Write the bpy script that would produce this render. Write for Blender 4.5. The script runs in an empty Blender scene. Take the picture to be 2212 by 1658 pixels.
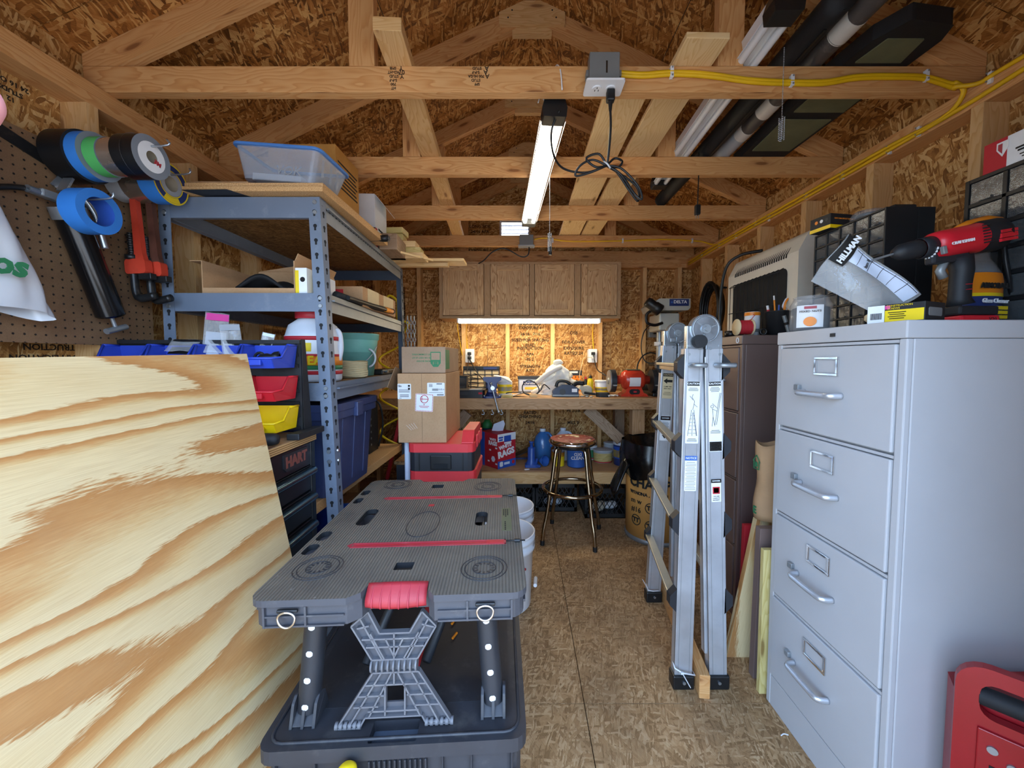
import bpy, math, random
from mathutils import Vector as V, Matrix, Euler, noise
R = math.radians
random.seed(11)
S = bpy.context.scene
COL = S.collection
# ---------------------------------------------------------------- the lens of the photograph
F, PX, PY, CZ, TILT = 830.0, 1130.0, 818.5, 1.235, R(3)
def ray(px, py):
    u = (px-PX)/F; v = (PY-py)/F
    return V((u, math.cos(TILT)+v*math.sin(TILT), v*math.cos(TILT)-math.sin(TILT)))
def atY(px, py, y):
    r = ray(px, py); t = y/r.y; return V((r.x*t, y, CZ+r.z*t))
def atX(px, py, x):
    r = ray(px, py); t = x/r.x; return V((x, r.y*t, CZ+r.z*t))
def atZ(px, py, z):
    r = ray(px, py); t = (z-CZ)/r.z; return V((r.x*t, r.y*t, z))
# ---------------------------------------------------------------- mesh builder
def frame(o, right, up):
    r = V(right).normalized(); n = r.cross(V(up)).normalized(); u = n.cross(r).normalized()
    return Matrix(((r.x, u.x, n.x, o[0]), (r.y, u.y, n.y, o[1]), (r.z, u.z, n.z, o[2]), (0, 0, 0, 1)))
def TR(x=0, y=0, z=0, rx=0, ry=0, rz=0):
    return Matrix.Translation((x, y, z)) @ Euler((R(rx), R(ry), R(rz))).to_matrix().to_4x4()
class MB:
    def __init__(s): s.v = []; s.f = []; s.uv = []; s.sm = []; s.mi = []
    def add(s, vs, fs, uvs, sm=False, m=0, M=None):
        b = len(s.v)
        for p in vs:
            p = V(p); s.v.append(M @ p if M is not None else p)
        for f, u in zip(fs, uvs):
            s.f.append([b+i for i in f]); s.uv.append(u); s.sm.append(sm); s.mi.append(m)
        return s
    def box(s, x0, x1, y0, y1, z0, z1, M=None, m=0, g=None):
        x0, x1 = min(x0, x1), max(x0, x1); y0, y1 = min(y0, y1), max(y0, y1); z0, z1 = min(z0, z1), max(z0, z1)
        d = (x1-x0, y1-y0, z1-z0)
        if g is None: g = max(range(3), key=lambda i: d[i])
        P = [V((x, y, z)) for z in (z0, z1) for y in (y0, y1) for x in (x0, x1)]
        Fs = [((0, 2, 3, 1), 2), ((4, 5, 7, 6), 2), ((0, 1, 5, 4), 1), ((2, 6, 7, 3), 1), ((0, 4, 6, 2), 0), ((1, 3, 7, 5), 0)]
        uvs = []
        for f, ax in Fs:
            r = [a for a in (0, 1, 2) if a != ax]
            a, b = (g, [q for q in r if q != g][0]) if g in r else (r[0], r[1])
            k = .37*ax
            uvs.append([(P[i][a]+k, P[i][b]+k) for i in f])
        return s.add(P, [f for f, _ in Fs], uvs, False, m, M)
    def cbox(s, c, d, M=None, m=0, g=None):
        return s.box(c[0]-d[0]/2, c[0]+d[0]/2, c[1]-d[1]/2, c[1]+d[1]/2, c[2]-d[2]/2, c[2]+d[2]/2, M, m, g)
    def bar(s, a, b, w, h, up=(0, 0, 1), m=0):
        a = V(a); b = V(b); d = b-a; L = d.length
        up = V(up)
        if abs(d.normalized().dot(up.normalized())) > .98: up = V((0, 1, 0))
        M = frame(a, d, up)
        return s.box(0, L, -h/2, h/2, -w/2, w/2, M, m, 0)
    def prism(s, poly, h, M=None, m=0, smooth=False, z0=0):
        n = len(poly)
        ar = sum(poly[i][0]*poly[(i+1) % n][1]-poly[(i+1) % n][0]*poly[i][1] for i in range(n))
        if ar < 0: poly = poly[::-1]
        vs = [V((x, y, z0)) for x, y in poly]+[V((x, y, z0+h)) for x, y in poly]
        fs = [list(range(n))[::-1], list(range(n, 2*n))]
        uvs = [[poly[i] for i in fs[0]], [poly[i-n] for i in fs[1]]]
        s.add(vs, fs, uvs, False, m, M)
        fs = []; uvs = []; L = 0
        for i in range(n):
            j = (i+1) % n; l = math.dist(poly[i], poly[j])
            fs.append([i, j, n+j, n+i]); uvs.append([(L, 0), (L+l, 0), (L+l, h), (L, h)]); L += l
        return s.add(vs, fs, uvs, smooth, m, M)
    def lathe(s, prof, M=None, seg=24, m=0, smooth=True, a0=0, a1=360):
        full = abs(a1-a0) >= 359.9; n = seg if full else seg+1
        vs = []
        for r, z in prof:
            for k in range(n):
                a = R(a0+(a1-a0)*k/seg); vs.append(V((max(r, 1e-5)*math.cos(a), max(r, 1e-5)*math.sin(a), z)))
        fs = []; uvs = []; L = 0
        for i in range(len(prof)-1):
            l = math.dist(prof[i], prof[i+1]); rr = max(prof[i][0], prof[i+1][0])
            for k in range(seg):
                k2 = (k+1) % n if full else k+1
                fs.append([i*n+k, i*n+k2, (i+1)*n+k2, (i+1)*n+k])
                a, b = 6.283*k/seg*rr, 6.283*(k+1)/seg*rr
                uvs.append([(a, L), (b, L), (b, L+l), (a, L+l)])
            L += l
        return s.add(vs, fs, uvs, smooth, m, M)
    def cyl(s, a, b, r, r1=None, seg=16, m=0, smooth=True):
        a = V(a); b = V(b); L = (b-a).length; r1 = r if r1 is None else r1
        M = Matrix.Translation(a) @ (b-a).to_track_quat('Z', 'Y').to_matrix().to_4x4()
        s.lathe([(r, 0), (r1, L)], M, seg, m, smooth)
        s.lathe([(0, 0), (r, 0)], M, seg, m, False); return s.lathe([(r1, L), (0, L)], M, seg, m, False)
    def ball(s, c, r, sc=(1, 1, 1), seg=16, m=0, M=None):
        n = seg//2
        T = Matrix.Translation(c) @ Matrix.Diagonal((sc[0], sc[1], sc[2], 1))
        if M is not None: T = M @ T
        return s.lathe([(r*math.sin(math.pi*i/n), -r*math.cos(math.pi*i/n)) for i in range(n+1)], T, seg, m)
    def tube(s, pts, r, seg=8, m=0, closed=False, flat=1.0):
        P = [V(p) for p in pts]; n = len(P)
        rs = r if isinstance(r, (list, tuple)) else [r]*n
        T = []
        for i in range(n):
            a = P[i-1] if (i > 0 or closed) else P[i]; b = P[(i+1) % n] if (i < n-1 or closed) else P[i]
            t = (b-a); T.append(t.normalized() if t.length > 1e-9 else V((0, 0, 1)))
        up = V((0, 0, 1)) if abs(T[0].z) < .9 else V((1, 0, 0))
        nn = (up-T[0]*up.dot(T[0])).normalized(); vs = []
        for i in range(n):
            nn = (nn-T[i]*nn.dot(T[i])).normalized(); bb = T[i].cross(nn)
            for k in range(seg):
                a = 2*math.pi*k/seg; vs.append(P[i]+nn*(rs[i]*math.cos(a)*flat)+bb*(rs[i]*math.sin(a)))
        fs = []; uvs = []; L = 0
        for i in range(n if closed else n-1):
            j = (i+1) % n; l = (P[j]-P[i]).length
            for k in range(seg):
                k2 = (k+1) % seg; fs.append([i*seg+k, i*seg+k2, j*seg+k2, j*seg+k])
                a = 6.283*k/seg*rs[i]; b = 6.283*(k+1)/seg*rs[i]
                uvs.append([(L, a), (L, b), (L+l, b), (L+l, a)])
            L += l
        if not closed:
            fs.append(list(range(seg))[::-1]); uvs.append([(0, 0)]*seg)
            fs.append([(n-1)*seg+k for k in range(seg)]); uvs.append([(0, 0)]*seg)
        return s.add(vs, fs, uvs, True, m)
    def grid(s, fn, nu, nv, m=0, smooth=True, M=None):
        vs = [V(fn(i/nu, j/nv)) for j in range(nv+1) for i in range(nu+1)]
        fs = []; uvs = []; w = nu+1
        for j in range(nv):
            for i in range(nu):
                fs.append([j*w+i, j*w+i+1, (j+1)*w+i+1, (j+1)*w+i])
                uvs.append([(i/nu, j/nv), ((i+1)/nu, j/nv), ((i+1)/nu, (j+1)/nv), (i/nu, (j+1)/nv)])
        return s.add(vs, fs, uvs, smooth, m, M)
    def plate(s, outer, holes, z0, z1, M=None, m=0, wall_m=None, hole_m=None):
        from mathutils.geometry import tessellate_polygon
        loops = [outer]+list(holes); flatp = [p for l in loops for p in l]
        tri = tessellate_polygon([[V((x, y, 0)) for x, y in l] for l in loops])
        up = []
        for t in tri:
            a, b_, c = [flatp[i] for i in t]
            up.append(list(t) if (b_[0]-a[0])*(c[1]-a[1])-(b_[1]-a[1])*(c[0]-a[0]) > 0 else list(t)[::-1])
        n = len(flatp)
        s.add([(x, y, z1) for x, y in flatp]+[(x, y, z0) for x, y in flatp], up+[[i+n for i in t][::-1] for t in up], [[flatp[i] for i in t] for t in up]+[[flatp[i] for i in t][::-1] for t in up], False, m, M)
        wm = m if wall_m is None else wall_m
        for li, l in enumerate(loops):
            ar = sum(l[i][0]*l[(i+1) % len(l)][1]-l[(i+1) % len(l)][0]*l[i][1] for i in range(len(l)))
            P = l if (ar > 0) == (li == 0) else l[::-1]; k = len(P)
            s.add([(x, y, z0) for x, y in P]+[(x, y, z1) for x, y in P], [[i, (i+1) % k, k+(i+1) % k, k+i] for i in range(k)], [[(i*.01, 0), (i*.01+.01, 0), (i*.01+.01, z1-z0), (i*.01, z1-z0)] for i in range(k)], False, hole_m if (li and hole_m is not None) else wm, M)
        return s
    def build(s, name, mat, parent=None, bev=0, seg=2, solid=0, sub=0, world=False, ang=35, label=None):
        vs = s.v
        if world and parent is not None:
            Mw = Matrix.Identity(4); q = parent
            while q is not None: Mw = q.matrix_basis @ Mw; q = q.parent
            Mi = Mw.inverted(); vs = [Mi @ p for p in vs]
        me = bpy.data.meshes.new(name); me.from_pydata([tuple(p) for p in vs], [], s.f)
        ul = me.uv_layers.new(name='UVMap'); i = 0; dat = [0.0]*(2*len(me.loops))
        for u in s.uv:
            for a, b in u: dat[2*i] = a; dat[2*i+1] = b; i += 1
        ul.data.foreach_set('uv', dat)
        me.polygons.foreach_set('use_smooth', s.sm); me.polygons.foreach_set('material_index', s.mi)
        for k in (mat if isinstance(mat, (list, tuple)) else [mat]): me.materials.append(M_[k] if isinstance(k, str) else k)
        me.validate(); me.update()
        o = bpy.data.objects.new(name, me); COL.objects.link(o)
        if parent is not None: o.parent = parent
        if solid:
            md = o.modifiers.new('s', 'SOLIDIFY'); md.thickness = solid; md.offset = 0
        if bev:
            md = o.modifiers.new('b', 'BEVEL'); md.width = bev; md.segments = seg; md.limit_method = 'ANGLE'; md.angle_limit = R(ang); md.use_clamp_overlap = True
            if not any(s.sm): md.harden_normals = False
        if sub:
            md = o.modifiers.new('u', 'SUBSURF'); md.levels = sub; md.render_levels = sub
        if label: o['label'] = label
        return o
def tag(o, label, cat, group=None, kind=None):
    o['label'] = label; o['category'] = cat
    if group: o['group'] = group
    if kind: o['kind'] = kind
    return o
def thing(name, label, cat, loc=(0, 0, 0), rot=(0, 0, 0), group=None, kind=None):
    o = bpy.data.objects.new(name, None); COL.objects.link(o); o.empty_display_size = .05
    o.location = loc; o.rotation_euler = [R(a) for a in rot]
    return tag(o, label, cat, group, kind)
def struct(o): o['kind'] = 'structure'; return o
def copy_tree(o, parent=None):
    c = o.copy(); COL.objects.link(c)
    if parent is not None: c.parent = parent
    for ch in list(o.children): copy_tree(ch, c)
    return c
def txt(parent, s, size, M, mat, name='lettering', ax='CENTER', ext=.0003, bold=0.0, world=False, sp=1.0, sx=1.0):
    cu = bpy.data.curves.new('t', 'FONT'); cu.body = s; cu.size = size; cu.align_x = ax; cu.align_y = 'CENTER'; cu.extrude = ext; cu.offset = bold; cu.resolution_u = 2
    cu.space_character = sp
    t = bpy.data.objects.new('t', cu); me0 = bpy.data.meshes.new_from_object(t)
    b = MB(); T = M @ Matrix.Diagonal((sx, 1, 1, 1))
    b.add([v.co for v in me0.vertices], [list(p.vertices) for p in me0.polygons], [[(0, 0)]*len(p.vertices) for p in me0.polygons], False, 0, T)
    bpy.data.objects.remove(t); bpy.data.curves.remove(cu); bpy.data.meshes.remove(me0)
    return b.build(name, mat, parent, world=world)
def arc(c, r, a0, a1, n, ax=(1, 0, 0), ay=(0, 0, 1)):
    c = V(c); ax = V(ax); ay = V(ay)
    return [c+ax*(r*math.cos(R(a0+(a1-a0)*i/n)))+ay*(r*math.sin(R(a0+(a1-a0)*i/n))) for i in range(n+1)]
def smooth_path(pts, n=6):
    P = [V(p) for p in pts]; out = []
    for i in range(len(P)-1):
        a = P[max(i-1, 0)]; b = P[i]; c = P[i+1]; d = P[min(i+2, len(P)-1)]
        for k in range(n):
            t = k/n
            out.append(.5*((2*b)+(c-a)*t+(2*a-5*b+4*c-d)*t*t+(3*b-a-3*c+d)*t**3))
    out.append(P[-1]); return out
def rrect(w, h, r, n=4, cx=0, cy=0):
    out = []
    for sx, sy, a in ((1, 1, 0), (-1, 1, 90), (-1, -1, 180), (1, -1, 270)):
        for k in range(n+1):
            t = R(a+90*k/n); out.append((cx+sx*(w/2-r)+r*math.cos(t), cy+sy*(h/2-r)+r*math.sin(t)))
    return out
# ---------------------------------------------------------------- materials
M_ = {}
def lin(h):
    h = h.lstrip('#'); c = [int(h[i:i+2], 16)/255 for i in (0, 2, 4)]
    return tuple((x/12.92 if x <= .04045 else ((x+.055)/1.055)**2.4) for x in c)+(1,)
class NT:
    def __init__(s, name):
        s.dim = '3D'; s.m = bpy.data.materials.new(name); s.m.use_nodes = True; s.t = s.m.node_tree; s.n = s.t.nodes; s.l = s.t.links
        s.b = s.n['Principled BSDF']; M_[name] = s.m
    def N(s, typ, **kw):
        n = s.n.new(typ)
        for k, v in kw.items(): setattr(n, k, v)
        return n
    def set(s, sock, v):
        if hasattr(v, 'is_output'): s.l.new(v, sock)
        else: sock.default_value = v
    def math(s, op, a, b=0.0, c=0.0, clamp=False):
        n = s.N('ShaderNodeMath', operation=op, use_clamp=clamp); s.set(n.inputs[0], a); s.set(n.inputs[1], b)
        if op in ('MULTIPLY_ADD', 'WRAP', 'SMOOTH_MIN', 'COMPARE'): s.set(n.inputs[2], c)
        return n.outputs[0]
    def vmath(s, op, a, b=(0, 0, 0)):
        n = s.N('ShaderNodeVectorMath', operation=op); s.set(n.inputs[0], a); s.set(n.inputs[1], b); return n.outputs[0]
    def mapr(s, v, a, b, c=0.0, d=1.0):
        n = s.N('ShaderNodeMapRange'); s.set(n.inputs[0], v); n.inputs[1].default_value = a; n.inputs[2].default_value = b; n.inputs[3].default_value = c; n.inputs[4].default_value = d; return n.outputs[0]
    def ramp(s, v, stops, interp='LINEAR'):
        n = s.N('ShaderNodeValToRGB'); s.set(n.inputs[0], v); e = n.color_ramp.elements; n.color_ramp.interpolation = interp
        while len(e) < len(stops): e.new(.5)
        for q, (p, c) in zip(e, stops): q.position = p; q.color = lin(c) if isinstance(c, str) else c
        return n.outputs[0]
    def mix(s, f, a, b, blend='MIX'):
        n = s.N('ShaderNodeMix', data_type='RGBA', blend_type=blend); s.set(n.inputs[0], f); s.set(n.inputs[6], a); s.set(n.inputs[7], b); return n.outputs[2]
    def uv(s, rnd=True):
        s.dim = '2D'
        c = s.N('ShaderNodeTexCoord').outputs['UV']
        if not rnd: return c
        r = s.N('ShaderNodeObjectInfo').outputs['Random']
        cx = s.N('ShaderNodeCombineXYZ'); s.set(cx.inputs[0], s.math('MULTIPLY', r, 37.0)); s.set(cx.inputs[1], s.math('MULTIPLY', r, 53.0))
        return s.vmath('ADD', c, cx.outputs[0])
    def obj(s): return s.N('ShaderNodeTexCoord').outputs['Object']
    def mapping(s, v, scale=(1, 1, 1), rz=0, loc=(0, 0, 0), typ='TEXTURE'):
        n = s.N('ShaderNodeMapping', vector_type=typ); s.set(n.inputs[0], v); n.inputs['Location'].default_value = loc; n.inputs['Rotation'].default_value = (0, 0, R(rz)); n.inputs['Scale'].default_value = scale; return n.outputs[0]
    def noise(s, v, scale=5, detail=2, rough=.5, dist=0):
        n = s.N('ShaderNodeTexNoise'); n.noise_dimensions = s.dim; s.set(n.inputs['Vector'], v); n.inputs['Scale'].default_value = scale; n.inputs['Detail'].default_value = detail; n.inputs['Roughness'].default_value = rough; n.inputs['Distortion'].default_value = dist; return n.outputs[0]
    def vor(s, v, scale=1, feature='F1', rand=1):
        n = s.N('ShaderNodeTexVoronoi', feature=feature); n.voronoi_dimensions = s.dim; s.set(n.inputs['Vector'], v); n.inputs['Scale'].default_value = scale; n.inputs['Randomness'].default_value = rand; return n
    def bump(s, h, st=.3, d=.002):
        n = s.N('ShaderNodeBump'); s.set(n.inputs['Height'], h); n.inputs['Strength'].default_value = st; n.inputs['Distance'].default_value = d; s.l.new(n.outputs[0], s.b.inputs['Normal'])
    def out(s, col=None, rough=.6, metal=0, spec=.5):
        if col is not None: s.set(s.b.inputs['Base Color'], col)
        s.set(s.b.inputs['Roughness'], rough); s.b.inputs['Metallic'].default_value = metal; s.b.inputs['Specular IOR Level'].default_value = spec; return s
def flat(name, c, rough=.5, metal=0, var=.06, sc=6, spec=.5, dirt=None, amt=.0, bump=0, bsc=200):
    """a plain finish with slight unevenness; dirt = colour of wear blotches"""
    t = NT(name); o = t.obj(); n = t.noise(o, sc, 4, .6)
    base = lin(c)
    lo = tuple(x*(1-var*2) for x in base[:3])+(1,); hi = tuple(min(1, x*(1+var)) for x in base[:3])+(1,)
    col = t.ramp(n, [(.3, lo), (.7, hi)])
    if dirt:
        d = t.noise(o, sc*2.7, 6, .7); col = t.mix(t.mapr(d, .55, .75, 0, amt), col, lin(dirt))
    if bump: t.bump(t.noise(o, bsc, 2), bump, .001)
    t.out(col, t.mapr(n, .3, .7, max(.02, rough-.06), min(1, rough+.06)), metal, spec); return t
def osb(name, stops, dirt=None, da=.5, sc=1.0, off=0):
    t = NT(name); uv = t.uv(False)
    w = t.N('ShaderNodeTexNoise'); w.noise_dimensions = '2D'; t.set(w.inputs['Vector'], uv); w.inputs['Scale'].default_value = 9; w.inputs['Detail'].default_value = 2
    u = t.vmath('ADD', uv, t.vmath('MULTIPLY', t.vmath('SUBTRACT', w.outputs['Color'], (.5, .5, .5)), (.028, .028, 0)))
    val = None; edge = None
    for k, (ang, sx, sy, th) in enumerate([(8, .10, .022, 0), (-38, .085, .017, .45), (40, .09, .018, .5), (88, .07, .015, .6), (14, .07, .008, .62)]):
        m = t.mapping(u, (sx*sc, sy*sc, 1), ang, (k*.37+off, k*.71, 0))
        vo = t.vor(m); vo.distance = 'CHEBYCHEV' if k % 2 else 'EUCLIDEAN'; sp = t.N('ShaderNodeSeparateColor'); t.l.new(vo.outputs['Color'], sp.inputs[0])
        fib = t.noise(t.mapping(u, (.05, .0022, 1), ang, (k, 0, 0)), 1, 1) if k < 2 else fib
        v = t.math('ADD', sp.outputs[0], t.math('MULTIPLY', t.math('SUBTRACT', fib, .5), .55))
        e = t.mapr(vo.outputs['Distance'], .3, .6, 0, .2); v = t.math('SUBTRACT', v, e)
        if val is None: val = v
        else:
            mk = t.math('GREATER_THAN', sp.outputs[1], th)
            mk = t.math('MULTIPLY', mk, t.math('LESS_THAN', vo.outputs['Distance'], .5))
            a = t.N('ShaderNodeMix', data_type='FLOAT'); t.set(a.inputs[0], mk); t.set(a.inputs[2], val); t.set(a.inputs[3], v); val = a.outputs[0]
    col = t.ramp(val, stops)
    big = t.noise(uv, 1.3, 3); col = t.mix(t.mapr(big, .3, .7, 0, .22), col, lin(stops[1][1]))
    if dirt:
        d = t.noise(uv, 3.1, 6, .7); col = t.mix(t.mapr(d, .38, .7, .1, da), col, lin(dirt))
    t.bump(val, .35, .003); t.out(col, .62, 0, .3); return t
def lumber(name, light, mid, dark, knot='#5a3216', ring=.55, rough=.6, kth=.45):
    t = NT(name); uv = t.uv()
    n1 = t.noise(t.mapping(uv, (.55, .11, 1)), 1, 3, .5)
    sp = t.N('ShaderNodeSeparateXYZ'); t.set(sp.inputs[0], uv)
    vk = t.vor(t.mapping(uv, (.42, .1, 1)), 1); kd = t.math('MULTIPLY', vk.outputs['Distance'], 1.0)
    ks = t.N('ShaderNodeSeparateColor'); t.l.new(vk.outputs['Color'], ks.inputs[0])
    near = t.math('MULTIPLY', t.mapr(kd, .0, .45, 1, 0), t.math('GREATER_THAN', ks.outputs[0], kth))
    ph = t.math('ADD', t.math('MULTIPLY', sp.outputs[1], 55.0), t.math('MULTIPLY', n1, 11.0)); ph = t.math('ADD', ph, t.math('MULTIPLY', near, 3.2))
    fr = t.math('FRACT', ph); rg = t.math('POWER', fr, 2.2)
    rg = t.math('MULTIPLY', rg, t.mapr(fr, .9, 1.0, 1, 0))
    fib = t.noise(t.mapping(uv, (.12, .0016, 1)), 1, 3, .6)
    v = t.math('ADD', t.math('MULTIPLY', rg, ring), t.math('MULTIPLY', t.math('SUBTRACT', fib, .5), .35))
    col = t.ramp(t.math('ADD', v, .15), [(0, light), (.45, mid), (1, dark)])
    bl = t.noise(t.mapping(uv, (.6, .25, 1), 0, (3, 2, 0)), 1, 3); col = t.mix(t.mapr(bl, .4, .75, 0, .45), col, lin(mid))
    kn = t.math('MULTIPLY', t.mapr(kd, .055, .1, 1, 0), t.math('GREATER_THAN', ks.outputs[0], kth)); col = t.mix(t.math('MULTIPLY', kn, .8), col, lin(knot))
    halo = t.math('MULTIPLY', t.mapr(kd, .1, .2, .35, 0), t.math('GREATER_THAN', ks.outputs[0], kth)); col = t.mix(halo, col, lin(dark))
    t.bump(v, .12, .001); t.out(col, rough, 0, .3); return t
osb('osb_wall', [(0, '#7a4f26'), (.3, '#ac793f'), (.6, '#c99a5c'), (.9, '#e0bd84')], sc=.85)
osb('osb_roof', [(0, '#603815'), (.3, '#986029'), (.6, '#b67a3e'), (.9, '#d6a666')], off=3, sc=.9)
osb('osb_floor', [(0, '#86643f'), (.3, '#ab855a'), (.6, '#bd976a'), (.95, '#d6b58a')], '#6b543e', .5, off=7, sc=.6)
osb('osb_shelf', [(0, '#5d3f22'), (.3, '#7d5830'), (.6, '#8e6940'), (.85, '#a37c50')], sc=.5)
lumber('pine', '#dcae78', '#cb935a', '#a8693a')
lumber('pine_stud', '#e2bf8c', '#d3a66c', '#b98450')
lumber('pine_old', '#c3a07a', '#ab845c', '#83603f')
lumber('pine_green', '#d8c98f', '#c3ae6c', '#a08a4c')
lumber('pine_pale', '#ecd0a0', '#dfbb84', '#c89c62')
lumber('pine_grey', '#b39a80', '#957a60', '#6f5641')
lumber('oak', '#d2b48c', '#bf9a70', '#8f6840', ring=.9, kth=2)
lumber('oak_frame', '#bf9f78', '#ad8a62', '#947049', ring=.4, kth=2)  # toned darker than the doors, in place of weak shading around them
flat('oak_shadow', '#5c4026', .8)  # dark brown for the painted shadow lines round the cabinet doors
def plywood():
    t = NT('plywood'); uv = t.uv(False)
    n = t.noise(t.mapping(uv, (1.5, .27, 1), -9, (.35, 1.15, 0)), 1, 1.5, .45)
    rag = t.noise(t.mapping(uv, (.045, .004, 1)), 1, 3, .6)
    h = t.math('ADD', t.math('MULTIPLY', n, 8.5), t.math('MULTIPLY', rag, .26))
    sp = t.N('ShaderNodeSeparateXYZ'); t.set(sp.inputs[0], uv); h = t.math('ADD', h, t.math('MULTIPLY', sp.outputs[1], 11.0))
    fr = t.math('FRACT', h)
    c = t.ramp(fr, [(0, '#e2cb9c'), (.5, '#dcc18e'), (.64, '#d2ac74'), (.78, '#c48f56'), (.95, '#b57c44'), (1, '#dcc292')])
    fib = t.noise(t.mapping(uv, (.09, .0018, 1)), 1, 3, .6); c = t.mix(t.mapr(fib, .35, .75, 0, .28), c, lin('#a97c4e'))
    bl = t.noise(uv, 2.2, 4, .6); c = t.mix(t.mapr(bl, .5, .8, 0, .25), c, lin('#b9a27e'))
    sp2 = t.noise(uv, 38, 2, .5); t.bump(fib, .1, .001); t.out(c, .55, 0, .35)
plywood()
def pegb():
    t = NT('pegboard'); uv = t.uv(False)
    f = t.vmath('FRACTION', t.vmath('MULTIPLY', uv, (39.37, 39.37, 0)))
    sp = t.N('ShaderNodeSeparateXYZ'); t.set(sp.inputs[0], t.vmath('SUBTRACT', f, (.5, .5, 0)))
    d = t.math('SQRT', t.math('ADD', t.math('POWER', t.math('ABSOLUTE', sp.outputs[0]), 2.0), t.math('POWER', t.math('ABSOLUTE', sp.outputs[1]), 2.0)))
    hole = t.mapr(d, .1, .135, 1, 0)
    n = t.noise(uv, 6, 4, .6); n2 = t.noise(uv, 300, 2)
    c = t.mix(t.mapr(n, .3, .7), lin('#7b5b40'), lin('#8e6d4d')); c = t.mix(t.mapr(n2, .4, .7, 0, .25), c, lin('#57402c'))
    c = t.mix(hole, c, lin('#1a120b')); t.bump(t.math('SUBTRACT', 1.0, hole), .5, .003); t.out(c, .6)
pegb()
def cardb(name, a, b):
    t = NT(name); uv = t.uv(); n = t.noise(uv, 5, 4, .6)
    sp = t.N('ShaderNodeSeparateXYZ'); t.set(sp.inputs[0], uv)
    fl = t.math('MULTIPLY', t.math('SINE', t.math('MULTIPLY', sp.outputs[0], 1000.0)), .5)
    c = t.mix(t.mapr(n, .3, .7), lin(a), lin(b)); f2 = t.noise(uv, 120, 2); c = t.mix(t.mapr(f2, .5, .8, 0, .2), c, lin('#8a6848'))
    t.bump(t.math('ADD', fl, t.math('MULTIPLY', n, 2.0)), .12, .001); t.out(c, .75, 0, .25)
cardb('cardboard', '#b48c66', '#c29b74'); cardb('cardboard_brown', '#a2866c', '#b0947a'); cardb('cardboard_dark', '#8f7052', '#a08062'); cardb('cardboard_amber', '#b3803f', '#c4924e')
def ribbed():
    t = NT('table_top'); uv = t.uv(False)
    sp = t.N('ShaderNodeSeparateXYZ'); t.set(sp.inputs[0], uv)
    s_ = t.math('SINE', t.math('MULTIPLY', sp.outputs[0], 880.0)); t.dim = '3D'; o = t.obj(); d = t.noise(o, 5, 5, .65)
    c = t.mix(t.mapr(d, .3, .7), lin('#5e5952'), lin('#807869'))
    c = t.mix(t.mapr(s_, -.95, -.3, .55, 0), c, lin('#2d2b2a'))
    sc = t.noise(t.mapping(uv, (.35, .006, 1), 62), 1, 3, .7); c = t.mix(t.mapr(sc, .66, .74, 0, .4), c, lin('#9a968e'))
    sp2 = t.noise(o, 70, 2, .5); c = t.mix(t.mapr(sp2, .7, .8, 0, .5), c, lin('#a09c94'))
    t.bump(s_, .8, .0012); t.out(c, .62)
ribbed()
flat('table_side', '#434348', .55, 0, .08, 8, dirt='#75736f', amt=.4, bump=.2)
flat('table_dark', '#2c2c30', .5, 0, .1, 8, dirt='#5d5b58', amt=.35)
flat('tray_black', '#313237', .5, 0, .1, 7, dirt='#66645f', amt=.35)
flat('bracket_grey', '#66666a', .55, 0, .06, 8, dirt='#96948e', amt=.4)
flat('bracket_web', '#4b4b50', .6, 0, .06, 8)
flat('red_worn', '#ad3340', .5, 0, .06, 8, dirt='#d98288', amt=.3)
flat('red_grip', '#a52a33', .5, 0, .1, 9, dirt='#6b4a4a', amt=.75)
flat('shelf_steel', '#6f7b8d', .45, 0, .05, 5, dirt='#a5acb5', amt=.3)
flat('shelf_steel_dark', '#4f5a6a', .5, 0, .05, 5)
flat('slot_dark', '#15171b', .8)
flat('galvanised', '#a3a8ac', .45, .7, .08, 14)
flat('side_galv', '#8d9297', .55, .5, .08, 14)
flat('seat_red', '#a4564e', .3, 0, .1)
flat('aluminium', '#cfd3d9', .36, .7, .05, 10, dirt='#b4b8be', amt=.3)
flat('aluminium_rung', '#cfc9b4', .42, .7, .05, 14)
flat('zinc', '#b4bcc4', .3, .85, .06, 18)
flat('chrome', '#d8d8d8', .1, 1, .03, 8)
flat('chrome_bronze', '#a89880', .15, 1, .06, 8)
flat('steel_dark', '#3b3b3c', .4, .7, .1, 20, dirt='#6a5a4a', amt=.4)
flat('black_plastic', '#17181a', .42, 0, .15, 8)
flat('black_gloss', '#0e0e10', .2, 0, .1, 6)
flat('black_soft', '#141518', .7, 0, .2, 10)
flat('black_matte', '#1c1d20', .6, 0, .12, 9, dirt='#3c3c3e', amt=.3)
flat('file_grey', '#b9b9bb', .38, 0, .025, 3, dirt='#8f8f91', amt=.06, bump=.03, bsc=500)
flat('file_brown', '#74615b', .38, 0, .03, 3)
flat('white_paint', '#e6e7e8', .4, 0, .03)
flat('white_plastic', '#e4e6ea', .42, 0, .03)
flat('white_paper', '#eceef0', .7, 0, .03, 12)
flat('paper_blue', '#dbe3f2', .7, 0, .03, 12)
flat('grey_plastic', '#a3a6ab', .5, 0, .05)
flat('grey_box', '#8b8f90', .4, .3, .05)
flat('ink', '#1a1714', .8)
flat('ink_stamp', '#2b1d10', .85)
flat('ink_red', '#c02330', .6)
flat('blue_bin', '#2f49b6', .35, 0, .05); flat('red_bin', '#d02330', .35, 0, .05); flat('yellow_bin', '#f0c80e', .35, 0, .05, dirt='#a98b10', amt=.2)
flat('blue_tote', '#3d4871', .45, 0, .06, dirt='#5c658a', amt=.25)
flat('red_tool', '#e23a3f', .42, 0, .05); flat('charcoal', '#26282d', .48, 0, .08)
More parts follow.
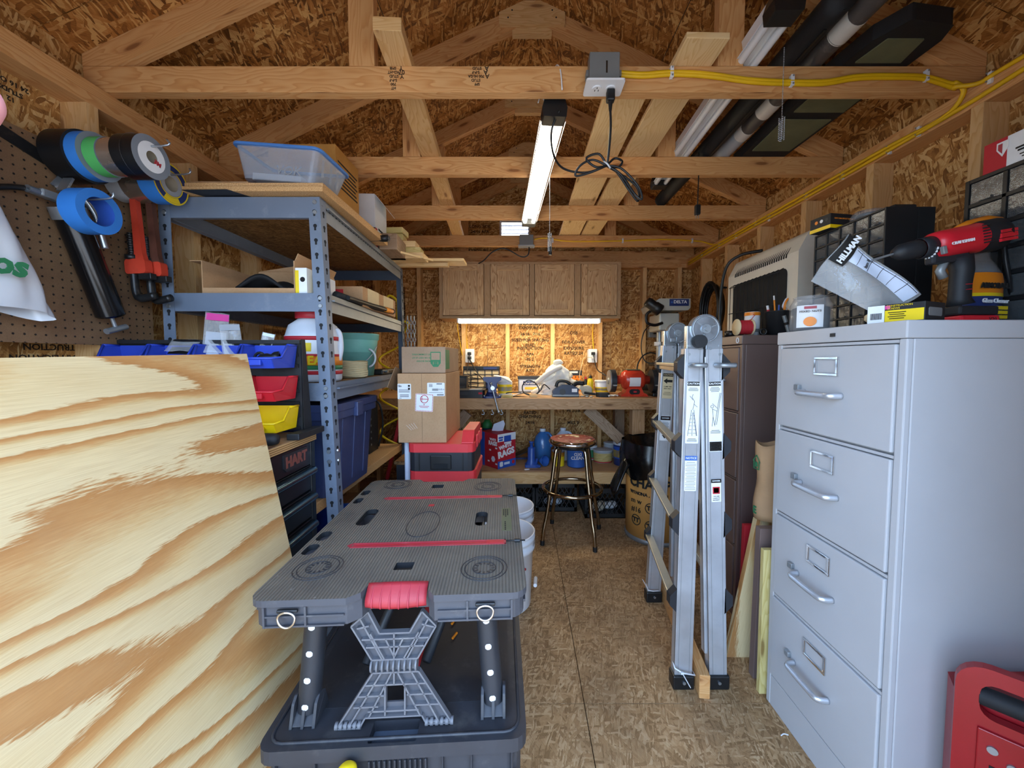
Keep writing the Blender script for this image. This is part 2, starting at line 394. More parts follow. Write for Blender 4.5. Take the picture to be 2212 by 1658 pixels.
flat('chest_black', '#1b1e22', .33, .2, .08); flat('chest_tube', '#4a6470', .2, .85, .05)
flat('teal', '#7dbfb4', .5, 0, .08, dirt='#4f8880', amt=.4)
flat('jug_white', '#d7dce6', .38, 0, .04); flat('lid_red', '#c9333f', .45, 0, .04)
flat('tape_blue', '#2f7cd0', .6, 0, .04); flat('tape_green', '#4fae5c', .6, 0, .04); flat('tape_silver', '#c6b7a8', .25, .85, .05); flat('tape_core', '#c8b9a0', .8)
flat('tape_black', '#0f1012', .35); flat('tape_side', '#7e8690', .55)
flat('wrench_red', '#d0442f', .42, 0, .06, dirt='#7b3a2c', amt=.35)
flat('yellow_cable', '#e6b60e', .5, 0, .05); flat('yellow', '#f2d11c', .42, 0, .05); flat('orange', '#ef8a1c', .45); flat('orange_grip', '#e8902f', .5)
flat('red_paint', '#94141d', .32, 0, .08, 6, dirt='#7a1a1e', amt=.4); flat('red_gloss', '#d2402a', .25, 0, .06)
flat('blue_paint', '#1f2f63', .35, .1, .08); flat('jack_blue', '#2a4f9c', .35); flat('navy', '#22356f', .5); flat('blue_label', '#3466b8', .5); flat('blue_mid', '#2e58b4', .45)
flat('green_label', '#2f7c4f', .6); flat('green_cap', '#2f7a3c', .5)
flat('beige_heater', '#d8d4c8', .4, 0, .04); flat('drill_grey', '#bdc0b8', .45, .1, .05)
flat('cloth_white', '#e9e6df', .8, 0, .04, 20); flat('cloth_red', '#a8323a', .85, 0, .1, 30); flat('rag', '#cfc4ad', .85, 0, .1, 25)
flat('drum_tan', '#c08a44', .7, 0, .05); flat('bag_black', '#0c0c0d', .25, 0, .1, 12)
flat('olive', '#6a6a4c', .85, 0, .08, 12); flat('pipe_dark', '#4b4644', .5, 0, .1, 9, dirt='#7b746e', amt=.5); flat('pipe_band', '#cfcac2', .5, 0, .05)
flat('skin', '#e39aa0', .5, 0, .04, 30); flat('nail', '#eab5b8', .3)
flat('paper_brown', '#b08a63', .75, 0, .08, 9); flat('rope', '#c9b78e', .85, 0, .08, 20); flat('wood_end', '#d9b183', .7, 0, .08, 40)
flat('grout_dark', '#20160d', .9)
flat('concrete', '#b5b0a6', .8, 0, .06, 4)
flat('sander', '#22304a', .45); flat('manila', '#d8c49c', .7)
def glass(name, c, rough=.08, tr=.92, ior=1.3, spec=.5):
    t = NT(name); t.out(lin(c), rough, 0, spec); t.b.inputs['Transmission Weight'].default_value = tr; t.b.inputs['IOR'].default_value = ior
    return t
def film(name, c, rough, alpha):
    t = NT(name); o = t.obj(); n = t.noise(o, 28, 4, .6); t.out(lin(c), rough, 0, .9); t.b.inputs['Alpha'].default_value = alpha; t.bump(n, .6, .004); return t
film('clear_film', '#dfe0df', .12, .3); film('clear_plastic', '#b4c0cf', .25, .36)
flat('rim_blue', '#4f86cf', .4)
flat('hart_copper', '#96584c', .4, .3)
flat('rust', '#6b4234', .6, .3, .15, 20); film('clear_jar', '#b9bcc0', .1, .32); film('drawer_clear', '#55585a', .18, .6); film('milky', '#cfd6dc', .35, .75); film('blue_fluid', '#3f78b8', .2, .88)
def emit(name, c, st):
    t = NT(name); t.out(lin(c), .4); t.b.inputs['Emission Color'].default_value = lin(c); t.b.inputs['Emission Strength'].default_value = st
emit('led', '#fff6e2', 8.0); emit('led_strip', '#fff0cc', 17.0)
def plyedge():
    t = NT('ply_edge'); uv = t.uv(); sp = t.N('ShaderNodeSeparateXYZ'); t.set(sp.inputs[0], uv)
    s_ = t.math('SINE', t.math('MULTIPLY', sp.outputs[1], 900.0)); t.out(t.mix(t.mapr(s_, -.4, .4), lin('#8a5f36'), lin('#d5a96e')), .7)
plyedge()
def particle():
    t = NT('particle'); uv = t.uv(); n = t.noise(uv, 220, 3, .7); t.out(t.ramp(n, [(.3, '#b38552'), (.5, '#cda06a'), (.7, '#dfb984')]), .75)
particle()
# ================================================================ the shed
XL, XR, YB = -1.48, 1.56, 3.72            # inner faces of the studs
SL, SR, SB = -1.57, 1.65, 3.81            # inner faces of the sheathing
ZP, ZJ = 2.105, 2.181                     # underside of the double plate, underside of the joists
RX, RZ, RM = .045, 3.035, .45             # ridge
def roof_z(x): return RZ-RM*abs(x-RX)
b = MB()
for x0, x1 in ((SL, .218), (.221, SR)):
    for y0, y1 in ((-.3, 1.315), (1.318, 2.53), (2.533, SB)): b.box(x0, x1, y0, y1, -.02, 0, g=1)
b.box(SL, SR, -.3, SB, -.05, -.02, m=1); struct(b.build('floor', ['osb_floor', 'charcoal']))
struct(MB().box(-6, 6, -12, -.3, -.16, -.12).build('ground', 'concrete'))
def wall(name, bx, mat='osb_wall', back=None):
    b = MB()
    for q in bx: b.box(*q)
    if back: b.box(*back, m=1)
    return struct(b.build(name, [mat, 'concrete']))
wl = wall('wall_left', [(SL-.012, SL, .2, 1.2, 0, 2.4), (SL-.012, SL, 1.203, 2.42, 0, 2.4), (SL-.012, SL, 2.423, SB, 0, 2.4)], back=(SL-.03, SL-.012, .2, SB, 0, 2.4))
wr = wall('wall_right', [(SR, SR+.012, .2, 1.2, 0, 2.4), (SR, SR+.012, 1.203, 2.42, 0, 2.4), (SR, SR+.012, 2.423, SB, 0, 2.4)], back=(SR+.012, SR+.03, .2, SB, 0, 2.4))
VX0, VX1, VZ0, VZ1 = -.215, .055, 2.40, 2.58
b = MB()
for x0, x1 in ((SL, -.353), (-.35, .866), (.869, SR)): b.box(x0, x1, SB, SB+.012, 0, 2.25, g=2)
b.box(SL, SR, SB+.012, SB+.03, 0, 2.25, m=1)
MY = Matrix(((1, 0, 0, 0), (0, 0, -1, SB+.012), (0, 1, 0, 0), (0, 0, 0, 1)))   # poly xz -> world, thickness towards -y
b.prism([(SL, 2.25), (VX0, 2.25), (VX0, roof_z(VX0)), (SL, roof_z(SL))], .012, MY)
b.prism([(VX1, 2.25), (SR, 2.25), (SR, roof_z(SR)), (VX1, roof_z(VX1))], .012, MY)
b.prism([(VX0, 2.25), (VX1, 2.25), (VX1, VZ0), (VX0, VZ0)], .012, MY)
b.prism([(VX0, VZ1), (VX1, VZ1), (VX1, roof_z(VX1)), (RX, RZ), (VX0, roof_z(VX0))], .012, MY)
wb = struct(b.build('wall_back', ['osb_wall', 'concrete']))
b = MB()
b.box(SL, -1.25, .2, .29, 0, 2.4); b.box(.72, SR, .2, .29, 0, 2.4)
MYF = Matrix(((1, 0, 0, 0), (0, 0, -1, .29), (0, 1, 0, 0), (0, 0, 0, 1)))
b.prism([(SL, 1.92), (SR, 1.92), (SR, roof_z(SR)), (RX, RZ), (SL, roof_z(SL))], .05, MYF)
struct(b.build('wall_front', 'osb_wall'))
# roof deck in panels
b = MB()
for sx in (-1, 1):
    L = 1.95; a = math.atan(RM)
    for u0, u1 in ((0, .72), (.723, L)):
        for y0, y1 in ((-.2, 1.30), (1.303, 2.52), (2.523, 3.9)):
            M = Matrix.Translation((RX, 0, RZ)) @ Matrix.Rotation(sx*a, 4, 'Y') @ Matrix.Diagonal((sx, 1, 1, 1))
            vs = MB().box(u0, u1, y0, y1, 0, .012, g=1); b.add(vs.v, vs.f, vs.uv, False, 0, M)
    vs = MB().box(-.01, L, -.2, 3.9, .012, .03); b.add(vs.v, vs.f, vs.uv, False, 1, M)
struct(b.build('ceiling', ['osb_roof', 'charcoal']))
# studs and plates belong to their wall
for y in [.55+.4085*k for k in range(8)]:
    MB().box(SL, XL, y-.019, y+.019, .04, ZP).build('stud', 'pine_stud', wl, bev=.0015)
    MB().box(XR, SR, y-.019, y+.019, .04, ZP).build('stud', 'pine_stud', wr, bev=.0015)
for x in (-1.42, -1.0, -.575, -.15, .285, .745, 1.165, 1.5):
    MB().box(x-.019, x+.019, YB, SB, .04, ZP).build('stud', 'pine_stud', wb, bev=.0015)
for w, x0, x1 in ((wl, SL, XL), (wr, XR, SR)):
    for z in (ZP, ZP+.038): MB().box(x0, x1, .2, SB, z, z+.0375).build('top_plate', 'pine', w, bev=.0015)
    MB().box(x0, x1, .2, SB, 0, .04).build('bottom_plate', 'pine_old', w)
for z in (ZP, ZP+.038): MB().box(XL, XR, YB, SB, z, z+.0375).build('top_plate', 'pine', wb, bev=.0015)
MB().box(XL, XR, YB, SB, 0, .04).build('bottom_plate', 'pine_old', wb)
# printed stamps on the sheathing
def stamp(parent, lines, o, right, up, size, mat='ink_stamp', box=True, ax='CENTER'):
    for i, s in enumerate(lines):
        oo = V(o)+V(up).normalized()*(-i*size*1.25)
        txt(parent, s, size, frame(oo, right, up), mat, 'stamp', ax=ax, bold=.0006, ext=.0002)
stamp(wl, ['FOR COVER', 'SIZED FOR SP', 'READ APPLICATION', 'INSTRUCTION'], (SL+.0012, 1.30, 1.17), (0, -1, 0), (0, 0, -1), .028)
stamp(wl, ['STRENGTH A', 'DIRECTION', 'THIS SIDE'], (SL+.0012, 1.67, 1.24), (0, -1, 0), (0, 0, -1), .024)
MB().box(SL+.0005, SL+.001, 1.12, 1.125, 1.15, 1.3).build('stamp', 'ink_stamp', wl)
stamp(wl, ['12', 'STUDS', '24 16 O.C.'], (SL+.0012, 1.22, 2.03), (0, -1, 0), (0, 0, -1), .02)
for i, (s, z) in enumerate([('RATED', 1.62), ('SHEATHING', 1.58), ('EXPOSURE 1', 1.54), ('24/16   7/16', 1.48), ('SIZED FOR SPACING', 1.42), ('READ', 1.37), ('INSTRUCTION', 1.34), ('APA', 1.28), ('PS 2', 1.23), ('STRENGTH', 1.16), ('AXIS', 1.12), ('000', 1.05), ('THIS SIDE', .80), ('DOWN', .76), ('RATED', .70), ('SHEATHING', .66), ('24/16', .6)]):
    txt(wb, s, .04, frame((.07, SB-.0012, z), (1, 0, 0), (0, 0, 1)), 'ink_stamp', 'stamp', bold=.001)
for i, (s, z) in enumerate([('OSB', 1.49), ('FOR COVER', 1.40), ('EXPOSURE', 1.34), ('RATED 24', 1.29), ('PS 2-10', .72), ('MILL 0', .6)]):
    txt(wb, s, .042, frame((.5, SB-.0012, z), (1, 0, 0), (0, 0, 1)), 'ink_stamp', 'stamp', bold=.001)
for s, z in (('STRENGTH AXIS', 1.86), ('THIS DIRECTION', 1.8), ('THIS SIDE UP', 1.74), ('RATED', 1.68)):
    txt(wb, s, .035, frame((-1.17, SB-.0012, z-.05), (0, 0, 1), (-1, 0, 0)), 'ink_stamp', 'stamp', bold=.0006)
for s, z in (('LONG SIDE', 2.52), ('24/16 APA', 2.47), ('SHEATHING', 2.33), ('EXPOSURE 1', 2.29)):
    txt(wb, s, .04, frame((-.42, SB-.0012, z), (1, 0, 0), (0, 0, 1)), 'ink_stamp', 'stamp', bold=.0006)
txt(wb, 'ROOF DECK  ROOF DECK  ROOF DECK', .035, frame((.68, SB-.0012, 2.33), (1, 0, 0), (0, 0, 1)), 'ink_stamp', 'stamp', bold=.0006)
# louvred gable vent
g = thing('gable_vent', 'white louvred gable vent letting daylight in high on the back wall', 'vent', (-.08, SB-.02, VZ0))
fb = MB()
for q in ((VX0-.012, VX0+.006, VZ0-.012, VZ1+.012), (VX1-.006, VX1+.012, VZ0-.012, VZ1+.012), (VX0+.006, VX1-.006, VZ0-.012, VZ0+.004), (VX0+.006, VX1-.006, VZ1-.004, VZ1+.012)):
    fb.box(q[0], q[1], SB-.012, SB+.03, q[2], q[3])
fb.build('vent_frame', 'white_plastic', g, world=True)
for k in range(5):
    z = VZ0+.018+k*.036
    MB().bar((VX0, SB+.005, z+.005), (VX1, SB+.005, z+.005), .03, .003, up=(0, .75, -.66)).build('louver', 'white_plastic', g, world=True)
# trusses
ROWS = [(.82, 'truss'), (1.435, ''), (2.045, ''), (2.67, ''), (3.30, ''), (3.765, '')]
LAB = {1: 'nearest roof truss, its beam carrying the grey outlet box and yellow cable',
       2: 'second roof truss, its tie beam just behind the bow of black cord',
       3: 'third roof truss, its tie beam at the far end of the lit tube light',
       4: 'fourth roof truss, its tie beam with a small grey box and thin cable',
       5: 'rearmost roof truss standing on top of the back wall'}
TRUSS = {}
for i, (y, _) in enumerate(ROWS):
    if i == 0: continue
    t = thing('roof_truss', LAB[i], 'roof truss', (RX, y, ZJ), group='roof trusses')
    TRUSS[i] = t
    y0, y1 = y-.019, y+.019
    MB().box(SL+.01, SR-.01, y0, y1, ZJ, ZJ+.089).build('tie_beam', 'pine', t, bev=.002, world=True)
    Mt = Matrix(((1, 0, 0, 0), (0, 0, -1, y1), (0, 1, 0, 0), (0, 0, 0, 1)))
    e = .0975
    for sx in (-1, 1):
        xe = SL+.01 if sx < 0 else SR-.01
        zl = roof_z(xe)-.001
        lowx = RX+sx*((RZ-e-(ZJ+.0895))/RM)            # where its lower edge meets the tie beam
        if abs(lowx-RX) > abs(xe-RX): lowx = xe; zb = zl-e
        else: zb = ZJ+.0895
        poly = [(RX+sx*.001, RZ-.001), (xe, zl), (xe, max(zb, zl-e)), (lowx, zb), (RX+sx*.001, RZ-.001-e)]
        r = MB(); vs = []
        # grain follows the slope
        r.prism(poly, .038, Mt)
        ca, sa = math.cos(math.atan(RM)), math.sin(math.atan(RM))
        for fi in range(2): r.uv[fi] = [((p[0]-RX)*sx*ca-(p[1]-RZ)*sa+.3*sx, (p[0]-RX)*sx*sa+(p[1]-RZ)*ca+i) for p in [(r.v[k].x, r.v[k].z) for k in r.f[fi]]]
        r.build('rafter', 'pine', t, bev=.0015, world=True)
    for xw in (-.571, .735):
        MB().box(xw-.045, xw+.045, y0, y1, ZJ+.09, roof_z(xw)-e-.004).build('web_post', 'pine', t, bev=.0015, world=True)
    gp = [(-.165, -.118), (.165, -.118), (.165, -.035), (.09, -.004), (-.09, -.004), (-.165, -.035)]
    Mg = Matrix(((1, 0, 0, RX), (0, 0, -1, y0), (0, 1, 0, RZ-.015), (0, 0, 0, 1)))
    gg = MB().prism(gp, .018, Mg); gus = gg.build('gusset_plate', 'pine_stud', t, bev=.002, world=True)
    for nx, nz in ((-.12, -.085), (-.1, -.05), (.12, -.085), (.1, -.05)):
        MB().cyl((RX+nx, y0-.018, RZ-.015+nz), (RX+nx, y0-.0188, RZ-.015+nz), .004, seg=8).build('nail_head', 'slot_dark', gus, world=True)
    MB().box(RX-.1, RX+.1, y0+.002, y1-.002, RZ-.16, RZ-.1).build('collar_block', 'pine_stud', t, world=True)
yj = 1.435-.0195
def stampj(x, ls, s=.013, dz=0):
    for k, q in enumerate(ls): txt(TRUSS[1], q, s, frame((x+random.uniform(-.003, .003), yj-.0004, 2.262-dz-k*.0135), (-1, 0, 0), (0, 0, -1)), 'ink_stamp', 'stamp', bold=.0003, world=True)
stampj(-.46, ['SPIB', 'KD-HT', 'STUD', 'S-P-F', '700', 'HT'])
stampj(-.43, ['Y', '07', 'Y'], .022)
stampj(-.165, ['STUD', 'S-P-F', '700 HLGA', 'STUD', 'SPF'])
stampj(-.13, ['A', 'A', 'A'], .022)
# ---------------------------------------------------------------- boards lying on the tie beams
ZT = ZJ+.0905
def lying(name, label, cat, a, b, w, h, mat, z=ZT, bev=.002, group=None):
    a = V(a); b = V(b); L = (b-a).length
    o = thing(name, label, cat, (a.x, a.y, z), (0, 0, math.degrees(math.atan2((b-a).y, (b-a).x))), group)
    MB().box(0, L, -w/2, w/2, 0, h, g=0).build('board', mat, o, bev=bev)
    return o
lying('stud_board', 'single narrow two by four lying on the tie beams left of the tube light', 'board', (-.43, 1.27, 0), (-.575, 3.69, 0), .09, .042, 'pine_stud')
lying('plank', 'wide pine plank lying on the tie beams, right one of the pair, front end showing', 'board', (.60, 1.30, 0), (.55, 3.69, 0), .142, .02, 'pine_pale', group='planks on the tie beams')
lying('plank', 'wide pine plank lying on the tie beams, left one of the pair', 'board', (.405, 1.50, 0), (.385, 3.68, 0), .17, .02, 'pine_pale', group='planks on the tie beams')
# ---------------------------------------------------------------- stored overhead on the right
def shop_channel(t, L, lit):
    """a shop light: white channel body, wings, two tubes, black end caps; runs along +y, tubes underneath"""
    bd = MB(); bd.prism([(-.022, .0), (.022, 0), (.03, .045), (-.03, .045)], L-.1, Matrix(((1, 0, 0, 0), (0, 0, 1, .05), (0, 1, 0, 0), (0, 0, 0, 1))))
    bd.build('channel', 'white_paint' if not lit else 'aluminium', t)
    rf = MB()
    for s in (-1, 1): rf.bar((s*.024, .05, -.002), (s*.024, L-.05, -.002), .045, .002, up=(s*.5, 0, 1))
    rf.build('reflector', 'white_paint', t)
    for s in (-1, 1):
        tb = MB(); tb.cyl((s*.028, .06, -.018), (s*.028, L-.06, -.018), .0125, seg=12); tb.build('tube', 'led' if lit else 'white_plastic', t, label='glowing white tube' if lit else None)
    if lit:
        gd = MB()
        for s in (-1, 1): gd.cyl((s*.05, .055, -.018), (s*.05, L-.055, -.018), .0015, seg=6)
        for k in (.2, .75): gd.tube(arc((0, L*k, -.016), .05, 180, 360, 8), .0018, 6)
        gd.build('wire_guard', 'white_paint', t)
    for y0, y1 in ((0, .06), (L-.06, L)):
        cp = MB(); cp.prism([(-.043, -.034), (.043, -.034), (.047, .0), (.036, .036), (.024, .05), (-.024, .05), (-.036, .036), (-.047, 0)], y1-y0, Matrix(((1, 0, 0, 0), (0, 0, 1, y0), (0, 1, 0, 0), (0, 0, 0, 1))))
        cp.build('end_cap', 'black_plastic', t, bev=.004)
t = thing('shop_light', 'lit tube shop light hanging from the trusses under the ridge', 'light', (.118, 1.47, 2.165), (0, 0, 3.9))
shop_channel(t, 1.2, True)
hg = MB()
hg.tube(smooth_path([(0.0, .03, .05), (-.012, .02, .09), (.0, -.02, .13), (.01, -.055, .09), (.016, -.06, .02)], 5), .0025, 6)
hg.tube(smooth_path([(-.03, .03, .03), (-.05, .03, .055), (-.06, .03, .03)], 4), .002, 6); hg.build('hanging_wire', 'white_plastic', t)
hg = MB(); hg.tube([(0, 1.17, .05), (0, 1.2, .115)], .0025, 6); hg.build('hanging_wire', 'white_plastic', t)
ch = MB()
for k in range(52): ch.ball((.05, .50, -.025-.0055*k), .0024, seg=6)
for j in range(7):
    for k in range(15): ch.ball((.05+.009*math.sin(j*1.7), .50+.009*math.cos(j*1.7), -.30-.0062*k), .0026, seg=6)
ch.build('pull_chain', 'zinc', t)
MB().cyl((.053, .50, -.365), (.053, .50, -.405), .008, .009, 10).build('chain_pull', 'black_plastic', t)
t2 = thing('shop_light', 'unlit white shop light with black end cap stored across the tie beams', 'light', (.795, 1.20, ZT+.035), (0, 0, -1.5))
shop_channel(t2, 1.22, False)
MB().tube(arc((0, .02, .05), .022, -20, 200, 10), .005, 6).build('hook', 'black_plastic', t2)
ch = MB()
for k in range(45): ch.ball((.085, .16, -.02-.0055*k), .0022, seg=6)
for j in range(6):
    for k in range(13): ch.ball((.085+.008*math.sin(j*1.7), .16+.008*math.cos(j*1.7), -.25-.006*k), .0024, seg=6)
ch.build('pull_chain', 'zinc', t2)
cd = MB(); cd.tube(smooth_path([(.085, .84, .0), (.09, .84, -.04), (.088, .84, -.28)], 6), .003, 6); cd.build('cord', 'black_plastic', t2)
pl = MB(); pl.box(.075, .101, .828, .852, -.325, -.275); pl.build('plug', 'black_plastic', t2, bev=.004)
pr = MB()
for dx in (-.006, .006): pr.box(.088+dx-.001, .088+dx+.001, .838, .844, -.342, -.325)
pr.build('prongs', 'zinc', t2)
t = thing('pipe', 'long dark grey pipe with pale bands lying across the tie beams', 'pipe', (1.045, .8, ZT+.036))
for k, (y0, y1, r, m, nm) in enumerate([(0, 1.33, .034, 'pipe_dark', 'pipe_barrel'), (.455, .535, .0355, 'pipe_band', 'band'), (.84, .93, .0355, 'pipe_band', 'band'), (1.04, 1.10, .0355, 'pipe_band', 'band'), (1.10, 1.33, .035, 'grey_plastic', 'end_sleeve')]):
    MB().cyl((0, y0, 0), (0, y1, 0), r, seg=20).build(nm, m, t)
MB().tube([(0, .53, 0.0), (0, .5305, 0)], .0365, 20).build('band_rim', 'pipe_dark', t)
t = thing('tube_bag', 'long soft black tube bag lying across the tie beams beside the pipe', 'bag', (.955, 1.22, ZT+.045))
MB().tube(smooth_path([(0, 0, 0), (.0, .02, 0), (.004, .5, .003), (-.01, 1.0, -.002), (-.012, 1.42, 0), (-.012, 1.46, 0)], 4), [.012]+[.043]*22+[.01] if False else .042, 14).build('bag_body', 'black_soft', t)
for y in (0, 1.46): MB().ball((-.006*(y > 0)*2, y, 0), .042, (1, .5, 1), 14).build('bag_end', 'black_soft', t)
MB().box(-.004, .004, .05, 1.4, -.0445, -.041).build('zip', 'black_plastic', t)
t = thing('canvas_case', 'flat black and olive canvas case lying across the tie beams near the right eave', 'bag', (1.24, 1.25, ZT))
P = [(-.05, -.02), (.10, .0), (.125, .06), (.10, .82), (-.02, .90), (-.12, .86), (-.13, .3), (-.10, .06)]
MB().prism(P, .05).build('case_body', 'black_soft', t, bev=.012)
for poly in ([(-.10, .20), (.10, .20), (.105, .42), (-.105, .42)], [(-.11, .47), (.095, .47), (.085, .72), (-.10, .72)], [(-.06, .05), (.06, .05), (.08, .15), (-.08, .15)]):
    MB().prism(poly, .006, TR(0, 0, -.004)).build('olive_panel', 'olive', t, bev=.003)
# ---------------------------------------------------------------- outlet boxes and cables
t = thing('outlet_box', 'grey metal outlet box with white cover on the nearest tie beam', 'outlet', (.28, 1.38, 2.2))
yb = 1.416
MB().box(.228, .332, yb-.045, yb-.0005, 2.178, 2.285).build('box_body', 'grey_box', t, bev=.003, world=True)
cp = MB().prism(rrect(.132, .082, .008), .007, TR(.279, yb-.034, 2.1705)); cov = cp.build('cover_plate', 'white_plastic', t, bev=.002, world=True)
for x in (.255, .303): MB().cyl((x, yb-.034, 2.1705), (x, yb-.034, 2.166), .0165, seg=18).build('socket', 'white_plastic', cov, world=True)
sl = MB()
for dx, dy in ((-.006, .004), (.006, .004), (0, -.008)): sl.box(.255+dx-.0012, .255+dx+.0012, yb-.034+dy-.004, yb-.034+dy+.004, 2.1655, 2.166)
sl.build('slot', 'slot_dark', cov, world=True)
MB().box(.284, .29, yb-.0456, yb-.045, 2.215, 2.255).build('print_mark', 'ink_stamp', t, world=True)
for x in (.229, .331): MB().box(x-.01, x+.01, yb-.03, yb-.001, 2.215, 2.235).build('clamp_ear', 'grey_box', t, world=True)
pc = thing('power_cord', 'black power cord tied in a loose bow and plugged into the grey outlet box', 'cord', (.303, yb-.034, 2.16))
pg = MB(); pg.box(-.014, .014, -.013, .013, -.035, .005); pg.build('plug', 'black_plastic', pc, bev=.005)
MB().cyl((0, 0, -.035), (0, 0, -.065), .008, .005, 10).build('plug_sleeve', 'black_plastic', pc)
K = V((-.004, .03, -.235))
c = MB()
c.tube(smooth_path([(0, 0, -.06), (.003, .005, -.12), (.0, .02, -.2), K], 8), .0042, 8)
def loop(pts): c.tube(smooth_path([K]+[K+V(p) for p in pts]+[K], 7), .004, 8)
loop([(-.05, .0, .02), (-.095, 0, .0), (-.11, .01, -.03), (-.06, .01, -.02)]); loop([(-.03, -.01, .035), (-.075, -.01, .02), (-.04, -.01, -.01)])
loop([(.03, .01, .03), (.055, 0, .015), (.04, 0, -.005)]); loop([(.05, -.01, -.015), (.11, -.01, -.075), (.125, -.01, -.12), (.10, -.01, -.105), (.05, 0, -.03)])
loop([(.04, .01, -.02), (.09, .01, -.09), (.12, .02, -.115), (.11, .02, -.06)])
c.tube(smooth_path([K, K+V((-.07, .03, -.01)), K+V((-.15, .06, .02)), K+V((-.185, .09, .09)), K+V((-.19, .10, .18)), (-.168, .085, -.01)], 8), .004, 8)
c.build('cable', 'black_plastic', pc)
tw = MB(); tw.tube([K+V((-.012, -.006, .012)), K+V((.0, -.012, 0)), K+V((.012, -.006, -.012))], .003, 6); tw.build('twist_tie', 'white_plastic', pc)
t = thing('junction_box', 'small grey outlet box on the fourth tie beam before the gable vent', 'outlet', (.03, 3.26, 2.16))
y4 = 3.281
MB().box(-.03, .085, y4-.04, y4-.0005, 2.175, 2.265).build('box_body', 'grey_box', t, bev=.003, world=True)
MB().box(-.04, .095, y4-.07, y4-.001, 2.163, 2.174).build('cover_plate', 'grey_plastic', t, bev=.002, world=True)
cd = MB(); cd.tube(smooth_path([(.05, y4-.035, 2.165), (.04, y4-.03, 2.10), (-.02, y4-.02, 2.09), (-.15, y4-.02, 2.155), (-.25, y4-.02, 2.13), (-.33, y4+.02, 2.07), (-.38, y4+.05, 2.05)], 8), .005, 8); cd.build('cord', 'black_plastic', t, world=True)
def cable(name, label, pts, r, staples, nrm, n=8):
    o = thing(name, label, 'cable', pts[0])
    MB().tube(smooth_path(pts, n), r, 8, flat=1.0).build('sheath', 'yellow_cable', o, world=True)
    for p in staples:
        m = MB(); Mx = frame(V(p), (1, 0, 0) if abs(nrm[1]) > .5 else (0, 1, 0), (0, 0, 1))
        m.prism([(-.006, -.019), (.006, -.019), (.006, .019), (-.006, .019)], .012, Mx, z0=-.003)
        st = m.build('cable_staple', 'white_plastic', o, bev=.003, world=True)
        for dz in (-.013, .013):
            q = V(p)+V((0, 0, dz))+V(nrm)*.0115; MB().cyl(q, q+V(nrm)*.002, .0028, seg=8).build('staple_nail', 'galvanised', st, world=True)
    return o
yc = 1.406
A = [atY(*q, yc) for q in ((1338, 157), (1390, 160), (1450, 156), (1530, 160), (1620, 172), (1700, 176), (1780, 176), (1850, 165), (1920, 163), (1998, 166))]
xr = XR-.009
cable('yellow_cable', 'yellow cable from the outlet box along the nearest beam, curling back along the right plate', A+[atY(2050, 180, yc), V((1.52, 1.40, 2.20)), V((xr-.005, 1.40, 2.165)), V((xr, 1.47, 2.125)), V((xr, 1.7, 2.135)), V((xr, 2.2, 2.14)), V((xr, 2.8, 2.147)), V((xr, 3.25, 2.15)), V((xr, 3.66, 2.14))], 0.0078,
      [atY(1450, 158, yc+.002), atY(1709, 176, yc+.002), atY(1999, 165, yc+.002)], (0, -1, 0))
cable('yellow_cable', 'yellow cable below the other on the beam, turning forward along the right plate', [p+V((0, 0, -.008)) for p in A]+[atY(2060, 190, yc), V((1.51, 1.395, 2.185)), V((xr-.002, 1.36, 2.172)), V((xr, 1.3, 2.172)), V((xr, 1.1, 2.17)), V((xr, .7, 2.172))], .0072, [V((xr+.004, 1.33, 2.17))], (-1, 0, 0))
cable('yellow_cable', 'lower yellow cable running the whole length of the right top plate', [V((xr, .6, 2.15)), V((xr, 1.1, 2.14)), V((xr, 1.4, 2.122)), V((xr, 1.8, 2.118)), V((xr, 2.3, 2.12)), V((xr, 2.9, 2.128)), V((xr, 3.66, 2.12))], 0.0078,
      [V((xr+.004, y, z)) for y, z in ((1.56, 2.128), (1.68, 2.123), (1.92, 2.128), (2.16, 2.13), (2.48, 2.124), (2.62, 2.138), (2.86, 2.136), (3.1, 2.136), (3.4, 2.135))], (-1, 0, 0))
y4b = y4-.008
cable('yellow_cable', 'thin yellow cable stapled along the fourth tie beam to the right', [atY(*q, y4b) for q in ((1154, 517), (1180, 514), (1230, 521), (1340, 520), (1430, 517), (1500, 520))]+[V((1.50, y4b, 2.215)), V((xr, 3.2, 2.17)), V((xr, 3.12, 2.15))], .006, [atY(1194, 519, y4b+.002), atY(1345, 520, y4b+.002), atY(1495, 520, y4b+.002)], (0, -1, 0))
# ---------------------------------------------------------------- light of the place
cam = bpy.data.cameras.new('camera'); co = bpy.data.objects.new('camera', cam); COL.objects.link(co)
co.location = (0, 0, CZ); co.rotation_euler = (R(90)-TILT, 0, 0)
cam.sensor_width = 36; cam.lens = F/2212*36; cam.shift_x = -(PX-1106)/2212; cam.shift_y = -(829-PY)/2212; cam.clip_start = .02
S.camera = co
W = bpy.data.worlds.new('sky'); S.world = W; W.use_nodes = True
wn = W.node_tree.nodes; bg = wn['Background']
sk = wn.new('ShaderNodeTexSky'); sk.sky_type = 'NISHITA'; sk.sun_elevation = R(40); sk.sun_rotation = R(20); sk.sun_disc = False; sk.air_density = 1.0; sk.dust_density = 3.0; sk.ozone_density = 1.0
mixn = wn.new('ShaderNodeMix'); mixn.data_type = 'RGBA'; mixn.inputs[0].default_value = .55; mixn.inputs[7].default_value = (.23, .34, .52, 1)
sc = wn.new('ShaderNodeVectorMath'); sc.operation = 'SCALE'; sc.inputs['Scale'].default_value = .22
W.node_tree.links.new(sk.outputs[0], sc.inputs[0]); W.node_tree.links.new(sc.outputs[0], mixn.inputs[6])
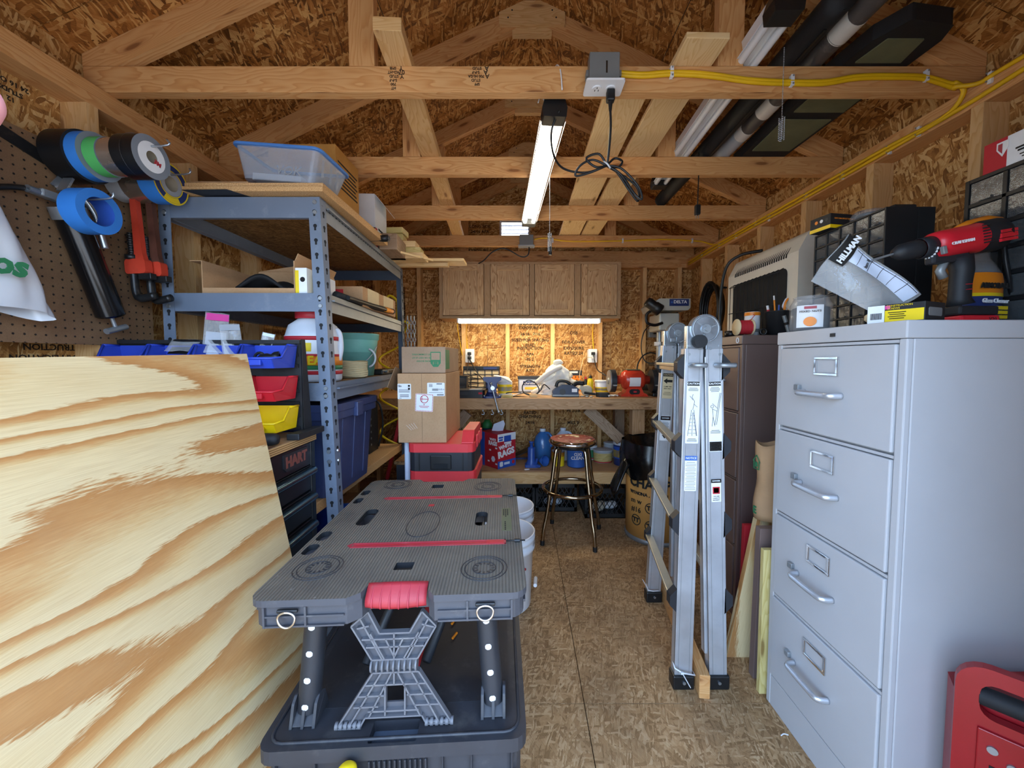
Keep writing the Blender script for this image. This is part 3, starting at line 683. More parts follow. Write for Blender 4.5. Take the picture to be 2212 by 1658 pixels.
W.node_tree.links.new(mixn.outputs[2], bg.inputs['Color']); bg.inputs['Strength'].default_value = 6.0
sun = bpy.data.lights.new('sun', 'SUN'); sun.energy = 3.0; sun.angle = R(.6); sun.color = (1, .95, .87); so = bpy.data.objects.new('sun', sun); COL.objects.link(so)
so.rotation_euler = (R(38), 0, R(75))          # behind the shed, lights the yard outside
po = bpy.data.lights.new('door_portal', 'AREA'); po.shape = 'RECTANGLE'; po.size = 1.97; po.size_y = 2.1; po.cycles.is_portal = True; pob = bpy.data.objects.new('door_portal', po); COL.objects.link(pob)
pob.location = (-.265, .18, .95); pob.rotation_euler = (R(90), 0, 0)
S.view_settings.view_transform = 'Standard'; S.view_settings.look = 'None'; S.view_settings.gamma = 1; S.view_settings.use_curve_mapping = False
S.view_settings.exposure = 1.02
S.cycles.max_bounces = 8; S.cycles.diffuse_bounces = 5; S.cycles.use_adaptive_sampling = True; S.cycles.adaptive_threshold = .035; S.cycles.adaptive_min_samples = 16; S.cycles.glossy_bounces = 4; S.cycles.transmission_bounces = 8; S.cycles.transparent_max_bounces = 16
S.cycles.use_denoising = True; S.cycles.sample_clamp_indirect = 6.0; S.cycles.caustics_reflective = False; S.cycles.caustics_refractive = False
# ================================================================ left side: steel shelving
sh = thing('shelving_unit', 'blue grey slotted steel shelving unit along the left wall', 'shelf', (-1.09, 2.08, 0))
def post(top, bot, dx, dy, mat='shelf_steel'):
    """slotted angle: corner line bot->top, flanges towards dx (x) and dy (y)"""
    b = MB(); top = V(top); bot = V(bot); d = top-bot; L = d.length
    for z0, z1 in ((0, L),):
        fx = .045
        c = lambda u, v, z: bot+d*(z/L)+V((u*dx, v*dy, 0))
        b.add([c(0, 0, 0), c(fx, 0, 0), c(fx, 0, L), c(0, 0, L), c(0, .0025, 0), c(fx, .0025, 0), c(fx, .0025, L), c(0, .0025, L)], [[0, 1, 2, 3], [5, 4, 7, 6], [1, 5, 6, 2], [3, 2, 6, 7]], [[(0, 0)]*4]*4)
        b.add([c(0, 0, 0), c(0, fx, 0), c(0, fx, L), c(0, 0, L), c(.0025, 0, 0), c(.0025, fx, 0), c(.0025, fx, L), c(.0025, 0, L)], [[0, 3, 2, 1], [4, 5, 6, 7], [1, 2, 6, 5], [3, 7, 6, 2]], [[(0, 0)]*4]*4)
    n = int(L/.054)
    for k in range(1, n):
        z = L-.054*k
        key = [(.007*math.cos(R(a)), .007*math.sin(R(a))) for a in range(-60, 241, 30)]+[(-.0035, -.017), (.0035, -.017)]
        for w in (0, 1):
            p = bot+d*(z/L)
            if w == 0: M = frame(p+V((.023*dx, -.0006*dy, 0)), (1, 0, 0), (0, 0, 1)); 
            else: M = frame(p+V((-.0006*dx, .023*dy, 0)), (0, 1, 0), (0, 0, 1))
            b.prism(key, .0016, M, m=1, z0=-.0008)
    o = b.build('post', [mat, 'slot_dark'], sh, world=True); return o
NR, NL, FR, FL = (-.777, 1.5), (-1.395, 1.5), (-.83, 2.68), (-1.42, 2.68)
post((NR[0], NR[1], 1.852), (-.715, 1.5, 0), -1, 1); post((NL[0], NL[1], 1.852), (NL[0], 1.5, 0), 1, 1)
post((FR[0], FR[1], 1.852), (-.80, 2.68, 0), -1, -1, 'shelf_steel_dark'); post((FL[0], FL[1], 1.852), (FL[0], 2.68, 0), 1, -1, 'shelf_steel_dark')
def cx(z): return -.777+(1.86-z)/1.86*.062
LV = [(1.775, 1.853), (1.42, 1.49), (1.07, 1.14), (.575, .645), (.08, .15)]
for k, (z0, z1) in enumerate(LV):
    r = cx(z0)
    if k == 3:
        MB().box(NL[0]+.05, -.845, 1.506, 2.66, .60, .6445, g=1).build('deck', 'particle', sh, world=True, bev=.002); continue
    bm = 'shelf_steel' if k < 3 else 'shelf_steel'
    b = MB(); b.box(NL[0]+.003, r-.003, 1.503, 1.506, z0, z1); b.box(NL[0]+.003, r-.003, 1.506, 1.53, z1-.003, z1); b.box(NL[0]+.003, r-.003, 1.506, 1.52, z0, z0+.003)
    bo = b.build('beam', bm, sh, world=True)
    rv = MB()
    for zz in (z0+.02, z1-.02):
        for xx in (r-.022, NL[0]+.022): rv.cyl((xx, 1.5, zz), (xx, 1.497, zz), .009, .007, 12)
    rv.build('rivet', 'galvanised', bo, world=True)
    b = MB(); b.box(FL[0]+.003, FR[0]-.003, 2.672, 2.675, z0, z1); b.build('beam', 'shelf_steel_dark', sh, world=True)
    a = V((r-.004, 1.503, 0)); e = V((FR[0]-.004, 2.677, 0)); zc = (z0+z1)/2
    b = MB(); b.bar(a+V((0, 0, zc)), e+V((0, 0, zc)), .003, z1-z0); b.bar(a+V((-.014, 0, z1-.003)), e+V((-.014, 0, z1-.003)), .03, .003); b.bar(a+V((.006, .05, zc+.012)), e+V((.006, -.05, zc+.012)), .012, .006)
    if k == 0:
        for q in range(38):
            p = a.lerp(e, (q+.5)/38)+V((.0022, 0, z1-.03)); b.cbox(p, (.0012, .012, .006), m=1)
    b.build('side_beam', ['side_galv' if k < 2 else 'shelf_steel', 'slot_dark'], sh, world=True)
    a = V((NL[0]+.004, 1.503, 0)); e = V((FL[0]+.004, 2.677, 0))
    b = MB(); b.bar(a+V((0, 0, zc)), e+V((0, 0, zc)), .003, z1-z0); b.bar(a+V((.014, 0, z0+.003)), e+V((.014, 0, z0+.003)), .028, .003); b.build('side_beam', 'shelf_steel', sh, world=True)
    poly = [(NL[0]+.008, 1.508), (r-.008, 1.508), (FR[0]-.008, 2.67), (FL[0]+.008, 2.67)]
    MB().prism(poly, .012, TR(0, 0, z1-.0145+.0005)).build('deck', 'osb_shelf', sh, world=True)
for zz in (.87, .83):
    for p, n in ((V((cx(zz)-.022, 1.4985, zz)), V((0, -1, 0))), (V((cx(zz)+.0015, 1.523, zz)), V((1, 0, 0)))):
        MB().cyl(p, p+n*.005, .009, .007, 10).build('bolt', 'zinc', sh, world=True)
DZ = 1.8535
# ---- sheets and bins on the top shelf
def slab(name, label, cat, x0, x1, y0, y1, z0, z1, mat, group=None, rz=0, bev=.0015, part='sheet'):
    o = thing(name, label, cat, ((x0+x1)/2, (y0+y1)/2, z0), (0, 0, rz), group)
    MB().cbox((0, 0, (z1-z0)/2), (x1-x0, y1-y0, z1-z0)).build(part, mat, o, bev=bev); return o
slab('particle_board', 'lower of two particle board sheets topping the shelving, front edge overhanging', 'board', -1.42, -.745, 1.462, 2.15, DZ+.004, DZ+.022, 'particle', 'sheets on top of the shelving')
slab('particle_board', 'upper of two particle board sheets topping the shelving, under the blue rimmed bin', 'board', -1.42, -.75, 1.475, 2.12, DZ+.0225, DZ+.0405, 'particle', 'sheets on top of the shelving')
slab('hardboard_sheet', 'thin red brown board lying on the particle board sheets near the tapes', 'board', -1.43, -1.04, 1.49, 2.0, DZ+.041, DZ+.052, 'wrench_red' if False else 'pine_old', bev=.001)
slab('hardboard_sheet', 'short pale board topmost on the sheets beside the tapes', 'board', -1.43, -1.15, 1.53, 2.0, DZ+.0525, DZ+.07, 'particle', bev=.001)
t = thing('plastic_flap', 'dark triangular plastic scrap poking out over the shelving front', 'scrap', (-1.15, 1.46, DZ+.003))
MB().prism([(-.17, -.018), (.0, -.022), (.05, .05), (-.08, .12)], .0018, TR(.06, .01, .0)).build('scrap_sheet', 'charcoal', t)
b_ = thing('storage_bin', 'clear plastic storage bin with blue rim tilted on top of the shelving', 'bin', (-.93, 1.585, DZ+.058), (-1, 6, -4)); b_.scale = (.82, .9, .86)
def taper_box(w0, d0, w1, d1, h, t, z0=0, rnd=.03):
    b = MB(); P0 = rrect(w0, d0, rnd, 3); P1 = rrect(w1, d1, rnd, 3); n = len(P0)
    Q0 = rrect(w0-2*t, d0-2*t, rnd*.8, 3); Q1 = rrect(w1-2*t, d1-2*t, rnd*.8, 3)
    vs = [(x, y, z0) for x, y in P0]+[(x, y, z0+h) for x, y in P1]+[(x, y, z0+t) for x, y in Q0]+[(x, y, z0+h) for x, y in Q1]
    fs = []
    for i in range(n):
        j = (i+1) % n; fs += [[i, j, n+j, n+i], [2*n+j, 2*n+i, 3*n+i, 3*n+j], [n+i, n+j, 3*n+j, 3*n+i]]
    fs += [list(range(n))[::-1], [2*n+k for k in range(n)]]
    uvs = [[(vs[k][0]+vs[k][1], vs[k][2]) for k in f] for f in fs]
    return b.add(vs, fs, uvs, False)
def rim(w, d, th, h, z, r=.035):
    b = MB(); P = rrect(w, d, r, 4); Q = rrect(w-2*th, d-2*th, r*.8, 4); n = len(P)
    vs = [(x, y, z) for x, y in P]+[(x, y, z+h) for x, y in P]+[(x, y, z) for x, y in Q]+[(x, y, z+h) for x, y in Q]; fs = []
    for i in range(n):
        j = (i+1) % n; fs += [[i, j, n+j, n+i], [2*n+j, 2*n+i, 3*n+i, 3*n+j], [n+i, n+j, 3*n+j, 3*n+i], [j, i, 2*n+i, 2*n+j]]
    return b.add(vs, fs, [[(0, 0)]*4]*len(fs), False)
taper_box(.35, .19, .41, .24, .135, .003).build('bin_body', 'clear_plastic', b_, label='clear bin body')
rim(.43, .26, .02, .012, .13).build('rim', 'rim_blue', b_, bev=.003, label='blue rim')
MB().cbox((-.02, -.02, .02), (.24, .11, .03)).build('paper_stack', 'white_paper', b_)
txt(b_, 'VOK', .06, frame((.06, -.105, .04), (1, 0, 0), (0, .18, 1)), 'grey_plastic')
for x in (-.06, .0, .05): MB().cbox((.19, x, .08), (.004, .012, .08), M=TR(0, 0, 0)).build('rib', 'clear_plastic', b_)
def carton(name, label, loc, d, rz=0, mat='cardboard', cat='box', flaps=False, tilt=(0, 0), tape=True):
    o = thing(name, label, cat, loc, (tilt[0], tilt[1], rz)); w, dp, h = d
    MB().box(-w/2, w/2, -dp/2, dp/2, 0, h, g=2).build('carton_body', mat, o, bev=.003)
    if tape: MB().box(-.024, .024, -dp/2-.0006, dp/2+.0006, h-.04, h+.0006).build('packing_tape', 'manila', o)
    return o
c = carton('cardboard_box', 'amber cardboard box with printed lines behind the blue rimmed bin', (-.985, 1.88, DZ+.0415), (.30, .24, .295), 0, 'cardboard_amber', tape=False)
for k in range(7): MB().box(.1502, .1508, -.10, .10-.01*(k % 3), .12+k*.018, .128+k*.018).build('print_line', 'ink_stamp', c)
c = thing('product_box', 'white product box with dark lower panel and lifted flap on top of the shelving', 'box', (-.90, 2.30, DZ+.001), (0, 0, 2))
MB().box(-.13, .065, -.1, .1, 0, .305).build('carton_body', 'white_paper', c, bev=.002)
MB().box(-.13, .0655, -.1008, -.1, 0, .12).build('picture_panel', 'charcoal', c); MB().tube(arc((.035, -.1015, .045), .03, 0, 300, 12), .003, 6).build('picture_ring', 'white_paper', c)
MB().box(.0652, .066, -.1, .1, 0, .29).build('side_panel', 'white_paper', c); MB().box(.0661, .0668, -.1, -.07, 0, .12).build('side_stripe', 'ink_red', c)
for k in range(4): MB().box(.0661, .0668, -.05, .05, .03+k*.03, .04+k*.03).build('print_line', 'slot_dark', c)
MB().bar((.066, 0, .303), (.12, 0, .235), .18, .002, up=(1, 0, 1)).build('flap', 'white_paper', c)
t = thing('flashlight', 'black flashlight lying on the shelving edge before the white product box', 'flashlight', (-.86, 2.08, DZ+.016), (0, 0, -8))
b = MB(); b.lathe([(0, 0), (.013, 0), (.013, .10), (.018, .12), (.018, .15), (0, .15)], TR(.0, 0, 0, 0, 90, 0), 14); b.build('barrel', 'black_plastic', t); MB().cyl((.15, 0, 0), (.156, 0, 0), .012).build('tail_cap', 'charcoal', t)
# lumber offcuts sticking out past the far end
LUM = [('short grey four by four block leaning among the lumber offcuts on the shelving', -.772, 2.33, .0, .10, .09, .25, 4, 'pine_grey'),
       ('greenish two by four, topmost of the lumber offcuts on the shelving', -.965, 2.46, .151, .11, .035, .30, -3, 'pine_green'),
       ('greenish two by four, second from the top of the lumber offcuts', -.955, 2.455, .1135, .11, .037, .28, 4, 'pine_green'),
       ('pale two by four in the middle of the lumber offcuts', -.84, 2.475, .0755, .10, .037, .24, 0, 'pine_pale'),
       ('knotty pale two by four second from the bottom of the lumber offcuts', -.84, 2.47, .0365, .10, .038, .27, 2, 'pine_green'),
       ('striped pale board lowest in the lumber offcut stack', -.885, 2.47, .0, .12, .036, .34, -2, 'pine_pale')]
ZL = DZ+.001
for lab, x, y, z, w, h, L, rz, m in LUM:
    if L == .25:
        o = thing('wood_offcut', lab, 'lumber', (x, y, ZL), (0, 0, rz), 'lumber offcuts'); MB().cbox((0, 0, .045), (.10, .24, .09), g=1).build('offcut', m, o, bev=.003); continue
    o = thing('wood_offcut', lab, 'lumber', (x, y, ZL+z), (0, 0, rz+90), 'lumber offcuts'); MB().box(-w/2, w/2, -.07, L-.07, 0, h, M=TR(0, 0, 0, 0, 0, 0), g=1).build('offcut', m, o, bev=.002)
    o.rotation_euler = (0, 0, R(rz-90+180-180)); 
t = thing('plank', 'long pale plank jutting from the shelving top toward the oak wall cabinet', 'board', (-.86, 2.69, ZL+.0), (0, 0, 0)); t.location = (-.95, 2.56, DZ+.0245)
MB().box(0, .56, -.0, .14, 0, .018, g=0).build('board', 'pine_pale', t, bev=.0015)
t = thing('wood_strip', 'pale wooden strip jutting below the long plank at the shelving end', 'board', (-.92, 2.50, DZ-.0), (0, 0, 0)); t.location = (-1.0, 2.60, DZ+.001)
MB().box(0, .50, 0, .045, 0, .022, g=0).build('board', 'pine_pale', t, bev=.0015)
t = thing('wood_strip', 'thin wooden strip leaning along the shelving edge beside the offcuts', 'board', (-.79, 2.22, DZ+.002), (0, 0, -38)); MB().box(0, .012, 0, .34, 0, .012, g=1).build('board', 'pine_pale', t, bev=.001)
# ---- second shelf
D2 = 1.4905
c = thing('cardboard_box', 'open brown cardboard box holding black cloth on the second shelf', 'box', (-1.085, 1.70, D2), (0, 0, 1.5))
b = MB(); w, d, h, th = .36, .34, .13, .004
b.box(-w/2, w/2, -d/2, d/2, 0, th); b.box(-w/2, -w/2+th, -d/2, d/2, th, h, g=2); b.box(w/2-th, w/2, -d/2, d/2, th, h, g=2); b.box(-w/2+th, w/2-th, d/2-th, d/2, th, h+.03, g=2); b.box(-w/2+th, w/2-th, -d/2, -d/2+th, th, .024, g=2)
b.build('carton_body', 'cardboard', c)
for a, e in (((-w/2+.002, 0, h), (-w/2-.05, 0, h+.0)), ((w/2-.002, -.0, h), (w/2+.012, 0, h+.03)), ):
    MB().bar(a, e, d*.96, .003, up=(0, 0, 1)).build('flap', 'cardboard', c)
MB().prism([(-.17, 0), (.12, .05), (.17, .0)], .003, frame((0, d/2-.004, h+.03), (1, 0, 0), (0, .2, 1))).build('flap', 'cardboard', c)
t = thing('cloth_bundle', 'black folded cloth lying inside the open cardboard box', 'cloth', (-1.06, 1.69, D2+.0065))
b = MB(); b.grid(lambda u, v: (-.10+u*.22, -.12+v*.22, .018+.05*max(0, math.sin(u*2.6+.3))**2*(1-.4*v)+.012*math.sin(v*9+u*5)), 14, 12); b.build('cloth_sheet', 'black_soft', t, solid=.012)
MB().box(-.1, .115, -.14, -.12, .0, .018).build('folded_edge', 'black_soft', t, bev=.006)
for nm, lab, x, y, d, m in (('product_box', 'small white and yellow box standing beside the open cardboard box', -.868, 1.60, (.045, .16, .10), 'white_paper'), ('product_box', 'slim white box standing second beside the open cardboard box', -.83, 1.63, (.018, .14, .085), 'white_plastic')):
    c = thing(nm, lab, 'box', (x, y, D2)); MB().cbox((0, 0, d[2]/2), d).build('carton_body', m, c, bev=.001)
    MB().box(-d[0]/2, -d[0]/2+.014, -d[1]/2-.0006, -d[1]/2, .002, d[2]-.01).build('yellow_stripe', 'yellow', c); MB().cyl((.006, -d[1]/2-.0006, .055), (.006, -d[1]/2, .055), d[0]*.22, seg=12).build('dark_mark', 'ink', c)
c = thing('cardboard_box', 'low brown carton with red UP mark and torn labels on the second shelf', 'box', (-.925, 2.16, D2))
MB().box(-.17, .14, -.26, .22, 0, .10, g=1).build('carton_body', 'cardboard', c, bev=.003)
txt(c, 'TECU', .03, frame((-.06, -.261, .055), (0, 0, 1), (-1, 0, 0)), 'ink_stamp', bold=.001)
MB().cyl((-.09, -.2605, .034), (-.09, -.2612, .034), .03, seg=20).build('red_mark', 'ink_red', c)
pn = MB().box(.0, .045, -.261, -.2602, .003, .085).build('up_mark', 'ink_red', c, label='red mark reading UP'); MB().box(.01, .042, -.2614, -.2608, .01, .055).build('mark_field', 'white_paper', pn); txt(pn, 'UP', .032, frame((.026, -.2616, .032), (0, 0, 1), (-1, 0, 0)), 'ink_red', bold=.001)
for y0, y1 in ((-.2, -.05), (.02, .18)): MB().box(.1402, .141, y0, y1, .03, .1).build('paper_label', 'manila', c); MB().box(.0, .14, y0, y1, .1002, .101).build('paper_label', 'manila', c)
t = thing('pry_bar', 'black tube handle lying on the second shelf edge', 'tool', (-.80, 1.86, D2+.018), (0, 0, 0)); MB().tube([(0, -.2, 0), (.0, .1, 0), (.045, .38, 0)], .0165, 12).build('tube_handle', 'black_matte', t); MB().cyl((.0455, .38, 0), (.047, .386, 0), .008, seg=10).build('tube_bore', 'slot_dark', t)
t = thing('hand_tool', 'orange handled tool lying under the black tube on the second shelf', 'tool', (-.762, 1.80, D2+.012), (0, 0, -3)); MB().cyl((0, -.1, 0), (0, .3, 0), .010, seg=10).build('shaft', 'black_plastic', t); MB().lathe([(0, 0), (.013, .004), (.014, .04), (.012, .09), (.0, .1)], TR(0, .30, 0, -90, 0, 0), 14).build('handle', 'orange_grip', t, label='orange handle'); MB().cyl((0, .40, 0), (0, .42, 0), .011, .008, 12).build('end_cap', 'black_plastic', t)
# ---- third shelf
D3 = 1.1405
t = thing('jug', 'big white plastic jug with red lid and colourful label on the third shelf', 'jug', (-.895, 1.65, D3), (0, 0, 8))
P = [(.10, 0), (.105, .01), (.105, .12), (.10, .15), (.104, .19), (.09, .235), (.062, .262), (.06, .27)]
b = MB()
def sq(prof, sx, sy, seg=32, e=3.2):
    vs = []; n = len(prof)
    for r, z in prof:
        for k in range(seg):
            a = 2*math.pi*k/seg; c_, s_ = math.cos(a), math.sin(a); q = (abs(c_)**e+abs(s_)**e)**(-1/e) if r > .08 else 1
            vs.append((r*q*c_*sx, r*q*s_*sy, z))
    fs = [[i*seg+k, i*seg+(k+1) % seg, (i+1)*seg+(k+1) % seg, (i+1)*seg+k] for i in range(n-1) for k in range(seg)]
    fs += [list(range(seg))[::-1], [(n-1)*seg+k for k in range(seg)]]
    return MB().add(vs, fs, [[(0, 0)]*len(f) for f in fs], True)
sq(P, .98, .8).build('bottle_body', 'jug_white', t); MB().lathe([(.064, .262), (.068, .266), (.068, .292), (.062, .298), (0, .298)], seg=28).build('lid', 'lid_red', t, label='red lid')
lb = sq([(.1058, .03), (.1062, .12), (.1015, .15), (.1052, .19)], .985, .81).build('label_wrap', 'white_paper', t)
for z0, z1, m in ((.03, .045, 'ink_red'), (.05, .068, 'green_label'), (.068, .105, 'orange'), (.105, .115, 'ink_red'), (.172, .188, 'ink_red')):
    sq([(.1064 if z1 < .13 else .1053, z0), (.1066 if z1 < .13 else .1056, z1)], .985, .81).build('label_band', m, lb)
txt(lb, 'MEAT', .05, frame((.03, -.0895, .087), (1, 0, 0), (0, 0, 1)), 'yellow', bold=.0015, ext=.001)
MB().box(-.03, .02, -.0875, -.083, .125, .16).build('picture', 'yellow', lb)
MB().tube(smooth_path([(.09, .0, .22), (.104, .0, .2), (.108, 0, .14), (.098, 0, .09)], 6), .012, 10).build('handle', 'jug_white', t)
t = thing('bucket', 'faded teal plastic bucket on the third shelf', 'bucket', (-.965, 2.22, D3))
MB().lathe([(0, 0), (.095, 0), (.118, .20), (.127, .205), (.128, .232), (.131, .236), (.124, .238), (.121, .205), (.092, .01), (0, .01)], seg=36).build('bucket_body', 'teal', t); MB().tube([(-.127*math.cos(R(a)), -.12*math.sin(R(a))-.0, .18-.14*math.sin(R(a))) for a in range(5, 176, 10)], .003, 6).build('bail_handle', 'grey_plastic', t)
MB().tube(arc((.10, -.08, .10), .05, -80, 80, 8, (.8, .2, 0), (0, 0, 1)), .006, 8).build('grip', 'milky', t)
t = thing('rope_hank', 'coil of tan twine lying on the third shelf in front of the teal bucket', 'rope', (-.868, 1.96, D3))
b = MB()
for k in range(9): b.tube([(.068*math.cos(R(a))*(1+.02*math.sin(k)), .05*math.sin(R(a)), 0.0105+.0085*k+.003*math.sin(R(a*2+40*k))) for a in range(0, 360, 20)], .006, 6, closed=True)
b.build('twine_coil', 'rope', t); MB().lathe([(0, 0), (.056, 0), (.056, .08), (0, .08)], Matrix.Diagonal((1, .8, 1, 1)), seg=20).build('twine_core', 'rope', t)
t = thing('tool_pouch', 'flat black pouch lying beyond the teal bucket on the third shelf', 'tool', (-.905, 2.46, D3)); MB().box(-.06, .06, -.15, .15, 0, .03).build('body', 'black_plastic', t, bev=.006); MB().cyl((.06, -.1, .018), (.075, -.1, .018), .008, seg=10).build('knob', 'zinc', t)
# ---- blue tote on the lower shelf
D4 = .6455
t = thing('storage_tote', 'dark blue lidded storage tote on the lower shelf behind the post', 'bin', (-1.02, 1.80, D4))
taper_box(.42, .40, .47, .44, .36, .004, rnd=.04).build('tote_body', 'blue_tote', t, bev=.002)
rim(.50, .47, .018, .035, .335, .045).build('rim', 'blue_tote', t, bev=.003); MB().prism(rrect(.51, .48, .05, 4), .03, TR(0, 0, .371)).build('lid', 'blue_tote', t, bev=.008)
for y in (-.12, .0, .12): MB().bar((.212, y, .03), (.232, y, .33), .035, .008, up=(1, 0, 0)).build('rib', 'blue_tote', t, bev=.003)
for y in (-.03,): MB().box(.245, .268, y-.03, y+.03, .33, .395).build('latch_tab', 'blue_tote', t, bev=.004)
for x in (-.1, .08): MB().bar((x, -.203, .03), (x, -.224, .33), .05, .008, up=(0, -1, 0)).build('rib', 'blue_tote', t, bev=.003)
t = thing('storage_bin', 'blue bin low under the shelving below the blue tote', 'bin', (-1.02, 1.81, .1505)); taper_box(.38, .38, .42, .42, .30, .004).build('bin_body', 'blue_mid', t, bev=.002); rim(.44, .44, .02, .02, .29).build('rim', 'blue_mid', t)
# ================================================================ tool chest and its bin rack
tc = thing('tool_chest', 'black rolling tool chest with plywood top and long tube handles', 'tool chest', (-1.018, 1.09, 0), (0, 0, 1.4))
X0, X1, Y0, Y1 = -.25, .228, -.40, .365
b = MB(); b.box(X0, X1-.018, Y0, Y1, .10, .925); b.box(X1-.018, X1, Y0, Y0+.03, .10, .925); b.box(X1-.018, X1, Y1-.03, Y1, .10, .925); b.build('cabinet_body', 'chest_black', tc, bev=.004)
MB().box(X0-.004, X1+.004, Y0-.004, Y1+.004, .9255, .955, g=1).build('wood_top', 'pine_old', tc, bev=.004)
MB().box(X1+.0045, X1+.0055, Y0, Y1, .928, .953, g=1).build('top_edge', 'ply_edge', tc)
bp = MB().box(X1-.0175, X1-.002, Y0+.032, Y1-.032, .842, .922).build('fascia', 'chest_black', tc)
bd = MB().prism([(-.075, .03), (.075, .03), (.075, -.015), (.058, -.03), (-.058, -.03), (-.075, -.015)], .004, frame((X1-.002, .235, .885), (0, 1, 0), (0, 0, 1))).build('badge', 'charcoal', bp, bev=.001)
txt(bp, 'HART', .05, frame((X1+.0025, .235, .885), (0, 1, 0), (0, 0, 1)), 'hart_copper', bold=.0022, ext=.001)
zz = .84
for k, h in enumerate((.10, .105, .155, .205, .16)):
    z0 = zz-h; zz = z0
    d = MB().box(X1-.0175, X1-.003, Y0+.032, Y1-.032, z0+.005, z0+h-.003).build('drawer', 'chest_black', tc, bev=.003)
    MB().cyl((X1+.012, Y0+.034, z0+h-.02), (X1+.012, Y1-.036, z0+h-.02), .014, seg=16).build('handle', 'chest_tube', d, label='long polished tube handle')
    MB().box(X1-.003, X1+.008, Y0+.034, Y1-.036, z0+h-.012, z0+h-.005).build('handle_lip', 'chest_black', d)
for x in (-.2, .18):
    for y in (-.34, .31):
        w = MB(); w.cyl((x-.02, y, .05), (x+.02, y, .05), .05, seg=20); wo = w.build('caster', 'black_plastic', tc); MB().box(x-.03, x+.03, y-.03, y+.03, .085, .10).build('caster_plate', 'zinc', wo)
ZC = .956
rk = thing('bin_rack', 'black louvred steel rack holding coloured parts bins on the tool chest', 'rack', (-1.12, 1.38, ZC))
yr = 1.39
b = MB(); b.box(-1.452, -.80, yr, yr+.004, ZC+.02, 1.303); b.box(-1.452, -.80, yr-.012, yr, 1.290, 1.303)
b.build('back_panel', 'black_matte', rk, world=True)
for z in (.985, 1.03, 1.075, 1.12, 1.165, 1.21, 1.25): MB().bar((-1.445, yr-.004, z), (-.81, yr-.004, z), .003, .014, up=(0, -.4, 1)).build('louver', 'black_matte', rk, world=True)
for x in (-1.456, -.8): MB().prism([(0, 0), (0, .33), (.022, .33), (.05, .02), (.05, 0)], .004, frame((x-.002, yr, ZC+.02), (0, 1, 0), (0, 0, 1))).build('end_plate', 'black_matte', rk, world=True)
for x in (-1.44, -.79): MB().box(x-.022, x+.022, yr-.085, yr+.085, ZC, ZC+.022).build('foot', 'black_matte', rk, bev=.003, world=True)
def parts_bin(lab, x, z, w, h, d, mat, col):
    o = thing('parts_bin', lab, 'bin', (x, yr-.013, z), group='parts bins on the black rack'); t = .004; w2 = w/2
    b = MB(); b.box(-w2+.012, w2-.012, -d+.02, 0, 0, t)
    b.add([(-w2+.012, 0, 0), (-w2, 0, h), (-w2, -d*.42, h), (-w2+.006, -d*.62, h*.45), (-w2+.008, -d, h*.42), (-w2+.012, -d+.02, 0)], [[0, 1, 2, 3, 4, 5]], [[(0, 0)]*6])
    b.add([(w2-.012, 0, 0), (w2, 0, h), (w2, -d*.42, h), (w2-.006, -d*.62, h*.45), (w2-.008, -d, h*.42), (w2-.012, -d+.02, 0)], [[5, 4, 3, 2, 1, 0]], [[(0, 0)]*6])
    b.add([(-w2+.008, -d, h*.42), (w2-.008, -d, h*.42), (w2-.012, -d+.02, 0), (-w2+.012, -d+.02, 0)], [[0, 1, 2, 3]], [[(0, 0)]*4])
    b.add([(-w2, 0, h), (w2, 0, h), (w2-.012, 0, 0), (-w2+.012, 0, 0)], [[0, 1, 2, 3]], [[(0, 0)]*4])
    b.build('bin_body', mat, o, solid=.003)
    r = MB(); r.tube([(-w2, -d*.42, h), (-w2, 0, h)], .004, 6); r.tube([(w2, -d*.42, h), (w2, 0, h)], .004, 6); r.tube([(w2, -d*.42, h), (w2-.006, -d*.62, h*.45), (w2-.008, -d, h*.42), (-w2+.008, -d, h*.42), (-w2+.006, -d*.62, h*.45), (-w2, -d*.42, h)], .004, 6); r.build('rim', mat, o)
    MB().box(-.035, .035, -d-.0035, -d+.006, h*.12, h*.36, M=TR(0, 0, 0)).build('label_holder', mat, o, bev=.002); return o
bl = 'blue top row parts bin on the black rack, '
for x, q in ((-.885, 'the rightmost, with black fittings in it'), (-1.045, 'second from the right, behind packets'), (-1.205, 'third from the right'), (-1.365, 'leftmost, nearest the pegboard')): parts_bin(bl+q, x, 1.205, .152, .078, .13, 'blue_bin', 0)
parts_bin('red plastic parts bin on the middle row of the black rack', -.885, 1.095, .152, .078, .13, 'red_bin', 0)
parts_bin('yellow plastic parts bin on the bottom row of the black rack', -.885, .99, .152, .078, .13, 'yellow_bin', 0)
t = thing('pipe_fitting', 'black ribbed fitting lying in the rightmost blue bin', 'fitting', (-.87, 1.315, 1.224)); MB().lathe([(.013, -.03), (.019, -.02), (.019, .0), (.014, .01), (.02, .02), (.02, .035), (.012, .035)], TR(0, 0, .012, 0, 80, 20), 14).build('fitting_body', 'black_plastic', t); MB().tube(arc((-.03, 0, .015), .017, 0, 340, 12), .005, 6).build('clip', 'steel_dark', t)
flat('pink', '#e0489a', .6)
def packet(lab, loc, rot, w, h, mats):
    o = thing('plastic_packet', lab, 'packet', loc, rot)
    b = MB(); b.grid(lambda u, v: ((u-.5)*w, .006*math.sin(v*3.1)*math.sin(u*3.1)+.002*math.sin(u*9+v*5), v*h), 8, 10); b.build('film_front', 'clear_film', o, solid=.001)
    MB().box(-w*.42, w*.42, .010, .0112, .0, h*.55).build('insert_card', mats[0], o); MB().box(-w*.48, w*.48, -.0016, -.0004, h*.8, h*.97).build('header', mats[1], o)
    return o
p = packet('clear packet with pink header leaning out of the blue bins', (-1.09, 1.36, 1.255), (-28, 4, 36), .07, .17, ('paper_blue', 'pink'))
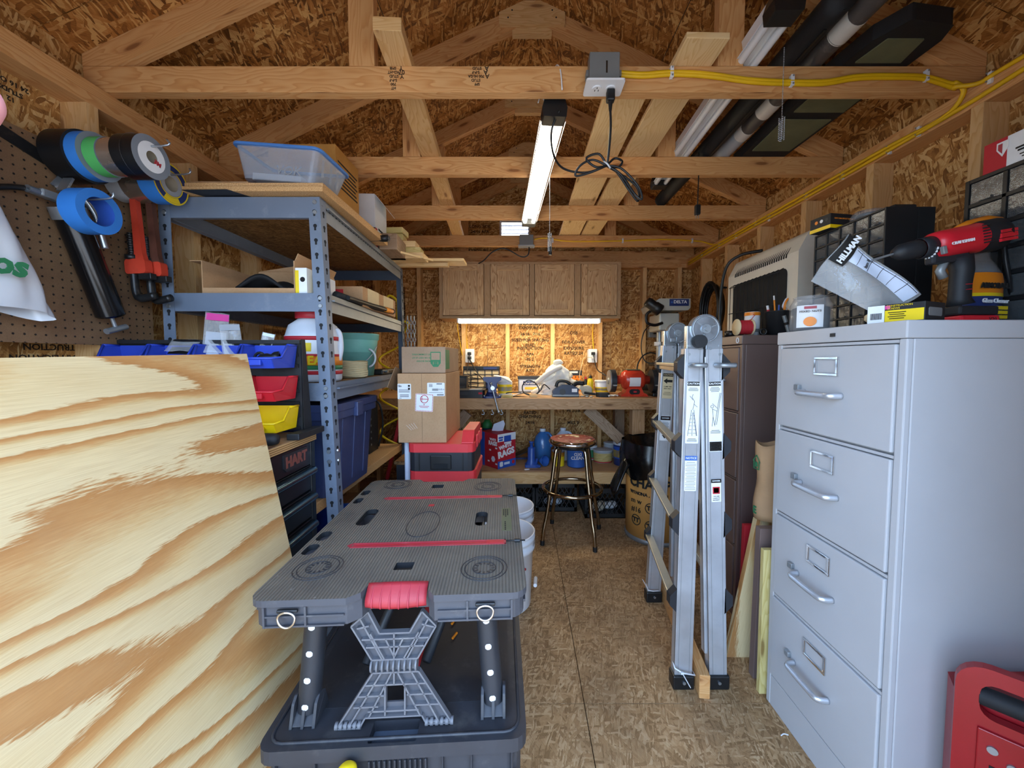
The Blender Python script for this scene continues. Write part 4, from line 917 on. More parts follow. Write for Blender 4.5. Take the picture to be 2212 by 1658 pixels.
p = packet('clear packet with grey print leaning behind the pink headed packet', (-1.03, 1.37, 1.24), (-20, -4, 38), .06, .13, ('white_paper', 'grey_plastic'))
p = packet('packet with black card slumped across the blue bins', (-1.16, 1.30, 1.262), (-62, 0, 25), .08, .09, ('black_plastic', 'black_plastic'))
p = packet('small blue and white packet standing behind the rightmost blue bin', (-.93, 1.385, 1.265), (-8, 12, 0), .045, .065, ('navy', 'paper_blue'))
for lab, x, y, z, L in (('thick black rubber handle lying on the tool chest under the yellow bin', -.89, 1.225, ZC+.0195, .20), ('black rubber handle lying on the tool chest nearest the plywood sheet', -.865, 1.13, ZC+.0195, .16)):
    o = thing('grip_handle', lab, 'handle', (x, y, z), (0, 0, 3)); MB().lathe([(0, -L/2), (.016, -L/2+.004), (.0195, -L/2+.02), (.0195, L/2-.02), (.016, L/2-.004), (0, L/2)], TR(0, 0, 0, 0, 90, 0), 18).build('grip', 'black_matte', o); MB().cyl((-L/2-.03, 0, 0), (-L/2, 0, 0), .008, seg=10).build('tang', 'steel_dark', o)
# ================================================================ plywood sheet leaning in the foreground
pw = thing('plywood_sheet', 'large pale plywood sheet with wavy orange grain leaning at the left front', 'plywood', (-.655, .0, 0), (0, 0, 0))
top = V((-.80, 0, 1.245)); bot = V((-.568, 0, 0)); nrm = V((1.245, 0, .23)).normalized()
b = MB(); y0, y1, th = .25, 1.115, .018
A = [bot+V((0, y0, 0)), bot+V((0, y1, 0)), top+V((0, y1, 0.005)), top+V((0, y0, -.017))]; B = [p-nrm*th for p in A]
H = (top-bot).length; uvq = [(y0, 0), (y1, 0), (y1, H), (y0, H)]
b.add(A+B, [[0, 1, 2, 3], [7, 6, 5, 4]], [uvq, uvq[::-1]])
b.add(A+B, [[3, 2, 6, 7], [1, 5, 6, 2], [0, 4, 5, 1], [0, 3, 7, 4]], [[(0, 0), (.9, 0), (.9, .018), (0, .018)], [(0, 0), (0, .018), (1.2, .018), (1.2, 0)], [(0, 0), (0, .018), (1, .018), (1, 0)], [(0, 0), (1.2, 0), (1.2, .018), (0, .018)]], m=1)
b.build('panel', ['plywood', 'ply_edge'], pw, world=True)
# ================================================================ pegboard and what hangs on it
XPB = -1.4595
pb = thing('pegboard', 'brown pegboard panel fixed to the left wall studs', 'pegboard', (XPB, 1.0, 1.28))
b = MB(); y0, y1, z0, z1 = .42, 1.525, 1.283, 1.905
b.add([(XPB, y0, z0), (XPB, y1, z0), (XPB, y1, z1), (XPB, y0, z1)], [[0, 1, 2, 3]], [[(y0, z0), (y1, z0), (y1, z1), (y0, z1)]])
b.box(XPB-.005, XPB-.0002, y0, y1, z0, z1); b.build('panel', 'pegboard', pb, world=True)
for y in (.55, .9585, 1.367): MB().box(XL, XPB-.005, y-.019, y+.019, z0+.02, z1-.02).build('furring_strip', 'pine_stud', pb, world=True)
def peg(parent, y, z, x1, nm='peg_hook'):
    return MB().tube(smooth_path([(XPB, y, z), (XPB+.02, y, z), (x1-.02, y, z), (x1, y, z+.02)], 4), .003, 8).build(nm, 'zinc', parent, world=True)
def roll(lab, y, z, x0, x1, r, mat, side='tape_side', ri=.038, group=None, dz=0, print_=None):
    o = thing('tape_roll', lab, 'tape', (x0, y, z-ri+.003), group=group); T = Matrix.Translation((x0, y, z-ri+.004)) @ Matrix.Rotation(R(90), 4, 'Y'); w = x1-x0
    q = MB(); q.lathe([(r, 0), (r, w)], T, 40); q.lathe([(r, w), (ri, w)], T, 40, m=2); q.lathe([(ri, w), (ri, 0)], T, 40, m=1); q.lathe([(ri, 0), (r, 0)], T, 40, m=2); q.build('tape_body', [mat, 'tape_core', side], o, world=True)
    return o, T, w, ri, r
yA, zA = 1.24, 1.90
pk = thing('peg_hook', 'long steel peg through the upper row of tape rolls', 'hook', (XPB, yA, zA)); peg(pk, yA, zA+.0005, -1.115)
g_ = 'tape rolls on the upper peg'
roll('wide black tape roll at the wall end of the upper peg', yA, zA, -1.432, -1.362, .076, 'tape_black', 'slot_dark')
roll('blue tape roll on the upper peg next to the black roll', yA, zA, -1.36, -1.325, .070, 'tape_blue')
roll('green tape roll in the middle of the upper peg', yA, zA, -1.323, -1.285, .056, 'tape_green')
roll('shiny metal foil tape roll on the upper peg beside the green roll', yA, zA, -1.283, -1.235, .054, 'tape_silver')
o, T, w, ri, r = roll('black tape roll with white printed core at the outer end of the upper peg', yA, zA, -1.233, -1.165, .064, 'tape_black', 'tape_side')
q = MB(); q.lathe([(.045, w+.0008), (.018, w+.0008)], T, 32); cr = q.build('printed_core', 'white_paper', o, world=True)
txt(cr, '3M', .018, frame((-1.165+.0012, yA+.018, zA-.045), (0, .96, -.28), (0, .28, .96)), 'ink_red', bold=.001, world=True)
q = MB(); q.lathe([(.0655, w*.5), (.0665, w*.52)], T, 40); q.build('tape_end', 'grey_plastic', o, world=True)
yL, zL = 1.42, 1.898
pk = thing('peg_hook', 'long steel peg through the lower row of tape rolls', 'hook', (XPB, yL, zL)); peg(pk, yL, zL+.0005, -1.2)
roll('clear tape roll at the wall end of the lower peg', yL, zL, -1.45, -1.40, .062, 'milky', 'milky')
roll('silver duct tape roll on the lower peg', yL, zL, -1.398, -1.33, .064, 'tape_silver')
o, T, w, ri, r = roll('blue tape roll with printed yellow and blue side label on the lower peg', yL, zL, -1.328, -1.268, .068, 'tape_blue', 'navy')
q = MB(); q.lathe([(.071, w+.0006), (.066, w+.0006)], T, 40); q.lathe([(.047, w+.0006), (.043, w+.0006)], T, 40); q.build('gold_ring', 'yellow', o, world=True)
q = MB(); q.lathe([(.042, w+.0006), (.026, w+.0006)], T, 32); q.build('core_label', 'grey_plastic', o, world=True)
q = MB(); q.lathe([(.0655, w+.001), (.048, w+.001)], T, 10, a0=-30, a1=30); q.build('yellow_label', 'yellow', o, world=True)
o, T, w, ri, r = roll('single blue masking tape roll hung in front of the grease gun', 1.20, 1.722, -1.347, -1.293, .066, 'tape_blue', 'tape_blue', .042)
o.children[0].data.materials[1] = M_['blue_mid']
pk = thing('peg_hook', 'steel peg carrying the single blue masking tape roll', 'hook', (XPB, 1.2, 1.722)); peg(pk, 1.2, 1.7225, -1.25)
# grease gun
gg = thing('grease_gun', 'black grease gun with T handle hanging on the pegboard', 'grease gun', (-1.42, 1.24, 1.68))
a = V((-1.412, 1.225, 1.675)); e = V((-1.412, 1.325, 1.385)); d = (e-a).normalized()
MB().cyl(a, e, .038, seg=24).build('barrel', 'black_gloss', gg, world=True); MB().cyl(a-d*.03, a+d*.006, .042, seg=24).build('collar', 'galvanised', gg, world=True)
MB().cyl(a-d*.06, a-d*.03, .016, seg=16).build('head', 'galvanised', gg, world=True); MB().box(-1.432, -1.404, 1.15, 1.215, 1.712, 1.735).build('outlet_block', 'galvanised', gg, bev=.004, world=True)
b = MB(); b.tube(smooth_path([(-1.418, 1.15, 1.722), (-1.43, 1.12, 1.722), (-1.445, 1.07, 1.70), (-1.449, 1.03, 1.66), (-1.449, 1.01, 1.62)], 6), .008, 10); b.build('hose', 'black_plastic', gg, world=True); MB().cyl((-1.418, 1.165, 1.722), (-1.418, 1.125, 1.722), .011, seg=10).build('hose_ferrule', 'zinc', gg, world=True)
b = MB(); b.bar((-1.40, 1.195, 1.745), (-1.40, 1.215, 1.79), .03, .006); b.bar((-1.43, 1.20, 1.76), (-1.43, 1.222, 1.795), .004, .02); b.build('lever_bracket', 'zinc', gg, world=True)
b = MB(); b.tube(smooth_path([(-1.385, 1.225, 1.76), (-1.38, 1.265, 1.70), (-1.385, 1.285, 1.64), (-1.385, 1.295, 1.60)], 5), .009, 8); b.build('lever', 'zinc', gg, world=True)
MB().cyl(e, e+d*.006, .039, .033, 20).build('end_cap', 'black_gloss', gg, world=True); MB().cyl(e, e+d*.05, .006, seg=10).build('rod', 'galvanised', gg, world=True); q = e+d*.05; MB().cyl(q+V((0, -.033, -.01)), q+V((0, .033, .012)), .010, seg=12).build('t_handle', 'galvanised', gg, world=True)
# pipe wrenches
def wrench(lab, loc, rz, mat, jaw):
    o = thing('pipe_wrench', lab, 'wrench', loc, (0, -3, rz)); o.scale = (.82, 1, 1.05)
    hb = MB(); hb.prism([(-.013, 0), (.013, 0), (.016, -.1), (.019, -.2), (.026, -.225), (-.024, -.225), (-.016, -.2), (-.013, -.1)], .018, frame((0, .009, 0), (1, 0, 0), (0, 0, 1))); hb.build('handle', mat, o, bev=.004)
    MB().prism(rrect(.09, .05, .012, 3), .028, frame((-.012, .014, -.245), (1, 0, 0), (0, 0, 1))).build('head_housing', 'wrench_red', o, bev=.005)
    s = MB(); s.cyl((-.034, 0, -.13), (-.034, 0, -.215), .011, seg=12)
    for k in range(9): s.lathe([(.011, 0), (.0135, .003), (.011, .006)], TR(-.034, 0, -.14-.008*k), 12)
    s.build('hook_jaw_shank', 'steel_dark', o); MB().lathe([(.012, 0), (.024, .003), (.024, .016), (.012, .019)], TR(-.034, 0, -.222), 18).build('adjusting_nut', 'steel_dark', o)
    j = MB(); j.tube(smooth_path([(-.034, 0, -.26), (-.034, 0, -.33), (-.015, 0, -.352), (.05, 0, -.345)], 5), .0135, 8); j.build('hook_jaw', 'steel_dark', o, label='dark steel jaw'); MB().box(-.005, .05, -.012, .012, -.29, -.27).build('heel_jaw', 'steel_dark', o, bev=.002)
wrench('orange red pipe wrench hanging at the pegboard end, left one of the pair', (-1.395, 1.41, 1.825), 0, 'wrench_red', 0)
wrench('worn rust red pipe wrench hanging beside the shelving post, right one of the pair', (-1.372, 1.446, 1.822), 0, 'rust', 0)
t = thing('peg_hook', 'small bright hook beside the pipe wrench handles', 'hook', (XPB, 1.42, 1.83)); MB().tube(smooth_path([(XPB, 1.42, 1.83), (XPB+.03, 1.42, 1.83), (XPB+.045, 1.42, 1.825), (XPB+.042, 1.42, 1.79)], 4), .003, 8).build('wire', 'zinc', t, world=True)
t = thing('ruler', 'black steel straightedge hung at a slant on the pegboard', 'ruler', (XPB+.004, 1.1, 1.86)); MB().bar((XPB+.004, 1.03, 1.893), (XPB+.004, 1.205, 1.842), .004, .034).build('blade', 'steel_dark', t, world=True)
MB().cyl((XPB+.006, 1.05, 1.887), (XPB+.0065, 1.05, 1.887), .004).build('hang_hole', 'slot_dark', t, world=True)
# white bag
t = thing('plastic_bag', 'white plastic bag with green lettering hanging on the pegboard at the left edge', 'bag', (-1.40, .95, 1.38))
def bagf(u, v):
    a = u*2*math.pi; z = 1.372+v*.42; wy = .15*(1-.72*v**1.2)+.01*math.sin(7*v+3*a); wx = .045*(math.sin(min(1, .12+v*1.3)*math.pi*.75))*(1-.5*v)+.008
    rr = 1+.05*math.sin(a*5+v*9)+.04*math.sin(a*9-v*14)
    return (-1.378+wx*math.cos(a)*rr, .99-.085*v+wy*math.sin(a)*rr, z+.012*math.sin(a*2)*(1-v)-.035*(1-v)*math.sin(a)*.6)
b = MB(); b.grid(bagf, 48, 26); b.build('bag_body', 'white_plastic', t, world=True)
MB().tube([(XPB, .905, 1.79), (-1.40, .905, 1.795), (-1.385, .905, 1.815)], .003, 6).build('hook', 'zinc', t, world=True)
txt(t, 'os', .075, frame((-1.314, 1.0, 1.475), (0, 1, -.05), (.25, 0, 1)), 'green_label', bold=.003, world=True, ext=.001)
# ================================================================ folding work table in front
wt = thing('work_table', 'dark plastic folding work table with red channels and red grip', 'table', (-.268, .745, 0), (0, 0, 3.2))
Mi = wt.matrix_basis.inverted() if False else (Matrix.Translation(wt.location) @ Matrix.Rotation(R(3.2), 4, 'Z')).inverted()
def tl(px, py, z=.76): p = Mi @ atZ(px, py, z); return p.x, p.y
W2, LT = .277, .755
def outline(w2, y0, y1, notch=True, r=.03, ins=0):
    w2 -= ins; y0 += ins; y1 -= ins
    P = []
    def corner(cx, cy, a): P.extend([(cx+r*math.cos(R(a+90*k/4)), cy+r*math.sin(R(a+90*k/4))) for k in range(5)])
    corner(-w2+r, y0+r, 180)
    if notch: P.extend([(-.085, y0), (-.062, y0+.018), (-.055, y0+.045), (.070, y0+.045), (.074, y0+.018), (.088, y0)])
    corner(w2-r, y0+r, 270); corner(w2-r, y1-r, 0)
    if notch: P.extend([(.095, y1), (.075, y1-.03), (-.075, y1-.03), (-.095, y1)])
    corner(-w2+r, y1-r, 90); return P
def slot(px, py, w, l, r=None):
    x, y = tl(px, py); return rrect(w, l, min(w, l)*.49 if r is None else r, 5, x, y)
H_ = [slot(794, 1116, .038, .12), slot(1040, 1119, .036, .10), slot(790, 1064, .026, .05), slot(774, 1081, .026, .05), slot(700, 1157, .03, .055), slot(671, 1186, .03, .055), slot(873, 1222, .042, .032, .003), slot(946, 1050, .042, .036, .003)]
b = MB(); b.plate(outline(W2, 0, LT), H_, .746, .76, m=0, wall_m=1, hole_m=2); b.build('table_top', ['table_top', 'table_side', 'slot_dark'], wt, bev=.003, ang=60)  # hole walls coloured near black to stand for the shade under the table
b = MB(); b.plate(outline(W2, 0, LT, ins=.006), [[(x, y) for x, y in rrect(.50-.09, LT-.19, .02, 3, 0, LT/2)]], .703, .746); b.build('skirt', 'table_side', wt, bev=.003, ang=60)
rb = MB()
for x in (-.245, -.165, .155, .245): rb.box(x-.002, x+.002, .0005, .012, .703, .745)
rb.box(-.246, -.09, .0015, .008, .723, .7265); rb.box(.095, .246, .0015, .008, .723, .7265); rb.box(-.246, -.09, .001, .008, .703, .7065); rb.box(.095, .246, .001, .008, .703, .7065)
for y in (.06, .16, .26, .36, .46, .56, .66): rb.box(W2-.012, W2-.0005, y-.002, y+.002, .703, .745); rb.box(-W2+.0005, -W2+.012, y-.002, y+.002, .703, .745)
rb.box(W2-.009, W2-.002, .03, .72, .723, .7265); rb.box(-W2+.002, -W2+.009, .03, .72, .723, .7265); rb.build('skirt_rib', 'table_side', wt)
ub = MB()
for x in (-.17, -.085, .085, .17): ub.box(x-.002, x+.002, .06, LT-.06, .715, .7455)
for y in (.18, .30, .45, .6): ub.box(-.23, .23, y-.002, y+.002, .715, .7455)
ub.build('underside_rib', 'table_dark', wt)
g = MB(); g.grid(lambda u, v: (-.054+.123*u, .046-.026*math.sin(v*math.pi*.62)-.008*math.sin(u*math.pi), .762-.034*v+.006*math.sin(u*math.pi)*(1-v)), 14, 8)
gp = g.build('grip', 'red_grip', wt, solid=.006, label='red grip worn grey at the left')
gr = MB()
for k in range(6): x = -.04+.0185*k; gr.tube([(x, .046-.028*math.sin(v*math.pi*.62)-.008*math.sin((x+.054)/.123*math.pi)-.0022, .762-.034*v+.006*math.sin((x+.054)/.123*math.pi)*(1-v)) for v in [q/8 for q in range(9)]], .0018, 6)
gr.build('grip_rib', 'red_worn', gp)
g2 = MB().box(-.07, .07, LT-.03, LT-.012, .71, .757); g2.build('grip', 'red_worn', wt, bev=.006)
for (a, e, w) in (((764, 1174), (1093, 1174), .024), ((839, 1074), (1085, 1074), .022)):
    x0, y0 = tl(*a); x1, y1 = tl(*e); y0 = y1 = (y0+y1)/2
    ch = MB(); ch.box(x0, x1, y0-w/2, y0-w/2+.004, .7595, .7615); ch.box(x0, x1, y0+w/2-.004, y0+w/2, .7595, .7615); ch.box(x1-.004, x1, y0-w/2, y0+w/2, .7595, .7615); ch.box(x0+.002, x1, y0-w/2+.003, y0+w/2-.003, .7597, .7603)
    ch.prism([(x0, y0-w/2), (x0, y0+w/2), (x0-.012, y0)], .0018, TR(0, 0, .7597)); c0 = ch.build('red_channel', 'red_worn', wt, label='red recessed channel')
    MB().box(x0+.01, x1-.05, y0-.0025, y0+.0025, .7604, .7608).build('channel_groove', 'ink_red', c0); MB().box(x1-.05, x1-.006, y0-.006, y0+.006, .7604, .7622).build('slider', 'ink_red', c0)
    k = MB(); k.tube([(x1, y0, .763), (x1+.05, y0, .763)], .002, 6); k.cyl((x1+.022, y0, .763), (x1+.036, y0, .763), .0055, seg=10); k.build('pull_cord', 'black_plastic', c0)
for q, r in (((688, 1225), .052), ((1046, 1226), .052), ((1054, 1050), .05), ((860, 1046), .05)):
    x, y = tl(*q); rg = MB()
    for rr in (r, r*.84, r*.5): rg.tube([(x+rr*math.cos(R(a)), y+rr*math.sin(R(a)), .7602) for a in range(0, 360, 12)], .0012, 5, closed=True)
    for a in range(0, 360, 30): rg.bar((x+r*.3*math.cos(R(a)), y+r*.3*math.sin(R(a)), .7603), (x+r*.45*math.cos(R(a)), y+r*.45*math.sin(R(a)), .7603), .004, .001)
    rg.build('round_emblem', 'table_dark', wt)
x, y = tl(915, 1130); lg = MB(); lg.tube([(x+.045*math.cos(R(a)), y+.085*math.sin(R(a)), .7602) for a in range(0, 360, 10)], .0014, 5, closed=True); lg.build('oval_emblem', 'table_dark', wt)
x, y = tl(932, 1091); MB().prism(rrect(.018, .016, .002, 3, x, y), .001, TR(0, 0, .7598)).build('red_mark', 'ink_red', wt)
x, y = tl(1094, 1120); MB().prism(rrect(.028, .16, .004, 3, x, y), .0006, TR(0, 0, .7599)).build('text_panel', 'olive', wt)
for k, (dx, dy, L) in enumerate([(-.008, .05, .05), (-.002, .045, .06), (.004, .05, .05), (-.004, -.045, .06), (.004, -.045, .05), (.01, .045, .04)]):
    for j in range(5): MB().box(x+dx-.0018, x+dx+.0018, y+dy-L/2+j*L/5, y+dy-L/2+j*L/5+L/7, .7604, .7608).build('text_line', 'ink', wt) if j < 5 and k < 4 else None
for px_ in (630, 1048):
    p = Mi @ atY(px_, 1318, .748); x = p.x
    MB().box(x-.02, x+.02, -.004, .002, .735, .742).build('ring_clip', 'black_plastic', wt, bev=.002)
    MB().tube([(x+.0165*math.cos(R(a)), -.006, .7265+.019*math.sin(R(a)) if a > 180 else .7265+.012*math.sin(R(a))) for a in range(0, 360, 12)], .0024, 8, closed=True).build('d_ring', 'chrome', wt, label='steel D ring')
# tray and its bracket
ZT2 = .44
b = MB(); b.plate(outline(W2, .006, LT, False), [rrect(.10, .05, .004, 3, -.005, .038)], ZT2-.03, ZT2, m=0); tr = b.build('lower_tray', 'tray_black', wt, bev=.004, ang=60)
MB().box(-.06, .05, .01, .068, ZT2-.0305, ZT2-.024).build('tray_recess', 'navy' if False else 'shelf_steel_dark', tr)
b = MB(); b.prism(outline(W2, .006, LT, False, ins=.012), .11, TR(0, 0, ZT2-.14))
for x in [-.05+.0105*k for k in range(12)]: b.box(x-.0022, x+.0022, .006, .02, ZT2-.09, ZT2-.034)
for x in (-.24, -.16, .10, .16, .245): b.box(x-.002, x+.002, .008, .02, ZT2-.14, ZT2-.03)
b.box(-.26, -.07, .009, .02, ZT2-.085, ZT2-.081); b.box(.09, .26, .009, .02, ZT2-.085, ZT2-.081); b.build('tray_body', 'tray_black', wt, bev=.002)
rim_ = MB(); rim_.tube([(x, y, ZT2+.001) for x, y in outline(W2, .006, LT, False, ins=.016)], .0035, 6, closed=True); rim_.build('tray_rim', 'tray_black', tr)
MB().box(-.02, .012, .20, .45, ZT2+.0005, ZT2+.003).build('red_channel', 'ink_red', tr); MB().box(-.24, .24, .10, LT-.08, ZT2-.0005, ZT2+.0008).build('tray_floor', 'table_dark', tr)
for sx in (-1, 1):
    for k in range(3):
        rf = MB(); rf.prism([(-.035, 0), (.035, 0), (.02, .045), (.006, .055), (-.006, .055), (-.02, .045)], .006, frame((sx*.205-.024+.024*k-.003, .085, ZT2), (0, 1, 0), (0, 0, 1))); rf.build('leg_socket', 'tray_black', tr, bev=.002)
    rf = MB(); rf.bar((sx*.205, .055, ZT2+.002), (sx*.205, .10, ZT2+.04), .055, .006, up=(0, -1, 1)); rf.build('leg_socket', 'tray_black', tr, bev=.002)
    a = V((sx*.205, .085, ZT2+.02)); e = V((sx*(.185), .10, .71)); lg = MB(); lg.cyl(a, e, .0235, seg=20); le = lg.build('leg', 'charcoal', wt)
    dd = (e-a); L = dd.length
    for q in (.07, .3, .53, .76):
        p = a+dd*q+V((0, -.0205, 0)); MB().ball(p, .0085, (1, .6, 1), 10).build('button', 'white_plastic', le)
    a2 = V((sx*.205, LT-.085, ZT2)); MB().cyl(a2, (sx*.185, LT-.1, .71), .0235, seg=16).build('leg', 'charcoal', wt)
    for yy in (.09, LT-.09): MB().cyl((sx*.20, yy, ZT2-.13), (sx*.245, yy+(.04 if yy > .3 else -.02), .0), .024, seg=16).build('floor_leg', 'charcoal', wt)
yb = .052
def bk(px, py): p = Mi @ atY(px, py, .795); return p.x, p.z
def bracket(name, pts, ribs, hole):
    o = MB(); P = [bk(*q) for q in pts]; Hh = [[bk(*q) for q in hole]] if hole else []
    Mb = Matrix(((1, 0, 0, 0), (0, 0, -1, yb), (0, 1, 0, 0), (0, 0, 0, 1)))
    o.plate(P, Hh, -.004, .0, Mb); w = o.build(name, 'bracket_web', wt)
    r = MB()
    for a, e in ribs:
        (x0, z0), (x1, z1) = bk(*a), bk(*e); r.bar((x0, yb-.003, z0), (x1, yb-.003, z1), .0034, .012, up=(0, -1, 0))
    r.build('bracket_rib', 'bracket_grey', w)
U = [(763, 1345), (798, 1315), (822, 1362), (886, 1362), (912, 1318), (942, 1350), (903, 1418), (806, 1418)]
bracket('upper_bracket', U, [(U[i], U[(i+1) % 8]) for i in range(8)]+[((785, 1374), (928, 1374)), ((794, 1391), (916, 1391)), ((782, 1330), (828, 1418)), ((926, 1333), (880, 1418)), ((853, 1362), (853, 1418)), ((803, 1362), (833, 1418)), ((905, 1362), (873, 1418)), ((835, 1374), (853, 1412)), ((872, 1374), (854, 1412)), ((775, 1350), (800, 1345)), ((912, 1345), (938, 1352))], None)
Lw = [(808, 1446), (905, 1446), (976, 1560), (922, 1560), (912, 1541), (792, 1541), (780, 1562), (732, 1562)]
bracket('lower_bracket', Lw, [(Lw[i], Lw[(i+1) % 8]) for i in range(8)]+[((793, 1472), (921, 1472)), ((778, 1495), (834, 1495)), ((880, 1495), (934, 1495)), ((768, 1518), (820, 1518)), ((895, 1518), (948, 1518)), ((798, 1528), (905, 1528)), ((826, 1446), (757, 1560)), ((890, 1446), (950, 1560)), ((834, 1474), (834, 1538)), ((876, 1474), (876, 1538)), ((848, 1446), (800, 1540)), ((860, 1446), (908, 1540)), ((853, 1446), (853, 1472))], [(834, 1476), (874, 1476), (874, 1516), (834, 1516)])
hz = bk(855, 1432)[1]; hx0, hx1 = bk(806, 1432)[0], bk(900, 1432)[0]
h = MB()
for k in range(9):
    x = hx0+(hx1-hx0)*k/8; h.cyl((x-.0018, yb-.004, hz), (x+.0018, yb-.004, hz), .0135, seg=14)
h.box(hx0, hx1, yb-.004, yb+.002, hz-.012, hz+.012); h.build('hinge', 'bracket_grey', wt)
for a, e in (((732, 780), 1566), ((922, 976), 1563)):
    x0, x1 = bk(a[0], e)[0], bk(a[1], e)[0]; z = ZT2+.008; f = MB()
    for k in range(6):
        x = x0+(x1-x0)*k/5; f.cyl((x-.003, yb-.004, z), (x+.003, yb-.004, z), .008, seg=12)
    f.cyl((x0, yb-.004, z), (x1, yb-.004, z), .004, seg=8); f.build('foot_hinge', 'bracket_grey', wt)
b = MB(); b.tube([(.03, .2, ZT2+.02), (.16, .55, .70)], .012, 10); b.tube([(-.12, .2, ZT2+.02), (-.02, .5, .70)], .012, 10); b.build('inner_brace', 'charcoal', wt)
for x, y in ((.085, .30), (.075, .36)): o = thing('loose_screw', 'small amber screw lying on the work table tray' if y < .33 else 'second amber screw lying deeper on the work table tray', 'screw', tuple(Mi.inverted() @ V((x, y, ZT2+.0045)))); MB().cyl((0, 0, 0), (.008, .022, 0), .0035, seg=8).build('shank', 'orange', o)
t = thing('caulk_gun', 'yellow and black tool standing upright in front of the work table tray', 'tool', (-.352, .725, .012))
MB().cyl((0, 0, -.012), (0, 0, 0), .024, seg=20).build('foot', 'black_plastic', t); MB().cyl((0, 0, 0), (0, 0, .30), .019, seg=20).build('barrel', 'black_matte', t); MB().lathe([(.0, .3), (.021, .3), (.022, .36), (.0185, .405), (.012, .412), (0, .413)], seg=24).build('yellow_cap', 'yellow', t, label='yellow cap'); MB().bar((0, -.019, .30), (0, -.0215, .375), .016, .006, up=(0, -1, 0)).build('switch', 'black_plastic', t, bev=.003)
# buckets by the table
def bucket(lab, x, y, z, logo, n=1):
    o = thing('bucket', lab, 'bucket', (x, y, z), group='white buckets beside the work table'); b = MB()
    b.lathe([(0, 0), (.125, 0), (.13, .006), (.142, .29), (.152, .292), (.152, .312), (.144, .314), (.146, .335), (.152, .337), (.152, .352), (.147, .354), (.148, .365), (.153, .37), (.149, .375), (.143, .37), (.126, .012), (0, .012)], seg=40); b.build('bucket_body', 'white_plastic', o)
    MB().tube([(.152*math.cos(R(a)), .152*math.sin(R(a))-.0, .315-.16*math.sin(R(max(0, a-0)))*0) for a in range(-20, 200, 20)], .0022, 6).build('handle_wire', 'zinc', o)
    if logo:
        g_ = MB(); g_.tube([(.1375*math.cos(R(a)), .1375*math.sin(R(a)), z_) for a, z_ in [(-62+26*math.cos(R(k)), .19+.045*math.sin(R(k))) for k in range(40, 330, 10)]], .007, 6, flat=1); g_.build('red_logo', 'ink_red', o); MB().cyl((.155, -.03, .14), (.15, -.11, .15), .009, seg=10).build('handle_grip', 'white_plastic', o)
bucket('white bucket beside the work table, the nearer one, with a red logo', -.092, 1.90, 0, True)
bucket('white bucket beside the work table, the farther one', -.088, 2.235, 0, False)
# ================================================================ stack of tool boxes and cartons behind the table
def toolbox(lab, x0, x1, y0, y1, z0, z1, zl, raised, group='stacked red and black tool boxes'):
    o = thing('tool_box', lab, 'tool box', ((x0+x1)/2, (y0+y1)/2, z0), group=group); b = MB()
    P = rrect(x1-x0, y1-y0, .03, 2); b.prism(P, z1-z0); b.build('case_body', 'charcoal', o, bev=.004)
    for x in (-.11, .11): MB().box(x-.003, x+.003, -(y1-y0)/2-.004, -(y1-y0)/2+.002, .006, z1-z0-.006).build('rib', 'black_plastic', o)
    l = MB(); l.prism(rrect(x1-x0+.012, y1-y0+.012, .034, 2), zl-z1, TR(0, 0, z1-z0+.0005)); lo = l.build('lid', 'red_tool', o, bev=.006, label='red lid')
    if raised:
        w = x1-x0
        MB().prism([(-.30, 0), (.3, 0), (.27, .06), (-.2, .06)], .06, frame(((x1-x0)/2-.062, -.0, zl-z0), (0, 1, 0), (0, 0, 1)) @ Matrix.Diagonal(((y1-y0)/.62, 1, 1, 1))).build('raised_end', 'red_tool', lo, bev=.008)
        for k in range(3): MB().box(w/2+.002, w/2+.012, -.1+.09*k, -.06+.09*k, z1-z0+.01, zl-z0+.03).build('latch', 'red_tool', lo, bev=.003)
    h = MB(); h.box(-.052, .052, -(y1-y0)/2-.014, -(y1-y0)/2-.001, (z1-z0)-.085 if z1-z0 < .2 else z1-z0-.09, z1-z0-.012); ho = h.build('latch_handle', 'black_plastic', o, bev=.004)
    MB().box(-.036, .036, -(y1-y0)/2-.0165, -(y1-y0)/2-.0135, (z1-z0)-.078, z1-z0-.055).build('latch_slot', 'slot_dark', ho)
    return o
toolbox('tall lower tool box of the red and black stack, its lid under the upper case', -.575, -.245, 1.92, 2.26, 0, .615, .668, False)
toolbox('upper red lidded black tool case carrying the cardboard boxes', -.578, -.25, 1.915, 2.27, .669, .765, .808, True)
c = carton('cardboard_box', 'tall cardboard box with three white shipping labels on the red tool box', (-.505, 2.14, .8095), (.245, .42, .352), 0, 'cardboard', tape=False)
c.location = (-.512, 2.145, .8095)
def lab_(par, o, right, up, w, h, name='shipping_label', mat='white_paper', r=.004):
    M = frame(o, right, up); return MB().prism(rrect(w, h, r, 2), .0006, M).build(name, mat, par), M
def lines(par, M, specs, mat='ink', name='print_line'):
    b = MB()
    for x, y, w, h in specs: b.box(x-w/2, x+w/2, y-h/2, y+h/2, .0006, .0009, M)
    return b.build(name, mat, par)
yf = -.2105
l, M = lab_(c, (-.088, yf, .262), (1, 0, 0), (0, 0, 1), .068, .078); lines(l, M, [(0, .008-.006*k, .055, .002) for k in range(3)]+[(0, -.018, .045, .003), (0, -.026, .045, .003), (-.02, -.034, .012, .002), (.024, .028, .01, .01), (.024, .014, .01, .01), (-.02, .028, .014, .002), (-.02, .024, .014, .002)])
MB().tube([(-.026+.005*math.cos(R(a)), .028+.005*math.sin(R(a)), .0008) for a in range(0, 360, 30)], .001, 5, closed=True).build('ring_mark', 'ink', l).data.transform(M)
